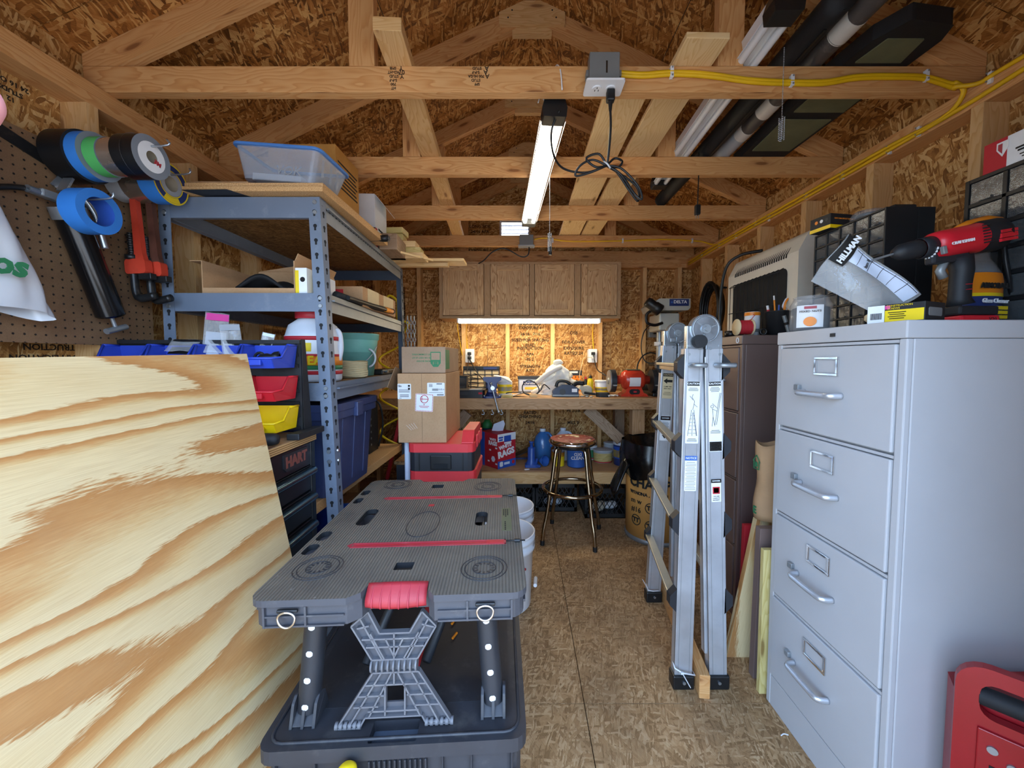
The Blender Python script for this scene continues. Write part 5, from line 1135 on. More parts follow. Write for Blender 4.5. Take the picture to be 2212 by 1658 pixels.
l, M = lab_(c, (.072, yf-.0002, .272), (1, 0, 0), (0, 0, 1), .088, .068)
lines(l, M, [(-.018+.0022*k, -.001, .0013, .011) for k in range(14)]+[(.006+.002*k, -.027, .0012, .008) for k in range(17)]+[(.004+.002*k, .028, .0012, .007) for k in range(14)]+[(-.026, .026-.004*k, .018, .0018) for k in range(4)]+[(.0, -.016, .07, .0014)])
txt(l, '8-85-6', .011, M @ TR(.028, 0, .0008), 'ink')
l, M = lab_(c, (.012, yf-.0008, .205), (.99, 0, -.05), (.05, 0, 1), .09, .09)
lines(l, M, [(-.04+.008*k, s*.042, .005, .003) for k in range(11) for s in (-1, 1)]+[(s*.042, -.036+.008*k, .003, .005) for k in range(10) for s in (-1, 1)], 'ink_red', 'red_border')
rg = MB(); rg.tube([(.019*math.cos(R(a)), .018+.019*math.sin(R(a)), .001) for a in range(0, 360, 15)], .0018, 6, closed=True); rg.bar((-.018, .018, .001), (.018, .018, .001), .003, .001); rg.bar((-.012, .005, .001), (-.012, .031, .001), .002, .001); rr = rg.build('red_emblem', 'ink_red', l); rr.data.transform(M)
lines(l, M, [(0, -.018, .05, .0025), (0, -.024, .04, .002), (0, -.01, .004, .006)], 'ink_red')
MB().box(-.0012, .0012, yf-.0002, yf, .0, .352).build('seam', 'cardboard_dark', c)
for k in range(4): MB().bar((-.08+.012*k, yf, .09+.004*k), (-.055+.01*k, yf, .065+.003*k), .0008, .0008).build('scuff', 'white_paper', c)
MB().bar((-.124, .0, .345), (-.16, -.02, .24), .4, .003, up=(1, 0, .3)).build('flap', 'cardboard_dark', c)
c = carton('cardboard_box', 'open brown cardboard box with upside down green print, on top of the tall box', (-.51, 2.17, 1.1625), (.225, .40, .135), 0, 'cardboard_brown', tape=False)
for k, s in enumerate(['NEED MORE BOXES?', 'SCAN HERE OR VISIT US AT', 'WALMART.COM/MOVING']): txt(c, s, .0118, frame((.018-.004*k, -.2006, .062+.017*k), (-1, 0, 0), (0, 0, -1)), 'green_label', ax='LEFT' if False else 'CENTER', bold=.0002)
sp = MB().prism([(-.026, .032), (.026, .032), (.026, -.026), (.012, -.045), (-.012, -.045), (-.026, -.026)], .0006, frame((.062, -.2002, .077), (1, 0, 0), (0, 0, 1))).build('green_badge', 'green_label', c)
MB().box(.04, .084, -.2012, -.2008, .068, .104).build('badge_field', 'cardboard_brown', sp)
b = MB(); b.bar((.05, -.2012, .058), (.074, -.2012, .058), .002, .0006); b.bar((.052, -.2012, .050), (.072, -.2012, .050), .002, .0006); b.bar((.05, -.2012, .044), (.05, -.2012, .058), .002, .0006); b.bar((.074, -.2012, .044), (.074, -.2012, .058), .002, .0006); b.build('cart_mark', 'cardboard_brown', sp)
MB().box(.1126, .1136, -.2, -.1, .02, .12).build('green_print', 'green_label', c)
# ================================================================ work bench at the back
ZB, YBF = .927, 3.0
wbch = thing('work_bench', 'long timber work bench along the back wall with a lower shelf', 'bench', (.3, 3.36, 0))
MB().box(XL+.02, XR-.02, YBF+.04, YB-.003, ZB-.019, ZB, g=0).build('bench_top', 'pine_old', wbch, world=True, bev=.002)
MB().box(XL+.02, XR-.02, YBF, YBF+.038, .838, ZB, g=0).build('front_rail', 'pine_old', wbch, world=True, bev=.003)
MB().box(-.75, XR-.02, YBF+.04, YB-.003, .319, .338, g=0).build('lower_shelf', 'pine_old', wbch, world=True, bev=.002)
MB().box(-.75, XR-.02, YBF, YBF+.038, .245, .338, g=0).build('shelf_rail', 'pine_stud', wbch, world=True, bev=.003)
for x in (.92, -.70): MB().box(x-.05, x+.05, YBF+.039, YBF+.128, .0, ZB-.0195).build('post', 'pine_old', wbch, world=True, bev=.003)
for x in (.92, -.70): MB().box(x-.045, x+.045, YB-.09, YB-.004, .0, ZB-.0195).build('post', 'pine_grey', wbch, world=True, bev=.003)
a, e = atY(1268, 882, 3.16), atY(1340, 950, 3.16); MB().bar(a, e, .038, .089, up=(0, 0, 1)).build('diagonal_brace', 'pine_grey', wbch, world=True, bev=.002)
a, e = atY(1010, 890, 3.16), atY(985, 920, 3.16); MB().bar(a, e, .038, .089, up=(0, 0, 1)).build('diagonal_brace', 'pine_grey', wbch, world=True, bev=.002)
for px_ in (1043, 1063, 1083):
    p = atY(px_, 888, YBF+.01); h = thing('screw_hook', {1043: 'left of three steel hooks under the bench front rail', 1063: 'middle of three steel hooks under the bench front rail', 1083: 'right of three steel hooks under the bench front rail'}[px_], 'hook', (p.x, YBF+.015, .8375), group='hooks under the bench rail')
    b = MB(); b.tube([(0, 0, 0), (0, 0, -.018)]+arc((.0, 0, -.03), .011, 90, -160, 8), .003, 6); b.build('hook_wire', 'zinc', h); MB().cyl((0, 0, -.002), (0, 0, -.012), .007, seg=10).build('collar', 'zinc', h)
# wall cabinet
kc = thing('wall_cabinet', 'four door oak wall cabinet above the bench', 'cabinet', (.06, 3.56, 1.588))
x0, x1, z0, z1, yf = -.735, .856, 1.590, 2.082, 3.40
MB().box(x0, x1, yf+.02, YB-.002, z0, z1, g=0).build('carcass', 'oak', kc, world=True, bev=.002)
fr = MB(); 
for q in ((x0, x1, z1-.035, z1), (x0, x1, z0, z0+.035)): fr.box(q[0], q[1], yf, yf+.019, q[2], q[3], g=0)
dx = [(957, 1045), (1060, 1143), (1155, 1240), (1255, 1332)]
dxs = [(atY(a, 620, yf).x, atY(b_, 620, yf).x) for a, b_ in dx]
for xa, xb in [(x0, dxs[0][0]+.01)]+[(dxs[i][1]-.01, dxs[i+1][0]+.01) for i in range(3)]+[(dxs[3][1]-.01, x1)]: fr.box(xa, xb, yf, yf+.019, z0+.035, z1-.035, g=2)
fr.build('face_frame', 'oak_frame', kc, world=True, bev=.0015)
for xa, xb in dxs:
    d = MB(); za, zb_ = z0+.026, z1-.024; y = yf-.021; s = .055
    d.box(xa, xa+s, y, y+.018, za, zb_, g=2); d.box(xb-s, xb, y, y+.018, za, zb_, g=2); d.box(xa+s, xb-s, y, y+.018, za, za+s, g=0); d.box(xa+s, xb-s, y, y+.018, zb_-s, zb_, g=0)
    do = d.build('door', 'oak', kc, world=True, bev=.004); MB().box(xa-.004, xb+.004, yf-.0025, yf-.0005, za-.004, zb_+.004).build('door_shadow', 'oak_shadow', do, world=True); MB().box(xa+s, xb-s, y+.014, y+.0175, za+s, zb_-s, g=2).build('door_panel', 'oak', do, world=True)  # dark backing edges each door as a painted shadow line
ul = thing('under_cabinet_light', 'lit strip light under the oak wall cabinet', 'light', (.0, 3.42, 1.56))
a, e = atY(990, 693, 3.38).x, atY(1295, 693, 3.38).x
MB().box(a, e, 3.36, 3.44, 1.573, 1.589).build('housing', 'white_paint', ul, world=True, bev=.003); MB().box(a+.006, e-.006, 3.352, 3.43, 1.549, 1.5725).build('diffuser', 'led_strip', ul, world=True, bev=.006, label='glowing diffuser')
for x in (a, e): MB().box(x-.006, x+.006, 3.35, 3.44, 1.548, 1.588).build('end_cap', 'white_plastic', ul, world=True)
b = MB(); b.tube(smooth_path([(a-.005, 3.40, 1.565), (a-.03, 3.5, 1.53), (a-.035, 3.66, 1.4), (a-.02, 3.71, 1.27)], 6), .004, 6); b.build('cord', 'yellow_cable', ul, world=True)
def wall_outlet(lab, px_, plugs):
    p = atY(px_, 768, 3.70); o = thing('wall_outlet', lab, 'outlet', (p.x, 3.715, p.z), group='white outlets over the bench'); x, z = p.x, p.z
    MB().box(x-.036, x+.036, 3.70, 3.805, z-.058, z+.058).build('outlet_box', 'white_plastic', o, world=True); cp = MB().prism(rrect(.084, .13, .005, 3), .007, frame((x, 3.70, z), (1, 0, 0), (0, 0, 1))).build('cover_plate', 'white_plastic', o, bev=.002, world=True)
    for s in (-1, 1): MB().cyl((x, 3.6935, z+s*.021), (x, 3.691, z+s*.021), .017, seg=16).build('socket', 'white_paint', cp, world=True)
    return o, x, z
o, x, z = wall_outlet('left white wall outlet over the bench with two black plugs', 1015, 2)
def plugcord(lab, x, z, pts, r=.005):
    o = thing('power_cord', lab, 'cord', (x, 3.66, z)); MB().box(x-.017, x+.017, 3.655, 3.6905, z-.014, z+.014).build('plug', 'black_plastic', o, world=True, bev=.005)
    MB().tube(smooth_path([(x, 3.66, z-.005)]+pts, 7), r, 8).build('cable', 'black_plastic', o, world=True)
def by(px, py, y): return atY(px, py, y)
plugcord('black cord with square plug in the top socket of the left outlet', x, z+.021, [by(1011, 790, 3.57), by(1009, 805, 3.5), by(1020, 815, 3.45), V((-.52, 3.45, ZB+.008))], .003)
plugcord('black cord from the left outlet slanting down to the vise', x, z-.021, [by(1022, 790, 3.56), by(1035, 810, 3.48), by(1045, 822, 3.42), V((-.33, 3.35, ZB+.006))])
o, x, z = wall_outlet('right white wall outlet over the bench feeding the grinder', 1280, 1)
plugcord('black cord from the right outlet drooping to the grinder', x, z+.021, [by(1286, 785, 3.6), by(1292, 800, 3.5), by(1305, 808, 3.4), V((.80, 3.33, 1.03))])
o = thing('phone_cable', 'thin pale charger cord from the right outlet', 'cord', (x, 3.68, z-.02)); MB().box(x-.014, x+.014, 3.665, 3.6905, z-.032, z-.01).build('plug', 'white_plastic', o, world=True, bev=.004); MB().tube(smooth_path([(x, 3.67, z-.02), by(1262, 772, 3.6), by(1256, 790, 3.5), by(1252, 815, 3.45), V((.53, 3.4, ZB+.006))], 6), .0025, 6).build('cable', 'manila', o, world=True)
for px_, lab in ((1004, 'thin yellow cable dropping to the left bench outlet'), (1277, 'thin yellow cable dropping to the right bench outlet')):
    x = atY(px_+4, 740, 3.795).x; o = thing('yellow_cable', lab, 'cable', (x, 3.795, 1.35)); MB().tube(smooth_path([(x, 3.8, 2.0), (x+.01, 3.8, 1.7), (x-.004, 3.8, 1.5), (x+.008, 3.795, 1.31)], 6), .006, 6).build('sheath', 'yellow_cable', o, world=True)
# ================================================================ bar stool
st = thing('bar_stool', 'chrome bar stool with red and cream patterned round seat in the aisle', 'stool', (.340, 2.62, 0))
MB().lathe([(0, .652), (.150, .652), (.160, .662), (.160, .676), (.150, .69), (.10, .698), (0, .70)], seg=40).build('seat_cushion', 'black_gloss', st)
tp = MB(); tp.lathe([(.151, .6905), (.10, .6987), (0, .7007)], seg=40)
for k in range(9): a = k*.7; r = .03+.011*k; z = .7002-.0085*(r/.15)**2; tp.cyl((r*math.cos(a), r*math.sin(a), z), (r*math.cos(a), r*math.sin(a), z+.001), .017+.004*(k % 3), seg=7, m=1)
for k in range(7): a = k*.9+.4; r = .05+.012*k; tp.bar((r*math.cos(a), r*math.sin(a), .7008-.0085*(r/.15)**2), ((r+.03)*math.cos(a+.5), (r+.03)*math.sin(a+.5), .7002-.0085*((r+.03)/.15)**2), .008, .002, m=2)
tp.build('seat_top', ['seat_red', 'manila', 'black_gloss'], st, label='red seat top with cream pattern')
MB().lathe([(.151, .655), (.163, .663), (.163, .675), (.152, .688)], seg=40).build('seat_band', 'chrome', st); MB().lathe([(0, .632), (.12, .632), (.135, .651), (0, .651)], seg=24).build('swivel_plate', 'black_plastic', st)
for a in (12, 102, 192, 282):
    c_, s_ = math.cos(R(a+18)), math.sin(R(a+18))
    P = smooth_path([(.09*c_, .09*s_, .634), (.125*c_, .125*s_, .632), (.142*c_, .142*s_, .60), (.165*c_, .165*s_, .45), (.185*c_, .185*s_, .34), (.21*c_, .21*s_, .20), (.235*c_, .235*s_, .10), (.245*c_, .245*s_, .015)], 5)
    l = MB().tube(P, .0125, 12).build('leg', 'chrome_bronze', st); MB().cyl((.2453*c_, .2453*s_, 0), (.244*c_, .244*s_, .03), .0155, seg=12).build('rubber_foot', 'black_plastic', l)
    MB().cyl((.188*c_, .188*s_, .345), (.212*c_, .212*s_, .345), .008, seg=8).build('ring_bolt', 'chrome', l)
MB().tube([(.2*math.cos(R(a)), .2*math.sin(R(a)), .345) for a in range(0, 360, 9)], .0115, 12, closed=True).build('foot_ring', 'chrome_bronze', st)
# ================================================================ folding ladder
ld = thing('folding_ladder', 'folded aluminium articulated ladder standing in the aisle by the brown cabinet', 'ladder', (.66, 1.65, 0))
yn, yf_ = 1.385, 1.90
def rail(nm, top, bot, w, th=.028, mat='aluminium'):
    a = V(bot); e = V(top); b = MB()
    b.bar(a, e, w, .012, up=(0, -1, 0)); s = (e-a).normalized().cross(V((0, -1, 0))).normalized()
    for q in (-1, 1): b.bar(a+s*q*(w/2-.003)+V((0, th/2, 0)), e+s*q*(w/2-.003)+V((0, th/2, 0)), .006, th+.006, up=(0, -1, 0))
    o = b.build(nm, mat, ld, bev=.0015, world=True)
    g = MB()
    for q in (-.62, .62): g.bar(a+s*q*w/2+V((0, -.0065, 0)), e+s*q*w/2+V((0, -.0065, 0)), .0012, .0008, up=(0, -1, 0))
    g.build('rail_groove', 'grey_box', o, world=True); return o
NLt, NLb, NRt, NRb = (.613, yn, 1.272), (.600, yn, .05), (.683, yn, 1.272), (.732, yn, .03)
FLt, FLb, FRt, FRb = (.722, yf_, 1.30), (.666, yf_, .05), (.795, yf_, 1.30), (.80, yf_, .03)
r1 = rail('rail', NLt, NLb, .066); r2 = rail('rail', NRt, NRb, .066); r3 = rail('rail', FLt, FLb, .068); r4 = rail('rail', FRt, FRb, .068)
def inner(t, b_, dx): return rail('inner_rail', (t[0]+dx, t[1]+.022, t[2]+.03), (b_[0]+dx*1.2, b_[1]+.022, .12), .058, .02, 'aluminium')
inner(NLt, NLb, .012); inner(NRt, NRb, -.012); inner(FLt, FLb, .012); inner(FRt, FRb, -.012)
for r_, p, sx in ((r1, NLb, -1), (r2, NRb, 1), (r3, FLb, -1), (r4, FRb, 1)):
    MB().box(p[0]-.040, p[0]+.040, p[1]-.014, p[1]+.035, 0, .055).build('foot', 'black_plastic', r_, bev=.006, world=True); MB().cyl((p[0], p[1]-.0145, .03), (p[0], p[1]-.018, .03), .006, seg=10).build('foot_rivet', 'zinc', r_, world=True)
def hinge(x, y, z, near):
    h = MB()
    for q, dx in ((-1, -.034), (1, .034)): h.box(x+dx-.030, x+dx+.030, y-.004, y+.02, z-.10, z+(.012 if q < 0 else -.005))
    ho = h.build('hinge_plate', 'zinc', ld, bev=.002, world=True)
    d = MB(); d.cyl((x, y-.010, z), (x, y+.022, z), .052, seg=36); d.build('hinge_disc', 'zinc', ho, world=True, bev=.003)
    q = MB(); q.tube([(x+.046*math.cos(R(a)), y-.0112, z+.046*math.sin(R(a))) for a in range(-75, 246, 12)], .003, 6); q.cyl((x, y-.010, z), (x, y-.016, z), .017, seg=20); q.cyl((x, y-.016, z), (x, y-.022, z), .008, seg=14)
    for a in (20, 140, 260): q.bar((x+.02*math.cos(R(a)), y-.011, z+.02*math.sin(R(a))), (x+.042*math.cos(R(a)), y-.011, z+.042*math.sin(R(a))), .004, .003, up=(0, -1, 0))
    q.build('hub', 'galvanised', ho, world=True)
    if near: MB().cyl((x-.026, y-.012, z-.045), (x-.026, y-.034, z-.045), .024, .023, 24).build('release_knob', 'black_matte', ho, world=True, bev=.003)
    else: MB().box(x-.04, x-.015, y-.02, y-.011, z-.045, z-.025).build('release_knob', 'galvanised', ho, world=True, bev=.003)
    rv = MB()
    for dx, dz in ((-.055, -.06), (-.02, -.07), (.02, -.07), (.055, -.06), (-.055, -.09), (.055, -.09)): rv.cyl((x+dx, y-.004, z+dz), (x+dx, y-.0075, z+dz), .005, seg=10)
    rv.build('rivet', 'galvanised', ho, world=True)
    MB().box(x-.004, x+.004, y-.006, y-.0045, z-.10, z-.055).build('slot', 'slot_dark', ho, world=True)
hinge(.650, yn, 1.342, True); hinge(.758, yf_, 1.362, False)
def lerp(a, b_, z): t = (z-b_[2])/(a[2]-b_[2]); return V(b_).lerp(V(a), t)
for z in (1.213, .925, .635, .345):
    for t_, b_, ft, fb, sx in ((NLt, NLb, FLt, FLb, -1), (NRt, NRb, FRt, FRb, 1)):
        a = lerp(t_, b_, z)+V((sx*.040, .012, 0)); e = lerp(ft, fb, z)+V((sx*.040, .012, 0)); o = MB()
        o.bar(a, e, .034, .012, up=(0, 0, 1)); o.bar(a+V((-sx*.006, 0, -.016)), e+V((-sx*.006, 0, -.016)), .022, .02, up=(0, 0, 1)); ro = o.build('rung', 'aluminium_rung', ld, bev=.002, world=True)
        for p in (a, e): MB().prism([(0, .05), (.03, .018), (.03, -.018), (0, -.05)], .034, frame((p.x-sx*.012, p.y+.016, p.z-.006), (sx, 0, 0), (0, 0, 1)) if sx > 0 else frame((p.x-sx*.012, p.y-.016, p.z-.006), (sx, 0, 0), (0, 0, 1))).build('rung_bracket', 'charcoal', ro, bev=.003, world=True)
for x0, x1, zz in ((.598, .640, 1.213), (.690, .742, 1.213)):
    b = MB(); b.tube(smooth_path([(x0, yn-.008, zz), (x0+.004, yn-.035, zz), (x0+.02, yn-.045, zz), (x1, yn-.045, zz)], 4), .0085, 10); b.build('lock_handle', 'galvanised', ld, world=True)
def sticker(parent, t_, b_, z0, z1, w, items, mat='white_paper', dy=-.0085):
    zc = (z0+z1)/2; c0 = lerp(t_, b_, zc); up = (V(t_)-V(b_)).normalized(); M = frame(c0+V((0, dy, 0)), (up.z, 0, -up.x), up)
    s = MB().prism(rrect(w, z1-z0, .003, 2), .0005, M).build('sticker', mat, parent, world=True)
    for it in items:
        if it[0] == 't': txt(s, it[1], it[2], M @ TR(it[3], it[4], .0008), it[5], ext=.0002, bold=.0002, world=True)
        else:
            q = MB(); q.box(it[1]-it[3]/2, it[1]+it[3]/2, it[2]-it[4]/2, it[2]+it[4]/2, .0005, .0008, M); q.build('print_block', it[5], s, world=True)
    return s, M
def tinyl(y, n, w, dy=.0045, m='ink'): return [('b', 0, y-k*dy, w*(1 if k % 3 else .8), .0016, m) for k in range(n)]
s, M = sticker(r1, NLt, NLb, .93, 1.155, .048, [('b', 0, .104, .044, .015, 'ink'), ('t', 'CAUTION', .0095, 0, .104, 'white_paper')]+tinyl(.088, 3, .036)+tinyl(-.096, 3, .036))
dr = MB()
for x0, y0, x1, y1 in ((-.016, -.085, -.004, .01), (.0, -.085, -.0, .0), (.002, .0, .016, -.085), (.018, -.085, .004, .01), (.0, .01, .006, .04), (.006, .04, -.004, .055), (.004, .03, .016, .02), (-.004, .055, .0, .066), (-.012, .06, .0, .045)): dr.bar(M @ V((x0, y0, .0009)), M @ V((x1, y1, .0009)), .0012, .0006, up=(0, -1, 0))
for k in range(6): y = -.075+.013*k; dr.bar(M @ V((-.015+.0016*k, y, .0009)), M @ V((-.002, y, .0009)), .001, .0006, up=(0, -1, 0)); dr.bar(M @ V((.003, y, .0009)), M @ V((.015-.0016*k, y, .0009)), .001, .0006, up=(0, -1, 0))
dr.build('ladder_drawing', 'ink', s, world=True)
s, M = sticker(r2, NRt, NRb, .90, 1.155, .048, [('b', 0, .119, .044, .015, 'ink'), ('t', 'CAUTION', .0095, 0, .119, 'white_paper')]+tinyl(.105, 4, .036)+tinyl(-.05, 3, .036)+[('b', 0, -.108, .044, .034, 'ink')]+tinyl(-.096, 6, .036, .005, 'white_paper'))
dr = MB()
for x0, y0, x1, y1 in ((.018, .085, -.002, -.03), (.022, .085, .004, -.03), (-.01, .03, -.008, .0), (-.008, .0, -.012, -.035), (-.008, .0, -.002, -.035), (-.01, .028, .006, .02), (-.01, .048, .008, .03)): dr.bar(M @ V((x0, y0, .0009)), M @ V((x1, y1, .0009)), .0012, .0006, up=(0, -1, 0))
dr.tube([M @ V((-.011+.005*math.cos(R(a)), .037+.005*math.sin(R(a)), .0009)) for a in range(0, 360, 30)], .0007, 5, closed=True); dr.build('ladder_drawing', 'ink', s, world=True)
sticker(r1, NLt, NLb, .755, .885, .044, [('b', 0, .056, .044, .017, 'blue_label'), ('t', 'NOTICE', .0105, 0, .056, 'white_paper')]+tinyl(.04, 18, .038, .0058, 'grey_box'))
sticker(r2, NRt, NRb, .715, .80, .036, [('b', 0, .035, .036, .014, 'ink'), ('b', 0, .035, .03, .0095, 'ink_red'), ('t', 'DANGER', .007, 0, .035, 'white_paper'), ('b', 0, .0, .026, .026, 'ink_red'), ('b', 0, .0, .018, .018, 'white_paper'), ('t', 'TWO LEGS', .0045, 0, -.022, 'ink'), ('t', 'CONDUCTS', .0045, 0, -.029, 'ink'), ('t', 'ELECTRICITY', .0042, 0, -.036, 'ink')])
for rr, t_, b_ in ((r3, FLt, FLb), (r4, FRt, FRb)):
    s, M = sticker(rr, t_, b_, 1.04, 1.165, .050, [('b', 0, .054, .05, .015, 'ink'), ('t', 'CAUTION', .0095, 0, .054, 'manila'), ('t', 'CLIMB THIS', .0075, 0, -.004, 'ink'), ('t', 'SIDE ONLY', .0075, 0, -.014, 'ink')]+tinyl(-.032, 3, .04, .006), 'manila')
    MB().prism([(-.022, .024), (-.004, .038), (-.004, .03), (.022, .03), (.022, .018), (-.004, .018), (-.004, .01)], .0006, M, z0=.0005).build('arrow', 'ink', s, world=True)
    s, M = sticker(rr, t_, b_, .83, .955, .048, [('b', 0, .05, .048, .02, 'ink'), ('b', 0, .05, .042, .014, 'ink_red'), ('t', 'DANGER', .009, 0, .05, 'white_paper')]+tinyl(.03, 6, .036, .005, 'grey_box'))
    MB().prism([(-.007, -.01), (.007, -.01), (.007, -.035), (.014, -.035), (0, -.052), (-.014, -.035), (-.007, -.035)], .0006, M, z0=.0005).build('arrow', 'ink', s, world=True)
zt = thing('cable_tie', 'white cable tie around the near left ladder foot', 'tie', (.60, yn-.016, .07)); zt2 = MB(); zt2.tube([(-.037, .02, .028), (-.037, -.002, .02), (-.01, -.004, .004), (.037, -.003, -.006), (.037, .03, -.008)], .0028, 6); zt2.build('band', 'white_plastic', zt); MB().bar((-.01, -.005, .004), (.018, -.012, -.045), .007, .002).build('tail', 'white_plastic', zt); MB().cbox((-.012, -.006, .005), (.009, .006, .008)).build('lock_head', 'white_plastic', zt)
zt = thing('cable_tie', 'white cable tie around the far left ladder foot', 'tie', (.655, yf_-.016, .07)); zt2 = MB(); zt2.tube([(-.026, .02, .02), (-.024, -.002, .0), (.0, -.004, -.004), (.03, -.003, -.002)], .0028, 6); zt2.build('band', 'white_plastic', zt); MB().bar((-.024, -.003, .002), (-.055, -.01, .06), .006, .002).build('tail', 'white_plastic', zt)
t = thing('stud_offcut', 'two by four lying on the floor between the ladder legs', 'lumber', (.660, 1.335, 0), (0, 0, -7.2)); MB().box(-.019, .019, 0, .74, 0, .089, g=1).build('offcut', 'pine', t, bev=.003)
# ================================================================ filing cabinets
def filing(nm, lab, xf, xb, y0, y1, H, mat, dz, handles=True, holders=True):
    o = thing(nm, lab, 'filing cabinet', ((xf+xb)/2, (y0+y1)/2, 0))
    b = MB(); b.box(xf+.016, xb, y0, y1, .0, H-.0425); b.box(xf, xf+.016, y0, y0+.02, .0, H-.0425); b.box(xf, xf+.016, y1-.02, y1, .0, H-.0425)
    b.build('cabinet_body', mat, o, bev=.003, world=True)
    MB().box(xf-.003, xb, y0-.001, y1+.001, H-.042, H).build('top_cap', mat, o, bev=.003, world=True); MB().box(xf+.001, xf+.0155, y0+.0205, y1-.0205, .0, dz[-1][0]-.006).build('base_plinth', mat, o, bev=.002, world=True)
    for z0, z1 in dz:
        MB().box(xf+.002, xf+.0155, y0+.0205, y1-.0205, z1+.001, z1+.0085).build('drawer_rail', mat, o, world=True)
        d = MB().box(xf-.004, xf+.012, y0+.0235, y1-.0235, z0+.002, z1-.002).build('drawer', mat, o, bev=.003, world=True); ym = (y0+y1)/2+.015; zm = z0+(z1-z0)*.47
        if handles:
            h = MB(); h.tube(smooth_path([(xf-.004, ym-.07, zm), (xf-.034, ym-.063, zm), (xf-.038, ym-.03, zm), (xf-.038, ym+.03, zm), (xf-.034, ym+.063, zm), (xf-.004, ym+.07, zm)], 4), .0068, 8, flat=1.3); h.build('handle', 'aluminium', d, world=True)
            MB().box(xf-.016, xf-.004, ym+.085, ym+.105, zm+.004, zm+.022).build('thumb_latch', 'galvanised', d, bev=.002, world=True)
        if holders:
            yc = ym-.012; zc = z0+(z1-z0)*.78; h = MB(); w2, h2 = .044, .027
            for q in ((yc-w2, yc+w2, zc+h2-.007, zc+h2), (yc-w2, yc+w2, zc-h2, zc-h2+.007), (yc-w2, yc-w2+.008, zc-h2+.007, zc+h2-.007), (yc+w2-.008, yc+w2, zc-h2+.007, zc+h2-.007)): h.box(xf-.009, xf-.0042, q[0], q[1], q[2], q[3])
            h.build('label_holder', 'chrome', d, bev=.001, world=True)
    return o
fg = filing('filing_cabinet', 'light grey four drawer filing cabinet at the right front', .885, 1.53, .888, 1.338, 1.325, 'file_grey', [(1.008, 1.272), (.712, .995), (.415, .70), (.115, .403)])
MB().box(.8785, .882, 1.09, 1.106, 1.298, 1.308).build('lock_badge', 'steel_dark', fg, world=True)
fb_ = filing('filing_cabinet', 'dark brown filing cabinet behind the folded ladder', 1.01, 1.54, 1.775, 2.16, 1.345, 'file_brown', [(.99, 1.29), (.67, .98), (.35, .66), (.04, .34)], True, False)
MB().tube([(1.006, 1.81+.009*math.cos(R(a)), 1.322+.012*math.sin(R(a))) for a in range(0, 360, 20)], .0025, 6, closed=True).build('round_badge', 'white_plastic', fb_, world=True)
# ---------------------------------------------------------------- boards and bag between the cabinets
def upright(lab, x, y, w, th, h, mat, lean=0, leany=0, nm='board', cat='board'):
    o = thing(nm, lab, cat, (x, y, 0), (leany, lean, 0)); MB().box(0, w, -th/2, th/2, 0, h, g=2).build('board', mat, o, bev=.0015); return o
upright('striped plywood board standing on end between the filing cabinets', .845, 1.545, .40, .026, .60, 'plywood', 9, 2)
upright('greenish treated board standing on end against the light grey cabinet', .872, 1.366, .45, .02, .545, 'pine_green', 0, 0)
upright('dark brown hardboard sheet standing between the two upright boards', .89, 1.44, .45, .03, .60, 'file_brown', 0, 1.5)
upright('dark red board edge standing next to the brown filing cabinet', .955, 1.64, .4, .022, .52, 'ink_red', 0, 1)
pbg = thing('paper_bag', 'tall brown paper bag with green house mark standing between the cabinets', 'bag', (.985, 1.50, .605))
b = MB(); P = rrect(.16, .085, .02, 3)
b.grid(lambda u, v: (.012*math.sin(9*v+8*u)*.4+.058*math.cos(2*math.pi*u)*(1+.05*math.sin(7*v)), .045*math.sin(2*math.pi*u)*(1+.06*math.sin(5*v+2)), v*.30+.008*math.sin(6*math.pi*u)*v), 28, 12); b.build('bag_body', 'paper_brown', pbg, solid=.002)
pbg.location = (.985, 1.50, .6035)
hs = MB(); hs.tube([(-.078, -.024, .19), (-.0745, -.042, .19)], .001, 5)
H2 = frame((-.064, -.006, .22), (0, -1, 0), (0, 0, 1)); hs = MB()
for a, e in (((-.016, -.02), (.016, -.02)), ((-.016, -.02), (-.016, .012)), ((.016, -.02), (.016, .012)), ((-.022, .008), (0, .034)), ((.022, .008), (0, .034))): hs.bar(H2 @ V((a[0], a[1], .002)), H2 @ V((e[0], e[1], .002)), .003, .002, up=(-1, 0, 0))
hs.build('green_house_mark', 'green_label', pbg); txt(pbg, 'B', .026, H2 @ TR(0, -.003, .0025), 'green_label', ext=.001, bold=.001); txt(pbg, 'E', .04, H2 @ TR(.0, -.185, .0035), 'green_label', ext=.001, bold=.001)
sb = thing('wood_block', 'hidden block under the paper bag between the cabinets', 'board', (.99, 1.53, 0)); MB().box(.0, .1, -.035, .035, 0, .60, g=2).build('board', 'pine_old', sb); sb['label'] = 'old timber carrying the tall brown paper bag'; sb.location = (.99, 1.60, 0); sb.children[0].scale = (1, .2, 1)
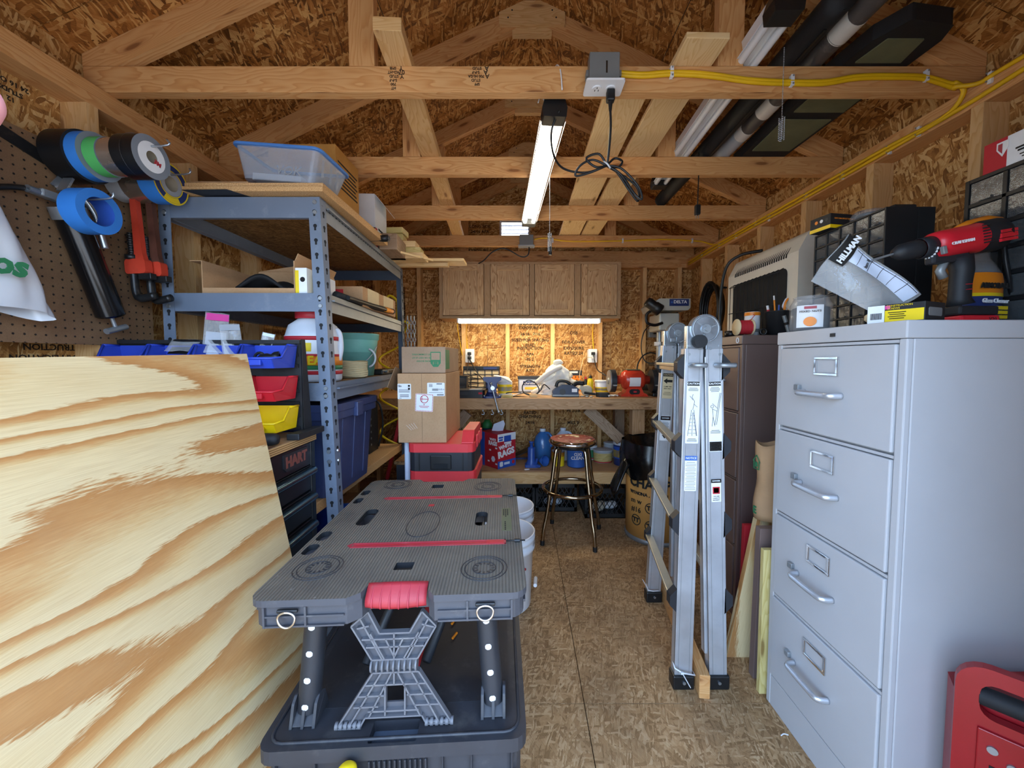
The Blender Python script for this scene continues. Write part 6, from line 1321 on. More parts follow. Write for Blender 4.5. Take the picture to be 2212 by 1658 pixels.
# ================================================================ things on the brown cabinet
HB = 1.3455
o = thing('wire_spool', 'spool of red wire on the brown filing cabinet', 'spool', (1.05, 1.84, HB+.04)); T = TR(-.035, 0, 0, 0, 90, 0)
MB().lathe([(0, 0), (.039, 0), (.039, .003), (.012, .003), (.012, .067), (.039, .067), (.039, .07), (0, .07)], T, 28).build('spool_body', 'manila', o)
b = MB()
for r in (.020, .026, .032):
    b.tube([(-.03+.06*k/90, r*math.cos(k*.7), r*math.sin(k*.7)) for k in range(91)], .003, 6)
b.tube(smooth_path([(.02, -.02, .03), (.03, -.03, .05), (.04, -.02, .055), (.045, 0, .06)], 5), .0015, 5); b.build('wire_winding', 'ink_red', o)
for lab, x, y, r, h in (('black tape roll lying behind the ladder on the brown cabinet', 1.05, 1.95, .03, .03), ('small black roll standing beside the red wire spool', 1.125, 1.81, .017, .022)):
    o = thing('tape_roll', lab, 'tape', (x, y, HB)); 
    if r > .02: MB().lathe([(.02, 0), (r, 0), (r, h), (.02, h), (.02, 0)], seg=24).build('tape_wrap', 'tape_black', o)
    else: o.location.z += r; MB().lathe([(.009, -h/2), (r, -h/2), (r, h/2), (.009, h/2), (.009, -h/2)], TR(0, 0, 0, 90, 0, -20), 22).build('tape_wrap', 'tape_black', o)
o = thing('can', 'white can with orange top band on the brown filing cabinet', 'can', (1.125, 1.90, HB)); MB().lathe([(0, 0), (.034, 0), (.034, .118), (0, .118)], seg=24).build('can_body', 'white_plastic', o); MB().lathe([(.0345, .1), (.0345, .116)], seg=24).build('orange_band', 'orange', o); MB().lathe([(.0343, .02), (.0343, .035)], seg=24).build('print_band', 'grey_box', o)
pc_ = thing('pen_cup', 'black mesh pen cup on the brown filing cabinet', 'cup', (1.215, 1.845, HB)); MB().lathe([(0, 0), (.044, 0), (.052, .112), (.0545, .114), (.052, .116), (.049, .112), (.042, .004), (0, .004)], seg=24).build('cup_body', 'black_matte', pc_)
def pen(lab, x, y, a, e, r, mat, tipm, nm='pen', tip=.02):
    o = thing(nm, lab, nm, (1.215+x, 1.845+y, HB+.02)); d = (V(e)-V(a)); MB().cyl(a, e, r, seg=8).build('barrel', mat, o); MB().cyl(V(e), V(e)+d.normalized()*tip, r*.95, seg=8).build('end', tipm, o)
pen('yellow pencil with white eraser standing in the black pen cup', -.012, -.01, (0, 0, 0), (-.028, -.02, .145), .0036, 'orange', 'white_plastic', 'pencil')
pen('white and red marker standing leftmost in the black pen cup', -.02, .01, (0, 0, 0), (-.022, 0, .105), .006, 'ink_red', 'white_plastic', 'marker')
pen('blue pen in the middle of the black pen cup', .0, .0, (0, 0, 0), (-.004, -.01, .105), .004, 'blue_mid', 'blue_mid')
pen('orange pencil standing at the right of the black pen cup', .015, .0, (0, 0, 0), (.016, -.004, .115), .0036, 'orange', 'manila', 'pencil')
o = thing('scissors', 'scissors with orange and grey handles in the black pen cup', 'scissors', (1.235, 1.84, HB+.04)); b = MB(); b.tube([(.02+.013*math.cos(R(a))+.006*math.sin(R(a)), .0, .105+.03*math.sin(R(a))) for a in range(0, 360, 20)], .005, 6, closed=True); b.build('orange_handle', 'orange', o, label='orange handle loop'); b = MB(); b.tube([(.03+.012*math.cos(R(a))+.02*math.sin(R(a)), .012, .13+.036*math.sin(R(a))) for a in range(0, 360, 20)], .005, 6, closed=True); b.build('grey_handle', 'paper_blue', o); MB().bar((0, 0, 0), (.018, 0, .09), .012, .003).build('blade', 'zinc', o)
o = thing('marker', 'grey crayon shaped marker clipped outside the black pen cup', 'marker', (1.212, 1.784, HB+.001)); MB().cyl((.018, 0, .004), (-.010, .0, .088), .0085, seg=10).build('barrel', 'grey_box', o); b = MB(); b.cyl((.004, 0, .046), (-.0, 0, .058), .009, seg=10); b.build('dark_band', 'ink', o)
# heater on the wall
ht = thing('wall_heater', 'large beige wall heater with black grille on the right wall', 'heater', (1.42, 2.08, 1.55))
y0, y1, z0, z1 = 1.78, 2.38, 1.30, 1.83
PR = [(1.245, z0), (1.245, z1-.10), (1.30, z1-.015), (1.33, z1), (1.545, z1), (1.545, z0)]
b = MB(); Mh = Matrix(((1, 0, 0, 0), (0, 0, -1, 0), (0, 1, 0, 0), (0, 0, 0, 1)))
def yprism(b, poly, ya, yb, m=0): return b.prism(poly, yb-ya, Matrix(((1, 0, 0, 0), (0, 0, -1, yb), (0, 1, 0, 0), (0, 0, 0, 1))), m)
yprism(b, [(x+.012, z) if x < 1.26 else (x, z) for x, z in PR], y0+.0, y1); b.build('housing', 'beige_heater', ht, bev=.02, seg=3, world=True)
op = MB().prism(rrect(y1-y0-.14, .34, .03, 4), .004, frame((1.2565, (y0+y1)/2, 1.50), (0, -1, 0), (0, 0, 1))).build('black_opening', 'slot_dark', ht, world=True)
b = MB()
for k in range(13):
    y = y0+.09+(y1-y0-.18)*k/12; b.tube([(1.25, y, 1.315), (1.222, y, 1.33), (1.222, y, 1.655), (1.25, y, 1.67)], .002, 6)
for z in (1.34, 1.50, 1.65): b.tube([(1.222, y0+.08, z), (1.222, y1-.08, z)], .0025, 6)
b.build('wire_guard', 'slot_dark', ht, world=True)
b = MB()
for k in range(26):
    y = y0+.08+(y1-y0-.16)*k/25; b.bar((1.2535, y, 1.715), (1.2565, y, 1.735), .005, .004, up=(-1, 0, 0)); b.bar((1.258, y, 1.735), (1.296, y, 1.797), .0035, .003, up=(-1, 0, .6))
b.build('louver_slot', 'steel_dark', ht, world=True)
t = thing('black_cable', 'black cable looped over the wall heater', 'cable', (1.2, 2.25, 1.7)); MB().tube(smooth_path([(1.35, 2.20, 1.845), (1.27, 2.28, 1.84), (1.215, 2.33, 1.78), (1.19, 2.34, 1.6), (1.19, 2.33, 1.40), (1.20, 2.31, 1.352)], 7), .009, 8).build('sheath', 'black_plastic', t, world=True)
# black hose coil on the right wall further back
t = thing('hose_coil', 'coil of black hose hanging on the right wall behind the heater', 'hose', (1.49, 3.05, 1.62)); b = MB()
for k in range(5): b.tube([(1.475-.012*k, 2.98+(.13+.012*(k % 3))*math.cos(R(a)), 1.61+(.17+.01*k)*math.sin(R(a))) for a in range(0, 360, 15)], .011, 8, closed=True)
b.build('hose_loop', 'black_plastic', t, world=True); MB().bar((1.56, 2.98, 1.78), (1.42, 2.98, 1.785), .02, .012).build('hanger', 'steel_dark', t, world=True)
# ================================================================ on the grey cabinet
HG = 1.3255
def organizer(nm, lab, x0, x1, y0, y1, z0, z1, nc, nr, t=.008, g=''):
    o = thing(nm, lab, 'organizer', ((x0+x1)/2, (y0+y1)/2, z0)); b = MB(); b.box(x0+.10, x1, y0, y1, z0, z1); b.box(x0, x0+.10, y0, y0+t, z0, z1); b.box(x0, x0+.10, y1-t, y1, z0, z1)
    cw = (y1-y0-t)/nc; ch = (z1-z0-t)/nr
    for k in range(nr+1): b.box(x0, x0+.10, y0+t, y1-t, z0+k*ch, z0+k*ch+t)
    for k in range(1, nc): b.box(x0, x0+.10, y0+k*cw, y0+k*cw+t, z0+t, z1-t)
    b.build('frame', 'black_plastic', o, world=True, bev=.0015); src = None
    for j in range(nr):
        for k in range(nc):
            ya, za = y0+k*cw+t+.001, z0+j*ch+t+.001; w, h = cw-t-.002, ch-t-.002
            if src is None:
                d = MB(); d.box(0, .003, 0, w, 0, h); d.box(.003, .09, 0, .002, 0, h*.8); d.box(.003, .09, w-.002, w, 0, h*.8); d.box(.003, .09, .002, w-.002, 0, .002); d.box(-.006, 0, w*.3, w*.7, h*.02, h*.14); src = d.build('drawer', 'drawer_clear', o)
                src.location = V((x0+.004, ya, za))-o.location
                c_ = MB().box(.02, .08, .006, w-.006, .003, h*.5).build('drawer_contents', 'grey_box', src)
            else:
                q = src.copy(); COL.objects.link(q); q.parent = o; q.location = V((x0+.004, ya, za))-o.location
                if random.random() < .7:
                    q2 = c_.copy(); COL.objects.link(q2); q2.parent = q; q2.scale.z = random.uniform(.3, 1.3)
    return o
organizer('parts_organizer', 'black small parts drawer cabinet on the light grey cabinet, behind the drill', 1.11, 1.262, 1.20, 1.49, HG, 1.70, 5, 8, .006)
organizer('parts_organizer', 'black large drawer parts organizer at the far right behind the spray bottle', 1.375, 1.53, .93, 1.225, HG, 1.783, 3, 6, .012)
o = thing('product_box', 'black and yellow gas can spout box on top of the small parts drawer cabinet', 'box', (1.135, 1.435, 1.7005), (0, 0, 10)); MB().box(-.05, .09, -.035, .045, 0, .052).build('carton_body', 'black_matte', o, bev=.001)
MB().box(-.0505, .0905, -.0355, .0455, .001, .013).build('yellow_stripe', 'yellow_bin', o); txt(o, 'GAS CAN SPOUT REPLACEMENT', .0072, frame((.018, -.0356, .035), (1, 0, 0), (0, 0, 1)), 'orange')
for k, m in enumerate(('orange', 'white_paper', 'charcoal')): MB().cyl((-.0501, .02-.02*k, .034), (-.0508, .02-.02*k, .034), .006, seg=14).build('round_mark', m, o)
o = thing('clear_packet', 'round clear packet of black parts on top of the small parts drawer cabinet', 'packet', (1.17, 1.33, 1.7005)); MB().lathe([(0, 0), (.045, .002), (.05, .015), (.042, .03), (0, .034)], seg=20).build('blister', 'clear_jar', o); MB().lathe([(.012, .004), (.035, .004), (.035, .022), (.012, .022)], seg=16).build('black_ring', 'black_plastic', o)
o = thing('black_clip', 'black plastic clip on the near end of the small parts drawer cabinet', 'clip', (1.19, 1.235, 1.7005)); MB().box(-.04, .03, -.02, .02, 0, .014).build('body', 'black_plastic', o, bev=.005)
o = thing('product_box', 'white and red box with shield mark on top of the large drawer organizer', 'box', (1.44, 1.078, 1.7835), (0, 0, 0)); MB().box(-.06, .06, -.1, .105, 0, .085).build('carton_body', 'white_paper', o, bev=.001); MB().box(-.0606, .0606, .05, .1055, .0, .0854).build('red_end', 'ink_red', o)
Ms = frame((-.061, .06, .055), (0, -1, 0), (0, 0, 1)); sh_ = MB().prism([(-.014, .02), (.014, .02), (.014, .0), (0, -.022), (-.014, 0)], .0008, Ms).build('shield_mark', 'white_paper', o); MB().prism([(-.010, .015), (0, .015), (0, -.014), (-.010, .0)], .0014, Ms).build('shield_half', 'red_worn', sh_)
lines(o, frame((-.0606, -.02, .02), (0, -1, 0), (0, 0, 1)), [(0, .02, .10, .005), (0, .012, .09, .005), (0, .0, .08, .003), (0, -.008, .07, .003)])
# jar of nuts
o = thing('jar', 'clear plastic jar with white nut label on the light grey cabinet', 'jar', (.943, 1.27, HG)); o.scale = (1.15, 1.15, 1.0); MB().lathe([(0, 0), (.046, 0), (.05, .006), (.05, .085), (.043, .098), (.041, .108), (.043, .11), (.040, .112)], seg=28).build('jar_body', 'clear_jar', o); MB().lathe([(0, .003), (.044, .003), (.044, .075), (0, .09)], seg=18).build('dark_contents', 'black_matte', o)
MB().lathe([(.0505, .01), (.0505, .08)], seg=14, a0=195, a1=268).build('label_wrap', 'white_paper', o); Ml = frame((-.0315, -.0412, .06), (.80, -.60, 0), (0, 0, 1)); txt(o, 'MIXED NUTS', .0085, Ml, 'ink_stamp', ext=.001); MB().cyl(Ml @ V((0, -.032, -.001)), Ml @ V((0, -.032, .001)), .015, seg=16).build('nut_picture', 'orange', o); MB().box(-.014, .014, .008, .016, -.001, .001, Ml).build('red_print', 'red_worn', o)
# hillman pouch
hp = thing('plastic_pouch', 'clear plastic pouch with white ruled label leaning on the light grey cabinet', 'pouch', (.93, 1.03, HG)); yh = 1.04
q = {k: atY(*p, yh) for k, p in dict(a=(1752, 607), b=(1886, 690), c=(1962, 640), d=(1832, 505)).items()}; q['b'].z = max(q['b'].z, HG+.004); q['b'].y -= .03; q['c'].y -= .03
def pq(u, v, off=0): 
    p = q['a'].lerp(q['b'], u).lerp(q['d'].lerp(q['c'], u), v); return p+V((0, -off+.01*math.sin(u*6+v*3)*math.sin(v*5)-.012*math.sin(u*math.pi)*math.sin(v*math.pi), 0))
b = MB(); b.grid(lambda u, v: pq(u, v), 18, 14); b.build('film_front', 'clear_film', hp, world=True); b = MB(); b.grid(lambda u, v: pq(u, v, -.02*math.sin(u*math.pi)*math.sin(v*math.pi)-.001), 12, 10); b.build('film_back', 'clear_film', hp, world=True)
b = MB(); b.grid(lambda u, v: pq(.08+.88*u, .60+.34*v, .0025), 14, 6); lb = b.build('ruled_label', 'paper_blue', hp, world=True, label='white ruled label')
b = MB(); b.grid(lambda u, v: pq(.0+.17*u, .47+.52*v, .006), 6, 6); hd = b.build('black_header', 'ink', hp, world=True)
b = MB()
for uu in (.27, .40, .53, .66, .8): b.tube([pq(uu, .61+.32*k/8, .0032) for k in range(9)], .0007, 4)
b.tube([pq(.2+.75*k/10, .9, .0032) for k in range(11)], .0007, 4); b.build('ruled_line', 'ink', lb, world=True)
p0, p1 = pq(.09, .52, .016), pq(.09, .96, .016); txt(hd, 'HILLMAN', .0205, frame((p0+p1)/2, p1-p0, (pq(.02, .7)-pq(.2, .7))), 'white_paper', world=True, bold=.0008, ext=.0006)
p0, p1 = pq(.36, .66, .006), pq(.36, .86, .006); txt(lb, 'Item 8', .014, frame((p0+p1)/2, p1-p0, (pq(.02, .7)-pq(.2, .7))), 'ink', world=True)
MB().ball((.955, 1.045, HG+.02), .02, (1.6, 1, .9), 10).build('hardware', 'manila', hp, world=True)
# screw box
o = thing('product_box', 'yellow and black construction screws box on the light grey cabinet corner', 'box', (.965, .978, HG), (0, 0, -68)); w, d, h = .112, .09, .046
MB().box(-w/2, w/2, -d/2, d/2, 0, h).build('carton_body', 'black_matte', o, bev=.001); MB().box(-w/2-.0004, -w/2+.035, -d/2-.0006, -d/2, .001, h-.001).build('white_panel', 'white_paper', o); lines(o, frame((-w/2+.018, -d/2-.0006, .018), (1, 0, 0), (0, 0, 1)), [(-.011+.0022*k, 0, .0013, .016) for k in range(11)])
MB().box(-w/2+.036, w/2-.002, -d/2-.0007, -d/2, .003, .031).build('yellow_panel', 'yellow', o); lines(o, frame((.012, -d/2-.0007, .018), (1, 0, 0), (0, 0, 1)), [(-.008, .007-.005*k, .035-.006*(k % 2), .0018) for k in range(4)]); MB().box(-w/2+.036, -w/2+.046, -d/2-.0008, -d/2, .034, .043).build('red_print', 'pink', o); txt(o, 'CONSTRUCTION', .0065, frame((.008, -d/2-.0008, .0415), (1, 0, 0), (0, 0, 1)), 'yellow'); txt(o, 'SCREWS', .0065, frame((-.003, -d/2-.0008, .035), (1, 0, 0), (0, 0, 1)), 'yellow')
MB().prism(rrect(.06, .02, .004, 3), .0006, frame((w/2, 0, .023), (0, 1, 0), (0, 0, 1))).build('end_window', 'grey_box', o)
# cordless drill, seen side on
dr_ = thing('cordless_drill', 'red and black cordless drill standing on its battery on the light grey cabinet', 'drill', (1.10, 1.02, HG)); yd = 1.02
def dp(px, py, dy=0): return atY(px, py, yd)+V((0, dy, 0))
ax0, ax1 = dp(1928, 548), dp(2165, 503); ad = (ax1-ax0).normalized(); Td = Matrix.Translation(ax0) @ ad.to_track_quat('Z', 'Y').to_matrix().to_4x4(); L = (ax1-ax0).length
MB().lathe([(.004, 0), (.012, .004), (.021, .02), (.0235, .05), (.0235, .066), (.021, .068)], Td, 24).build('chuck', 'black_matte', dr_, world=True); cl = MB().lathe([(.0245, .068), (.027, .072), (.027, .098), (.0245, .10)], Td, 24).build('torque_collar', 'charcoal', dr_, world=True)
for k in range(6): a = R(200+16*k); pm = Td @ V((.0272*math.cos(a), .0272*math.sin(a), .09)); MB().cbox(pm, (.003, .003, .006)).build('torque_mark', 'white_paper', cl, world=True)
bd = MB().lathe([(.024, .10), (.033, .104), (.036, .13), (.037, .20), (.038, .215)], Td, 28).build('motor_housing', 'red_bin', dr_, world=True, label='red motor housing'); MB().lathe([(.0385, .215), (.041, .23), (.041, L-.02), (.03, L-.003), (0, L)], Td, 28).build('rear_cap', 'black_matte', dr_, world=True)
for k in (-1, 0, 1): 
    p = Td @ V((.0, 0, 0)); MB().bar(dp(2120, 520+9*k, -.0405), dp(2158, 513+9*k, -.036), .007 if k else .011, .006, up=(0, -1, 0)).build('red_stripe', 'red_bin', dr_, world=True)
for k in range(7): MB().bar(dp(2085+1*k, 497+6*k, -.0385+.0004*k), dp(2098+1*k, 494.5+6*k, -.0385), .0028, .003, up=(0, -1, 0)).build('vent_slot', 'slot_dark', bd, world=True)
p0, p1 = dp(2015, 537, -.0385), dp(2075, 525, -.0385); txt(bd, 'CRAFTSMAN', .0105, frame((p0+p1)/2, p1-p0, (0, 0, 1)), 'white_paper', world=True, ext=.0012, sx=.95)
MB().bar(dp(2004, 549, -.034), dp(2012, 547, -.034), .02, .01, up=(0, -1, 0)).build('selector', 'grey_box', bd, world=True, bev=.002)
b = MB(); b.tube([dp(2072, 555), dp(2078, 585), dp(2074, 615), dp(2072, 645), dp(2074, 658)], [.026, .023, .0215, .022, .027], 14); b.build('handle', 'black_matte', dr_, world=True); b = MB(); b.tube([dp(2040, 566), dp(2030, 585), dp(2038, 600)], .010, 8); b.build('trigger', 'grey_box', dr_, world=True); b = MB(); b.bar(dp(2005, 560), dp(2085, 552), .026, .03, up=(0, 0, 1)); b.build('housing_neck', 'charcoal', dr_, world=True, bev=.006)
for yy in (617, 628): MB().bar(dp(2066, yy, -.0215), dp(2080, yy-1, -.0225), .0012, .0012, up=(0, -1, 0)).build('red_line', 'red_bin', dr_, world=True)
c0 = dp(2078, 668); bt = MB().box(c0.x-.045, c0.x+.055, yd-.036, yd+.036, HG+.022, HG+.045).build('battery_shoe', 'black_matte', dr_, world=True, bev=.005); MB().box(c0.x-.04, c0.x+.06, yd-.035, yd+.035, HG, HG+.0215).build('battery', 'red_bin', dr_, world=True, bev=.005); txt(dr_, 'V20', .012, frame((c0.x+.04, yd-.0356, HG+.011), (1, 0, 0), (0, 0, 1)), 'slot_dark', world=True)
MB().cyl(dp(1883, 562), dp(1930, 548), .0028, seg=8).build('drill_bit', 'galvanised', dr_, world=True)
o = thing('orange_tool', 'orange handled tool lying behind the red drill on the drawer organizer side', 'tool', tuple(atY(2120, 482, 1.10))); b = MB()
P0 = [atY(*k, 1.10) for k in ((2068, 497), (2090, 487), (2130, 478), (2155, 480), (2172, 492))]; MB().tube(P0, [.012, .014, .016, .015, .008], 10).build('orange_grip', 'orange', o, world=True); MB().bar(atY(2060, 503, 1.10), atY(2074, 497, 1.10), .016, .012).build('black_tip', 'black_plastic', o, world=True)
rd = MB(); rd.tube([atY(2165, 492, 1.10), atY(2172, 560, 1.1), V((1.405, 1.10, HG+.01))], .006, 8); rd.build('shaft', 'black_plastic', o, world=True)
# spray bottle
o = thing('cleaner_bottle', 'clear cleaner bottle with orange and blue label behind the drill', 'bottle', (1.285, 1.105, HG), (0, 0, 8)); o.scale = (1.06, 1.0, 1.14)
MB().lathe([(0, 0), (.058, 0), (.064, .008), (.065, .112), (.060, .132), (.044, .155), (.031, .168), (.026, .18), (.026, .2), (.0, .2)], Matrix.Diagonal((1.05, .62, 1, 1)), seg=32).build('bottle_body', 'clear_jar', o); MB().lathe([(0, .004), (.058, .004), (.059, .05), (0, .05)], Matrix.Diagonal((1.03, .56, 1, 1)), seg=24).build('fluid', 'blue_fluid', o)
b = MB()
for k in range(6): b.lathe([(.031-.001*k, .160+.006*k), (.035-.0014*k, .163+.006*k), (.031-.001*k, .166+.006*k)], Matrix.Diagonal((1.05, .7, 1, 1)), 24)
b.build('ribbed_neck', 'clear_jar', o)
D_ = Matrix.Diagonal((1.05, .62, 1, 1))
lb = MB().lathe([(.0657, .012), (.0657, .112), (.0612, .130)], D_, 16, a0=205, a1=328).build('label_wrap', 'navy', o); MB().lathe([(.0662, .078), (.0662, .112), (.062, .129)], D_, 16, a0=206, a1=327).build('orange_field', 'orange', lb); MB().lathe([(.0664, .072), (.0664, .080)], D_, 16, a0=206, a1=327).build('yellow_band', 'yellow', lb)
txt(lb, 'ARMORALL', .017, frame((.0, -.0432, .096), (1, 0, 0), (.0, 0, 1)), 'ink', ext=.0014, bold=.0006); txt(lb, 'Glass Cleaner', .0145, frame((.004, -.043, .060), (1, 0, 0), (0, 0, 1)), 'white_paper', ext=.0014, bold=.0003)
for k in range(3): MB().box(-.005, .045, -.0428, -.0395, .018+.011*k, .026+.011*k).build('yellow_print', 'yellow', lb)
o = thing('rag', 'red rag crumpled on the light grey cabinet behind the screws box', 'rag', (1.08, 1.10, HG)); b = MB(); b.grid(lambda u, v: ((u-.5)*.13+.01*math.sin(v*9), (v-.5)*.07, .003+.035*abs(math.sin(u*4.2+v*2)*math.sin(v*3.1))**.8*math.sin(u*math.pi)), 18, 12); b.build('cloth', 'cloth_red', o, solid=.003)
# ================================================================ red charger at the lower right corner
gn = thing('battery_charger', 'red steel battery charger cart at the lower right corner', 'charger', (.96, .815, 0)); dv = V((.70, -.714, 0)).normalized(); Mg_ = frame((.955, .815, 0), dv, (0, 0, 1))
inn = V((dv.y*-1, dv.x, 0))
b = MB(); b.prism([(.962, .818), (1.25, .524), (1.30, .868), (1.0, .868)], .50); b.build('case_body', 'red_paint', gn, world=True, bev=.004)
b = MB(); w, h = .40, .59; o_ = [(0, 0)]+[(.05-.05*math.cos(R(a)), h-.05+.05*math.sin(R(a))) for a in range(0, 91, 15)]+[(w-.05+.05*math.sin(R(a)), h-.05+.05*math.cos(R(a))) for a in range(0, 91, 15)]+[(w, 0)]
hole = rrect(w-.07, .075, .024, 4, w/2, h-.07); hole2 = [(.036, .02), (w-.036, .02), (w-.036, h-.125), (.036, h-.125)]
b.plate(o_, [hole], .0, .022, Mg_); b.build('front_frame', 'red_paint', gn, world=True, bev=.005); b = MB(); b.box(.034, w-.034, .02, h-.13, .0222, .028, Mg_); fp = b.build('front_panel', 'red_paint', gn, world=True, bev=.002)
MB().cyl(Mg_ @ V((.034, h-.07, .006)), Mg_ @ V((w-.034, h-.07, .006)), .019, seg=16).build('grip_bar', 'black_soft', gn, world=True)
for x, z in ((.055, h-.165), (.082, h-.185)): MB().cyl(Mg_ @ V((x, z, .028)), Mg_ @ V((x, z, .032)), .008, seg=14).build('screw_head', 'galvanised', fp, world=True)
b = MB(); b.box(.052, .30, .16, h-.20, .0282, .0295, Mg_); bp_ = b.build('black_plate', 'ink', fp, world=True); txt(bp_, '40', .05, Mg_ @ TR(.082, h-.25, .0302), 'manila', world=True, bold=.003)
# photographer's fingertip
p = atY(-34, 207, .09); o = thing('finger', 'pink fingertip poking in at the left edge', 'finger', (p.x-.02, p.y, p.z)); b = MB()
b.tube([(-.10, .004, -.012), (-.075, .0, -.007), (-.05, 0, -.003), (-.028, 0, 0), (-.008, 0, 0), (.008, 0, 0), (.0165, 0, 0), (.0205, 0, 0), (.0216, 0, 0)], [.0105, .0104, .0100, .0096, .0095, .0088, .0068, .0035, .0008], 20); b.build('finger_body', 'skin', o, sub=1); b = MB(); b.grid(lambda u, v: (.004+.013*u, .0062*(v-.5)*2*(1-.25*u*u), .0076-.0026*u*u+(.0022 if True else 0)*(1-(2*v-1)**2)), 6, 6); b.build('nail', 'nail', o)
# ================================================================ on the bench
Z = ZB+.0005
def put(nm, lab, cat, px, py, y, z=Z, rz=0, group=None): x = atY(px, py, y).x; return thing(nm, lab, cat, (x, y, z), (0, 0, rz), group)
o = put('parts_organizer', 'clear fronted parts organizer standing on the bench behind the vise', 'organizer', 1040, 815, 3.63)
w, h = .335, .235; b = MB(); b.box(-w/2, w/2, 0, .06, 0, h); b.build('case_body', 'manila', o); b = MB()
for k in range(6): b.box(-w/2+k*w/5-.004, -w/2+k*w/5+.004, -.006, -.0005, 0, h)
for k in range(6): b.box(-w/2+.004, w/2-.004, -.0055, -.001, k*.04, k*.04+.006)
b.build('lattice', 'charcoal', o); MB().box(-w/2-.004, w/2+.004, -.012, .062, h-.03, h+.004).build('lid', 'black_plastic', o, bev=.004); MB().box(.02, w/2-.02, -.0135, -.0115, h-.024, h-.004).build('label_strip', 'navy', o)
o = put('parts_organizer', 'small dark drawer box at the left end of the bench beside the parts organizer', 'organizer', 998, 820, 3.35); MB().box(-.06, .04, 0, .1, 0, .16).build('case_body', 'black_plastic', o, bev=.003)
for k in range(2): MB().box(-.05, .032, -.004, -.0005, .01+.075*k, .07+.075*k).build('drawer', 'drawer_clear', o)
o = put('tool_case', 'low black tool case lying at the left end of the bench', 'case', 1018, 850, 3.12); b = MB(); b.prism(rrect(.235, .2, .03, 3), .062); b.build('case_body', 'black_plastic', o, bev=.012); MB().prism(rrect(.10, .09, .01, 2, .04, -.03), .006, TR(0, 0, .0605)).build('grey_panel', 'grey_plastic', o); MB().box(.07, .10, -.104, -.099, .03, .045).build('red_latch', 'ink_red', o); MB().box(-.1, .0, -.104, -.1, .02, .05).build('handle', 'charcoal', o, bev=.003)
o = put('glove', 'black glove crumpled on the tool case behind the vise', 'glove', 1036, 826, 3.25, Z); b = MB(); b.ball((0, 0, .035), .05, (1.3, .8, .7), 14); b.build('palm', 'black_soft', o)
for k in range(4): MB().tube([(.03, -.03+.02*k, .04), (.07, -.035+.022*k, .06+.008*k), (.10, -.035+.022*k, .05)], [.012, .011, .007], 8).build('finger', 'black_soft', o)
o = thing('tangled_cable', 'thin dark cord tangled on the left of the bench', 'cord', (-.45, 3.44, Z)); MB().tube(smooth_path([(.10*math.cos(k*1.9)*(1-.04*k), .03*math.sin(k*2.3), .012+.012*k) for k in range(15)], 6), .003, 6).build('cable', 'black_plastic', o)
v = put('bench_vise', 'dark blue bench vise clamped at the bench front edge', 'vise', 1062, 850, 3.06, Z, 8)
MB().prism(rrect(.15, .12, .03, 3), .014).build('base_plate', 'blue_paint', v, bev=.003); MB().lathe([(.05, .014), (.045, .03), (.034, .05), (.034, .07)], seg=20).build('swivel', 'blue_paint', v)
b = MB(); b.box(-.046, .046, -.01, .06, .07, .165); b.box(-.03, .03, -.055, .0, .08, .14); b.build('fixed_body', 'blue_paint', v, bev=.008); b = MB(); b.prism([(-.07, .168), (.07, .168), (.07, .145), (.035, .12), (.03, .05), (-.03, .05), (-.035, .12), (-.07, .145)], .035, frame((0, -.06, 0), (1, 0, 0), (0, 0, 1))); b.build('moving_jaw', 'blue_paint', v, bev=.006)
MB().box(-.06, .06, -.062, -.058, .148, .166).build('jaw_plate', 'steel_dark', v); MB().cyl((0, -.095, .085), (0, -.13, .085), .016, seg=16).build('screw_boss', 'zinc', v); hb = MB(); hb.cyl((-.01, -.12, .115), (.045, -.125, -.10), .0065, seg=10); hb.ball((-.012, -.12, .118), .011, seg=10); hb.ball((.046, -.125, -.10), .011, seg=10); hb.build('handle_bar', 'zinc', v)
for x in (-.06, .06): MB().cyl((x, -.03, .014), (x, -.03, .022), .009, seg=8).build('mounting_bolt', 'zinc', v)
def tub(lab, px, y, r, h, mat, lidm=None, bands=(), z=Z, nm='tub', sx=1, sy=1, lh=.012, rag=None, words=None, py=850):
    o = put(nm, lab, nm, px, py, y, z); D = Matrix.Diagonal((sx, sy, 1, 1)); MB().lathe([(0, 0), (r*.92, 0), (r*.95, .004), (r, h), (r*.97, h), (r*.9, .01), (0, .01)], D, 28).build('tub_body', mat, o)
    if lidm: MB().lathe([(r*1.0, h-.002), (r*1.05, h), (r*1.05, h+lh), (r, h+lh+.002), (0, h+lh+.002)], D, 28).build('lid', lidm, o)
    for z0, z1, m in bands: MB().lathe([(r*(.95+.05*z0/h)+.0012, z0), (r*(.95+.05*z1/h)+.0012, z1)], D, 28).build('label_band', m, o)
    for s, size, zz, m in words or (): txt(o, s, size, frame((0, -r*sy-.003, zz), (1, 0, 0), (0, 0, 1)), m, ext=.002, bold=.0006)
    return o
tub('yellow labelled tub with a white rag in it beside the vise', 1091, 3.25, .062, .115, 'jug_white', None, ((.02, .095, 'yellow'), (.04, .075, 'grey_plastic')))
o = put('rag', 'cream rag heaped on the yellow labelled tub behind the vise', 'rag', 1083, 812, 3.25, Z+.112); MB().ball((0, 0, .02), .055, (1.4, 1, .6), 14).build('cloth', 'cloth_white', o); b = MB(); b.grid(lambda u, v: (-.06+.15*u, -.045+.02*math.sin(v*7), .03-.05*u*u+.03*v), 8, 6); b.build('cloth_fold', 'cloth_white', o, solid=.004)
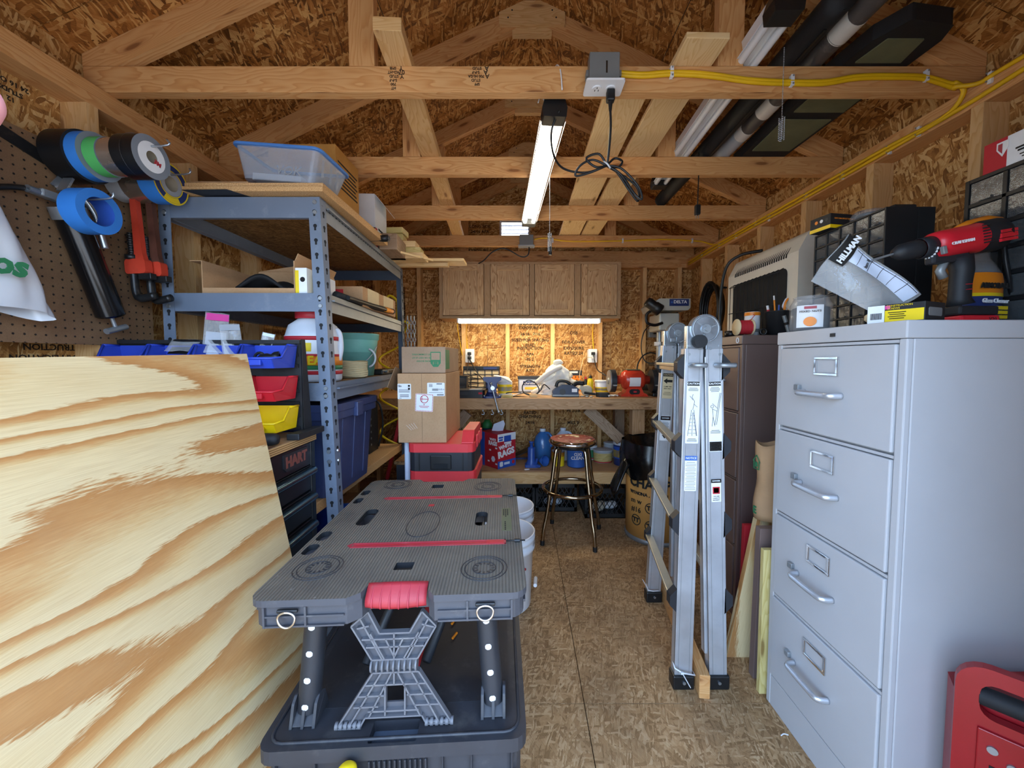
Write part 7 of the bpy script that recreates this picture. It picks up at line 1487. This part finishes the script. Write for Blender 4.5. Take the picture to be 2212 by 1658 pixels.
o = put('car_battery', 'grey battery box with a white name on the bench before the back wall', 'battery', 1143, 840, 3.5); MB().box(-.10, .10, 0, .14, 0, .135).build('case_body', 'grey_box', o, bev=.005); MB().box(-.105, .105, -.004, .145, .125, .15).build('lid', 'charcoal', o, bev=.004); lb = MB().box(-.09, .09, -.003, -.0005, .015, .115).build('label_panel', 'paper_blue', o); MB().box(-.055, .075, -.0045, -.0028, .07, .105).build('name_field', 'navy', lb); MB().box(-.04, .07, -.0045, -.0028, .03, .052).build('yellow_print', 'yellow', lb); txt(lb, 'Duralast', .032, frame((.01, -.0052, .087), (1, 0, 0), (0, 0, 1)), 'white_paper', bold=.0006)
o = put('carton', 'white carton standing behind the grey battery box', 'box', 1172, 840, 3.56); MB().box(-.05, .09, 0, .1, 0, .15).build('carton_body', 'white_paper', o, bev=.002)
bg_ = put('cloth_bag', 'bunched white cloth bag with crumpled folds in the middle of the bench', 'bag', 1198, 840, 3.36)
def lump(u, v):
    a = u*2*math.pi; z = .27*v; r = .155*(1-v)**.55*(1+.16*math.sin(3*a+5*v)+.10*math.sin(7*a-9*v)+.30*noise.noise((3*math.cos(a), 3*math.sin(a), 7*v))+.16*noise.noise((7*math.cos(a), 7*math.sin(a), 15*v+3)))+.004
    return (r*math.cos(a)*1.05+.02*v+.05*max(0, math.sin(a+2.2))*(1-v)*v*2, r*math.sin(a)*.62, z*(1+.10*math.sin(2*a+1)*(1-v)))
b = MB(); b.grid(lump, 64, 36); b.build('bag_body', 'cloth_white', bg_); MB().tube(smooth_path([(.02, 0, .255), (.0, .0, .275), (.045, -.01, .285), (.06, .0, .27)], 4), [.018]*5+[.02]*4+[.016]*4, 8).build('knot', 'cloth_white', bg_); b = MB(); b.tube(smooth_path([(-.16, -.03, .10), (-.08, -.06, .17), (.0, -.06, .22), (.05, -.03, .24)], 5), .022, 8); b.build('fold', 'cloth_white', bg_)
o = put('tool_holder', 'orange punched plastic holder with black header on the back wall behind the bench', 'holder', 1242, 800, 3.66); MB().box(-.075, .065, .02, .03, .055, .21).build('panel', 'orange', o); MB().box(-.09, .07, .018, .032, .205, .255).build('header', 'charcoal', o); MB().box(-.05, .03, .0165, .0175, .228, .245).build('white_print', 'white_paper', o)
MB().box(-.075, .065, .018, .0195, .10, .125).build('white_strip', 'white_paper', o); b = MB()
for k in range(4):
    for j in range(5): b.cyl((-.055+.032*k+(.012 if j % 2 else 0), .0195, .07+.03*j), (-.055+.032*k+(.012 if j % 2 else 0), .0175, .07+.03*j), .006, seg=8)
b.build('slot_hole', 'slot_dark', o); o.location.z = Z-.055+.0; o.location.z = ZB-.0545
def bottle(lab, px, y, r, h, mat, cap, capr, z=Z, nm='bottle', py=840):
    o = put(nm, lab, 'bottle', px, py, y, z); MB().lathe([(0, 0), (r, 0), (r*1.02, .004), (r, h*.6), (r*.8, h*.75), (capr, h*.82), (capr, h*.86), (0, h*.86)], seg=20).build('bottle_body', mat, o); MB().lathe([(capr*1.1, h*.84), (capr*1.1, h*.92), (capr*.5, h*.96), (capr*.4, h), (0, h)], seg=14).build('cap', cap, o); return o
bottle('black bottle with red nozzle on the bench beside the orange holder', 1265, 3.5, .02, .15, 'black_plastic', 'ink_red', .009); bottle('yellow glue bottle with black cap beside the white tub on the bench', 1275, 3.40, .028, .165, 'yellow', 'black_plastic', .014)
tub('white lidded tub with yellow label left of the red bench grinder', 1300, 3.42, .062, .105, 'jug_white', 'white_plastic', ((.015, .06, 'yellow'), (.03, .05, 'grey_plastic')))
sn = put('belt_sander', 'dark navy belt sander lying on the bench front', 'sander', 1222, 852, 3.14)
b = MB(); b.prism([(-.11, .02), (.10, .02), (.10, .07), (.05, .095), (-.03, .10), (-.085, .07), (-.11, .045)], .08, frame((0, .04, 0), (1, 0, 0), (0, 0, 1))); b.build('housing', 'sander', sn, bev=.008); MB().box(-.115, .108, -.038, .038, 0, .026).build('belt_frame', 'grey_box', sn, bev=.008); MB().cyl((-.03, -.042, .042), (-.03, -.049, .042), .024, seg=20).build('drive_cover', 'black_plastic', sn); MB().box(.045, .088, -.0425, -.041, .04, .068).build('label_plate', 'white_paper', sn); b = MB(); b.tube(smooth_path([(-.08, 0, .08), (-.06, 0, .125), (.0, 0, .125), (.04, 0, .10)], 5), .013, 8); b.build('handle', 'black_plastic', sn); b = MB(); b.tube(smooth_path([(.06, .02, .09), (.10, .03, .11), (.15, .03, .105)], 4), .02, 8); b.build('rear_grip', 'black_plastic', sn)
o = thing('power_cord', 'black sander cord looping up on the bench before the white bag', 'cord', (.15, 3.12, Z)); b = MB(); b.tube(smooth_path([(.07, .03, .06), (.02, .0, .10), (-.01, .0, .05), (-.06, .0, .012), (-.14, 0, .03), (-.155, 0, .09), (-.11, 0, .135), (-.05, 0, .11), (-.02, 0, .05), (-.07, .02, .015), (-.16, .04, .03), (-.26, .06, .03), (-.34, .1, .006)], 7), .0045, 8); b.build('cable', 'black_plastic', o)
o = put('elbow_fitting', 'cream plastic elbow fitting on the bench right of the sander', 'fitting', 1264, 850, 3.2); MB().lathe([(0, -.02), (.045, -.02), (.045, .02), (.035, .026), (0, .026)], TR(.012, 0, .046, 90, 0, 0), 24).build('round_body', 'rag', o); MB().cyl((-.04, .0, .05), (-.02, 0, .085), .032, .024, 14).build('neck', 'rag', o)
o = put('charger', 'flat black charger lying before the white tub on the bench', 'charger', 1302, 852, 3.12); MB().prism(rrect(.105, .09, .03, 4), .035).build('body', 'black_matte', o, bev=.01); MB().bar((-.05, 0, .02), (-.14, .05, .03), .03, .02).build('arm', 'black_plastic', o, bev=.004)
for lab, px, y, w, d, m, rz in (('white booklet fanned on the bench between the vise and the battery box', 1118, 3.18, .12, .09, 'white_paper', -24), ('blue and white leaflet under the booklet on the bench', 1108, 3.14, .10, .07, 'paper_blue', 12), ('crumpled white paper in front of the red bench grinder', 1322, 3.10, .09, .05, 'white_paper', 18)):
    o = put('paper', lab, 'paper', px, 855, y, Z+(.004 if rz == -24 else 0), rz); MB().grid(lambda u, v: ((u-.5)*w, (v-.5)*d, .003+.03*u*u*(1-v*.4) if rz < 15 else .004+.016*abs(math.sin(u*7+v*4))), 8, 6).build('sheet', m, o, solid=.0015)
o = put('wood_block', 'short square wooden stick lying on the bench right of the vise', 'wood', 1096, 856, 3.05, Z, -30); MB().box(-.045, .045, -.013, .013, 0, .022).build('block', 'pine_green', o, bev=.002)
o = put('wood_block', 'small pale wooden chip on the bench middle', 'wood', 1152, 853, 3.1, Z, 10); MB().box(-.03, .03, -.02, .02, 0, .025).build('block', 'pine_pale', o, bev=.002)
for lab, px, y in (('small bolt lying on the bench front between sander and grinder', 1268, 3.07), ('small nut lying on the bench front below the cream fitting', 1277, 3.06), ('hose clip lying beside the sander on the bench', 1258, 3.10)):
    o = put('hardware_bit', lab, 'hardware', px, 856, y); MB().tube([(.012*math.cos(R(a)), .012*math.sin(R(a)), .006) for a in range(0, 360, 40)], .004, 6, closed=True).build('ring', 'galvanised', o)
# bench grinder
gr_ = put('bench_grinder', 'red bench grinder with two wheels on the right of the bench', 'grinder', 1366, 850, 3.20)
MB().prism([(-.115, 0), (.115, 0), (.10, .02), (.075, .03), (.055, .075), (-.055, .075), (-.075, .03), (-.10, .02)], .13, frame((0, .065, 0), (1, 0, 0), (0, 0, 1))).build('base', 'red_gloss', gr_, bev=.006)
MB().prism(rrect(.085, .042, .018, 4), .004, frame((.0, -.0655, .04), (1, 0, 0), (0, 0, 1))).build('switch_plate', 'black_plastic', gr_); MB().box(-.01, .014, -.074, -.0695, .033, .047).build('switch', 'ink_red', gr_)
MB().lathe([(0, -.135), (.035, -.135), (.038, -.095), (.062, -.09), (.080, -.065), (.083, 0), (.080, .065), (.062, .09), (.038, .095), (.035, .135), (0, .135)], TR(0, 0, .135, 0, 90, 0), 28).build('motor', 'red_gloss', gr_)
MB().box(-.055, .055, -.03, .03, .214, .222).build('top_plate', 'olive', gr_, bev=.002); lp = MB().lathe([(.0838, -.045), (.0838, .045)], TR(0, 0, .135, 0, 90, 0), 10, a0=255, a1=308); lp.build('label_plate', 'white_paper', gr_)
for s in (-1, 1):
    wg = MB(); wg.cyl((s*.15, 0, .125), (s*.19, 0, .125), .095, seg=32); wg.build('wheel_guard', 'charcoal', gr_, bev=.006); MB().cyl((s*.191, 0, .125), (s*.20, 0, .125), .09, seg=32).build('grinding_wheel', 'galvanised', gr_); MB().cyl((s*.20, 0, .125), (s*.21, 0, .125), .03, .02, 18).build('wheel_flange', 'grey_box', gr_); MB().box(s*.155, s*.185, -.115, -.09, .09, .10).build('tool_rest', 'galvanised', gr_)
# drill press at the bench end
dpz = put('drill_press', 'grey drill press with black work lamp at the right end of the bench', 'drill press', 1428, 850, 3.28)
MB().box(-.12, .12, -.15, .15, 0, .03).build('base', 'black_plastic', dpz, bev=.008); MB().cyl((0, .06, .03), (0, .06, .62), .028, seg=20).build('column', 'galvanised', dpz); MB().lathe([(.03, .42), (.045, .42), (.045, .455), (.03, .455)], TR(0, .06, 0), 20).build('column_collar', 'white_plastic', dpz)
MB().box(-.09, .09, -.13, .08, .25, .27).build('table', 'steel_dark', dpz, bev=.006); b = MB(); b.box(-.075, .09, -.14, .12, .54, .68); b.build('head', 'drill_grey', dpz, bev=.012); b = MB(); b.prism([(-.12, 0), (.15, 0), (.17, .02), (.17, .095), (-.08, .095), (-.14, .05)], .30, frame((0, .15, .70), (1, 0, 0), (0, 0, 1))); bc = b.build('belt_cover', 'drill_grey', dpz, bev=.008)
MB().box(.0, .155, -.1545, -.150, .735, .79).build('name_plate', 'navy', bc); txt(bc, 'DELTA', .034, frame((.085, -.1555, .766), (1, 0, 0), (0, 0, 1)), 'white_paper', bold=.001, sx=1.05); MB().prism([(-.01, -.008), (.01, -.008), (0, .01)], .001, frame((.018, -.1548, .766), (1, 0, 0), (0, 0, 1))).build('triangle_mark', 'blue_label', bc)
MB().cyl((.0, -.06, .45), (.0, -.06, .54), .03, seg=18).build('spindle', 'galvanised', dpz); MB().cyl((.0, -.06, .39), (.0, -.06, .45), .022, .027, 16).build('chuck', 'steel_dark', dpz)
for k in range(3): a = R(90+120*k); MB().cyl((.10, -.02, .60), (.12, -.02+.12*math.cos(a), .60+.12*math.sin(a)), .006, seg=8).build('feed_lever', 'black_plastic', dpz)
b = MB(); b.tube(smooth_path([(-.05, -.14, .60), (-.12, -.16, .58), (-.185, -.17, .60), (-.19, -.17, .66), (-.16, -.17, .69)], 6), .012, 8); b.build('lamp_neck', 'black_plastic', dpz); b = MB(); b.lathe([(0, 0), (.035, .0), (.04, .02), (.04, .07), (.046, .075), (.05, .13), (.044, .135), (0, .12)], TR(-.19, -.17, .77, 0, 125, 0), 22); b.build('lamp_shade', 'black_plastic', dpz)
b = MB(); b.tube(smooth_path([(-.06, .0, .62), (-.12, .1, .55), (-.14, .12, .4), (-.10, .1, .28), (.0, .05, .28)], 6), .005, 6); b.build('cord', 'black_plastic', dpz)
x = atY(1411, 720, 3.7).x; o = thing('wall_outlet', 'grey outlet box with black plug on the back wall behind the drill press', 'outlet', (x, 3.715, 1.48)); MB().box(x-.05, x+.04, 3.66, 3.718, 1.44, 1.52).build('outlet_box', 'grey_box', o, bev=.003, world=True); MB().box(x-.02, x+.02, 3.63, 3.659, 1.47, 1.51).build('plug', 'black_plastic', o, bev=.005, world=True)
o = thing('machine_cable', 'black cord arching from the grinder up toward the drill press', 'cord', (.95, 3.3, 1.1)); MB().tube(smooth_path([(.985, 3.32, 1.09), (1.0, 3.36, 1.18), (1.05, 3.38, 1.26), (1.12, 3.38, 1.29), (1.2, 3.4, 1.27)], 7), .006, 8).build('cable', 'black_plastic', o, world=True)
o = put('tool_bag', 'black bag lying on the bench behind the right grinder wheel', 'bag', 1404, 845, 3.56); MB().ball((0, 0, .055), .08, (1.2, .8, .7), 16).build('bag_body', 'black_soft', o)
# ================================================================ under the bench
Zs = .3385
rx = put('rag_box', 'red white and blue box of white rags on the lower bench shelf', 'box', 1073, 1000, 3.175, Zs, 28)
rx.location = (-.215, 3.235, Zs); rx.rotation_euler = (0, 0, R(43)); w, d, h = .195, .235, .285
MB().box(-w/2, w/2, -d/2, d/2, 0, h).build('carton_body', 'ink_red', rx, bev=.002)
fr_ = MB(); 
# right hand face (looks to -y), left hand face (looks to -x)
MB().box(-w/2, w/2, -d/2-.0007, -d/2, .0, .062).build('blue_field', 'blue_mid', rx); MB().box(-w/2, w/2, -d/2-.0007, -d/2, .222, h-.001).build('white_field', 'white_paper', rx); MB().box(-.03, .045, -d/2-.0014, -d/2-.0006, .215, .265).build('blue_badge', 'blue_mid', rx)
Mf = frame((0, -d/2-.0012, 0), (1, 0, 0), (.10, 0, 1)); Mf = Matrix.Translation((0, -d/2-.0012, 0)) @ Matrix.Rotation(R(-0), 4, 'Y') @ Matrix.Rotation(R(90), 4, 'X') @ Matrix.Rotation(R(9), 4, 'Z')
txt(rx, 'WHITE', .042, Mf @ TR(.01, .178, 0), 'white_paper', bold=.002, ext=.0008); txt(rx, 'RAGS', .072, Mf @ TR(.012, .122, 0), 'white_paper', bold=.004, ext=.0008)
MB().box(-.03, .05, -d/2-.0014, -d/2-.0006, .2, .212).build('white_print', 'white_paper', rx); MB().box(-.088, -.04, -d/2-.0014, -d/2-.0006, .248, .262).build('blue_print', 'blue_mid', rx); MB().box(-.085, -.045, -d/2-.0014, -d/2-.0006, .228, .242).build('blue_print', 'blue_mid', rx)
MB().prism(rrect(.035, .04, .01, 3), .0008, frame((-.06, -d/2-.0007, .035), (1, 0, 0), (0, 0, 1))).build('white_badge', 'white_paper', rx); MB().box(-.03, .03, -d/2-.0014, -d/2-.0007, .025, .045).build('white_print', 'paper_blue', rx); MB().cyl((.07, -d/2-.0006, .035), (.07, -d/2-.0014, .035), .016, seg=14).build('red_badge', 'ink_red', rx)
xl = -w/2-.0007; Ml = frame((xl-.0006, .0, 0), (0, -1, 0), (0, 0, 1)); MB().box(xl, -w/2, .055, d/2, 0, h-.001).build('blue_field', 'blue_mid', rx)
txt(rx, 'WHITE', .026, Ml @ TR(.055, .235, 0), 'white_paper', bold=.001); txt(rx, 'RAGS', .045, Ml @ TR(.055, .203, 0), 'white_paper', bold=.0025); MB().prism([(.026*math.cos(R(a)), .026*math.sin(R(a))) for a in range(0, 360, 60)], .0008, Ml @ TR(.06, .075, -.0002)).build('hex_badge', 'paper_blue', rx)
for x_, z_ in ((.10, .17), (.02, .145), (.1, .04), (.0, .05)): MB().box(-.012, .012, -.006, .006, 0, .0006, Ml @ TR(x_, z_, 0)).build('white_print', 'white_paper', rx)
o = thing('paper', 'white paper sticking up out of the rags box', 'paper', (-.215, 3.24, Zs+.2855), (12, 8, 25)); MB().prism([(-.055, 0), (.045, 0), (.05, .07), (.03, .10), (-.05, .06)], .002, frame((0, 0, 0), (1, 0, 0), (0, 0, 1))).build('sheet', 'paper_blue', o)
o = put('bottle', 'green capped dark bottle standing behind the rags box', 'bottle', 1053, 950, 3.5, Zs); MB().lathe([(0, 0), (.07, 0), (.07, .22), (.045, .26), (.04, .27), (0, .27)], seg=24).build('bottle_body', 'sander', o); MB().lathe([(.043, .268), (.046, .275), (.046, .31), (.03, .325), (.028, .34), (0, .34)], seg=20).build('green_cap', 'green_cap', o)
o = put('carton', 'dark red and black carton left of the rags box', 'box', 1014, 990, 3.35, Zs); MB().box(-.13, .05, -.08, .1, 0, .22).build('carton_body', 'black_matte', o, bev=.002); txt(o, 'OR', .04, frame((-.03, -.0812, .15), (1, 0, 0), (0, 0, 1)), 'white_paper', bold=.001); MB().box(-.13, .0505, -.0806, -.08, .02, .10).build('red_band', 'ink_red', o)
bj = put('bottle_jack', 'blue bottle jack standing on the lower bench shelf', 'jack', 1148, 1000, 3.17, Zs); MB().prism(rrect(.11, .09, .012, 3), .022).build('base', 'jack_blue', bj, bev=.006); MB().lathe([(.05, .022), (.032, .06), (.032, .15), (.028, .165), (0, .165)], seg=20).build('cylinder', 'jack_blue', bj); MB().lathe([(.014, .165), (.014, .20), (.02, .202), (.02, .212), (0, .212)], seg=16).build('ram', 'jack_blue', bj); MB().cyl((.035, -.02, .02), (.045, -.03, .075), .011, seg=12).build('pump', 'jack_blue', bj); MB().bar((.035, -.03, .02), (.075, -.05, .012), .03, .018).build('pump_arm', 'jack_blue', bj, bev=.004)
def gallon(lab, px, y, mat, cap='white_plastic', fill=None):
    o = put('jug', lab, 'jug', px, 985, y, Zs)
    sq([(.068, 0), (.0755, .008), (.0775, .12), (.0755, .17), (.06, .215), (.034, .245), (.022, .255), (.022, .262)], 1, 1).build('jug_body', mat, o); MB().lathe([(.0225, .256), (.026, .258), (.026, .278), (.024, .281), (0, .281)], seg=20).build('cap', cap, o)
    MB().tube(smooth_path([(.025, -.01, .245), (.055, -.03, .243), (.078, -.045, .21), (.082, -.05, .17), (.07, -.045, .13)], 6), .011, 10).build('handle', mat, o)
    if fill: sq([(.079, .0), (.0795, .008), (.0795, .12), (.0795, .165)], 1, 1).build('fluid_band', fill, o)
    return o
gallon('blue fluid jug with white cap standing at the back of the lower shelf', 1172, 3.38, 'blue_fluid', fill=None); gallon('white jug with looped handle behind the bar stool seat', 1216, 3.42, 'jug_white')
o = put('funnel', 'blue plastic funnel lying before the blue fluid jug', 'funnel', 1178, 995, 3.17, Zs, 40); MB().lathe([(.045, 0), (.047, .002), (.012, .07), (.007, .13), (.005, .13), (.01, .07), (.043, .004)], TR(0, 0, .0475, -100, 0, 0), 22).build('cone', 'blue_label', o)
tub('yellow and red quart can on the lower shelf left of the stool leg', 1206, 3.2, .052, .125, 'galvanised', 'galvanised', ((.004, .12, 'yellow'), (.085, .12, 'ink_red')), Zs, 'can', lh=.004, py=1000)
tub('blue tub of stain remover behind the stool legs', 1245, 3.19, .080, .155, 'navy', 'blue_label', ((.006, .15, 'blue_label'),), Zs, 'tub', lh=.02, words=(('OXI', .036, .115, 'white_paper'), ('CLEAN', .036, .085, 'white_paper')), py=1000)
tub('clear tub with yellow green label behind the stool on the lower shelf', 1302, 3.33, .075, .095, 'milky', 'milky', ((.012, .085, 'pine_green'), (.004, .014, 'ink_red')), Zs, 'tub', sx=1.1, py=990)
tub('second clear lidded tub farther back behind the yellow green one', 1318, 3.5, .06, .12, 'milky', 'milky', ((.03, .09, 'paper_blue'),), Zs, 'tub', py=990)
tub('small green labelled tub partly behind the stool leg', 1277, 3.42, .05, .11, 'milky', 'white_plastic', ((.02, .09, 'green_label'), (.01, .02, 'ink_red')), Zs, 'tub', py=990)
tub('blue paint tub with white lid beside the black bin bag', 1344, 3.24, .075, .175, 'navy', 'white_plastic', ((.06, .16, 'blue_mid'), (.07, .13, 'yellow')), Zs, 'tub', lh=.02, py=1000)
o = put('plastic_tray', 'flat black tray leaning under the bench behind the jack', 'tray', 1130, 985, 3.42, Zs, 0); MB().bar((-.12, 0, .006), (.1, .05, .10), .10, .01).build('tray_sheet', 'black_plastic', o); MB().box(-.1, .08, -.02, .03, 0, .012).build('tray_edge', 'blue_paint', o)
o = put('scrap', 'white scrap of paper on the lower shelf edge', 'scrap', 1138, 1012, 3.08, Zs, 20); MB().box(-.02, .02, -.01, .01, 0, .004).build('sheet', 'white_paper', o)
def crate(lab, x, y, rz=0):
    o = thing('milk_crate', lab, 'crate', (x, y, 0), (0, 0, rz), 'black milk crates under the bench'); w, h = .165, .232; b = MB()
    for z in (0, h-.035): b.box(-w, w, -w, -w+.01, z, z+.035); b.box(-w, w, w-.01, w, z, z+.035); b.box(-w, -w+.01, -w, w, z, z+.035); b.box(w-.01, w, -w, w, z, z+.035)
    for sx in (-1, 1):
        for sy in (-1, 1): b.box(sx*w, sx*(w-.02), sy*w, sy*(w-.02), 0, h)
    b.box(-w, w, -w, w, 0, .006); b.build('crate_frame', 'black_plastic', o); b = MB()
    for k in range(8):
        x0 = -w+.02+k*.038
        for s in (-1, 1):
            for sy in (-w+.003, w-.003): b.bar((max(-w, min(w, x0-s*.05)), sy, .035), (max(-w, min(w, x0+s*.05)), sy, h-.035), .006, .005)
            b.bar((-w+.003, max(-w, min(w, x0-s*.05)), .035), (-w+.003, max(-w, min(w, x0+s*.05)), h-.035), .006, .005)
    b.build('lattice', 'black_plastic', o); return o
for x, y, q in ((.645, 3.09, 'right one, in front of the bench post'), (.27, 3.22, 'middle one, behind the stool'), (-.07, 3.22, 'left one, behind the work table')):
    crate('black lattice milk crate under the bench, '+q, x, y)
for lab, x, y, m, s in (('pale rag bundle in the right milk crate', .60, 3.05, 'rag', (1.3, 1, .8)), ('white bottle lying in the right milk crate', .70, 3.10, 'white_plastic', (1.5, .7, .6)), ('white plastic bundle in the middle milk crate', .25, 3.18, 'jug_white', (1.6, 1, .7)), ('grey cloth bundle in the left milk crate', -.05, 3.2, 'grey_plastic', (1.4, 1, .6))):
    o = thing('bundle', lab, 'bundle', (x, y, .0065)); MB().ball((0, 0, .05*s[2]), .05, s, 14).build('bundle_body', m, o); MB().ball((.03, .02, .07*s[2]), .03, s, 10).build('fold', m, o)
# fibre drum with bin bag
dm = thing('fibre_drum', 'tan fibre drum with black stencils used as a bin, behind the ladder', 'drum', (.93, 2.66, 0)); MB().lathe([(0, 0), (.2, 0), (.2, .50), (.19, .50), (.19, .02), (0, .02)], seg=40).build('drum_body', 'drum_tan', dm); 
for z in (.0, .485): MB().lathe([(.2, z), (.206, z+.003), (.206, z+.025), (.2, z+.03)], seg=40).build('metal_rim', 'galvanised', dm)
def on_drum(s, ang, z, size, bold=.001): a = R(ang); return txt(dm, s, size, frame((.2015*math.cos(a), .2015*math.sin(a), z), (-math.sin(a), math.cos(a), 0), (0, 0, 1)), 'ink', bold=bold, ext=.0016)
for k, s in enumerate('CHAMP'): on_drum(s, 206+17*k, .405, .085, .003)
for k, s in enumerate('WINONA, MINN'): on_drum(s, 203+6.2*k, .335, .03, .001)
on_drum('m w', 214, .28, .05, .0); on_drum('#16', 214, .22, .05, .0)
for ang, z in ((214, .15), (243, .25), (243, .13)):
    on_drum('TT', ang, z, .04, .002); a0 = R(ang); b = MB(); b.tube([V((.2018*math.cos(a0+.17*math.cos(R(k))), .2018*math.sin(a0+.17*math.cos(R(k))), z+.034*math.sin(R(k)))) for k in range(0, 360, 15)], .003, 5, closed=True); b.build('stencil_ring', 'ink', dm)
bb = thing('bin_bag', 'black bin bag lining the fibre drum and hanging over its edge', 'bag', (.93, 2.66, .5))
b = MB(); b.grid(lambda u, v: ((.224+.014*math.sin(9*u*2*math.pi+4*v)*(1-v)*.6+.01*math.sin(5*u*6.283)+.03*(.5-abs(v-.5)))*math.cos(u*2*math.pi), (.224+.014*math.sin(9*u*6.283+4*v)*.6*(1-v)+.01*math.sin(5*u*6.283)+.03*(.5-abs(v-.5)))*math.sin(u*2*math.pi), -.05+.22*v+.025*math.sin(u*6.283*3)*(1-v)), 60, 10); b.grid(lambda u, v: ((.222-.06*v)*math.cos(u*6.283), (.222-.06*v)*math.sin(u*6.283), .17-.10*v+.012*math.sin(u*6.283*6)), 48, 4); b.grid(lambda u, v: ((.162*(1-v))*math.cos(u*6.283), (.162*(1-v))*math.sin(u*6.283), .07-.02*v), 24, 2); b.build('bag_body', 'bag_black', bb)
b = MB(); b.grid(lambda u, v: (-.215-.10*v-.025*math.sin(u*3.1), -.12+.13*u-.06*v, .02-.16*v+.02*math.sin(u*7+v*3)+.03*math.sin(u*3.14)*(1-v)), 14, 10); b.build('bag_flap', 'bag_black', bb, solid=.012)
# ================================================================ clutter between shelving and boxes
xh = -.80
t = thing('air_hose', 'yellow coiled air hose hanging at the far end of the shelving', 'hose', (-.93, 2.82, 1.2)); b = MB()
H = [(-.985+.085*math.cos(R(a)), 2.86+.05*math.sin(R(a)), 1.37-.82*a/1100) for a in range(0, 1100, 20)]
b.tube(smooth_path([(-.98, 2.74, 1.60), (-.95, 2.74, 1.68), (-.89, 2.74, 1.64), (-.89, 2.74, 1.52), (-.84, 2.74, 1.50), (-.815, 2.74, 1.48), (-.86, 2.78, 1.42), (-.89, 2.84, 1.385)], 6)+H, .0075, 8); b.build('hose_tube', 'yellow', t, world=True); MB().cyl((-.98, 2.74, 1.53), (-.98, 2.74, 1.6), .014, seg=12).build('coupler', 'galvanised', t, world=True); MB().cyl(H[-1], V(H[-1])+V((-.05, -.02, -.02)), .012, seg=10).build('coupler', 'galvanised', t, world=True)
t = thing('hanging_chain', 'steel chain hanging beside the far shelving post', 'chain', (-.78, 2.66, 1.5)); b = MB()
for s in range(3):
    x = -.81+.02*s
    for k in range(34):
        z = 1.52-.03*k; A_ = (1, 0, 0) if k % 2 else (0, 1, 0); b.tube([V((x, 2.71+.012*s, z))+V(A_)*(.008*math.cos(R(a)))+V((0, 0, .018*math.sin(R(a)))) for a in range(0, 360, 45)], .003, 5, closed=True)
b.build('chain_links', 'galvanised', t, world=True)
t = thing('bolt_cutter', 'red bar leaning behind the tall cardboard box', 'tool', (-.98, 2.75, .65)); MB().bar((-1.06, 2.95, .30), (-.885, 2.96, 1.08), .026, .026).build('red_handle', 'ink_red', t, world=True, bev=.004); MB().bar((-1.127, 2.95, .003), (-1.06, 2.95, .3), .04, .02).build('jaw', 'steel_dark', t, world=True)
t = thing('tool_tower', 'black perforated tool frame standing beyond the blue tote', 'tool', (-.97, 2.42, .646)); b = MB(); b.box(-.99, -.95, 2.35, 2.5, .646, 1.0); b.build('frame', 'black_plastic', t, world=True, bev=.004); b = MB()
for k in range(7): b.cyl((-.949, 2.38, .70+.04*k), (-.9485, 2.38, .70+.04*k), .008, seg=8); b.cyl((-.97+.0, 2.349, .70+.04*k), (-.97, 2.3485, .70+.04*k), .006, seg=8)
b.build('hole', 'grey_box', t, world=True); MB().tube(smooth_path([(-.95, 2.4, .98), (-.90, 2.4, .95), (-.89, 2.42, .82), (-.92, 2.42, .68)], 5), .006, 6).build('cord', 'black_plastic', t, world=True)
t = thing('low_table', 'low brown board topped stand beyond the tool chest', 'stand', (-.71, 2.36, 0)); MB().box(-.775, -.64, 2.28, 2.64, .60, .62).build('board_top', 'osb_shelf', t, world=True); MB().box(-.765, -.65, 2.29, 2.63, .45, .599).build('apron', 'charcoal', t, world=True)
for x in (-.75, -.665):
    for y in (2.305, 2.615): MB().box(x-.015, x+.015, y-.015, y+.015, 0, .449).build('leg', 'charcoal', t, world=True)
t = thing('plastic_lid', 'pale grey rounded plastic lid beyond the far left table corner', 'lid', (-.72, 1.90, .0)); b = MB(); b.prism(rrect(.13, .2, .055, 5), .60); b.build('lid_body', 'grey_plastic', t, bev=.02); t['label'] = 'pale grey rounded plastic bin beyond the far left table corner'; t['category'] = 'bin'; t.name = 'waste_bin'; t.location = (-.652, 1.82, 0)
t = thing('white_pole', 'pale blue white pole standing left of the tool boxes', 'pole', (-.615, 2.02, 0)); MB().cyl((0, 0, 0), (0, 0, .80), .015, seg=16).build('pole_tube', 'paper_blue', t); MB().cyl((0, 0, .80), (0, 0, .806), .017, seg=16).build('cap', 'white_plastic', t)
# bits on the floor
t = thing('cable_tie_offcut', 'white cable tie offcut on the floor before the grey cabinet', 'scrap', tuple(atZ(1695, 1588, .002))); MB().tube(smooth_path([(-.012, 0, 0), (0, .004, .002), (.013, .001, .001)], 4), .0018, 6).build('strip', 'white_plastic', t)
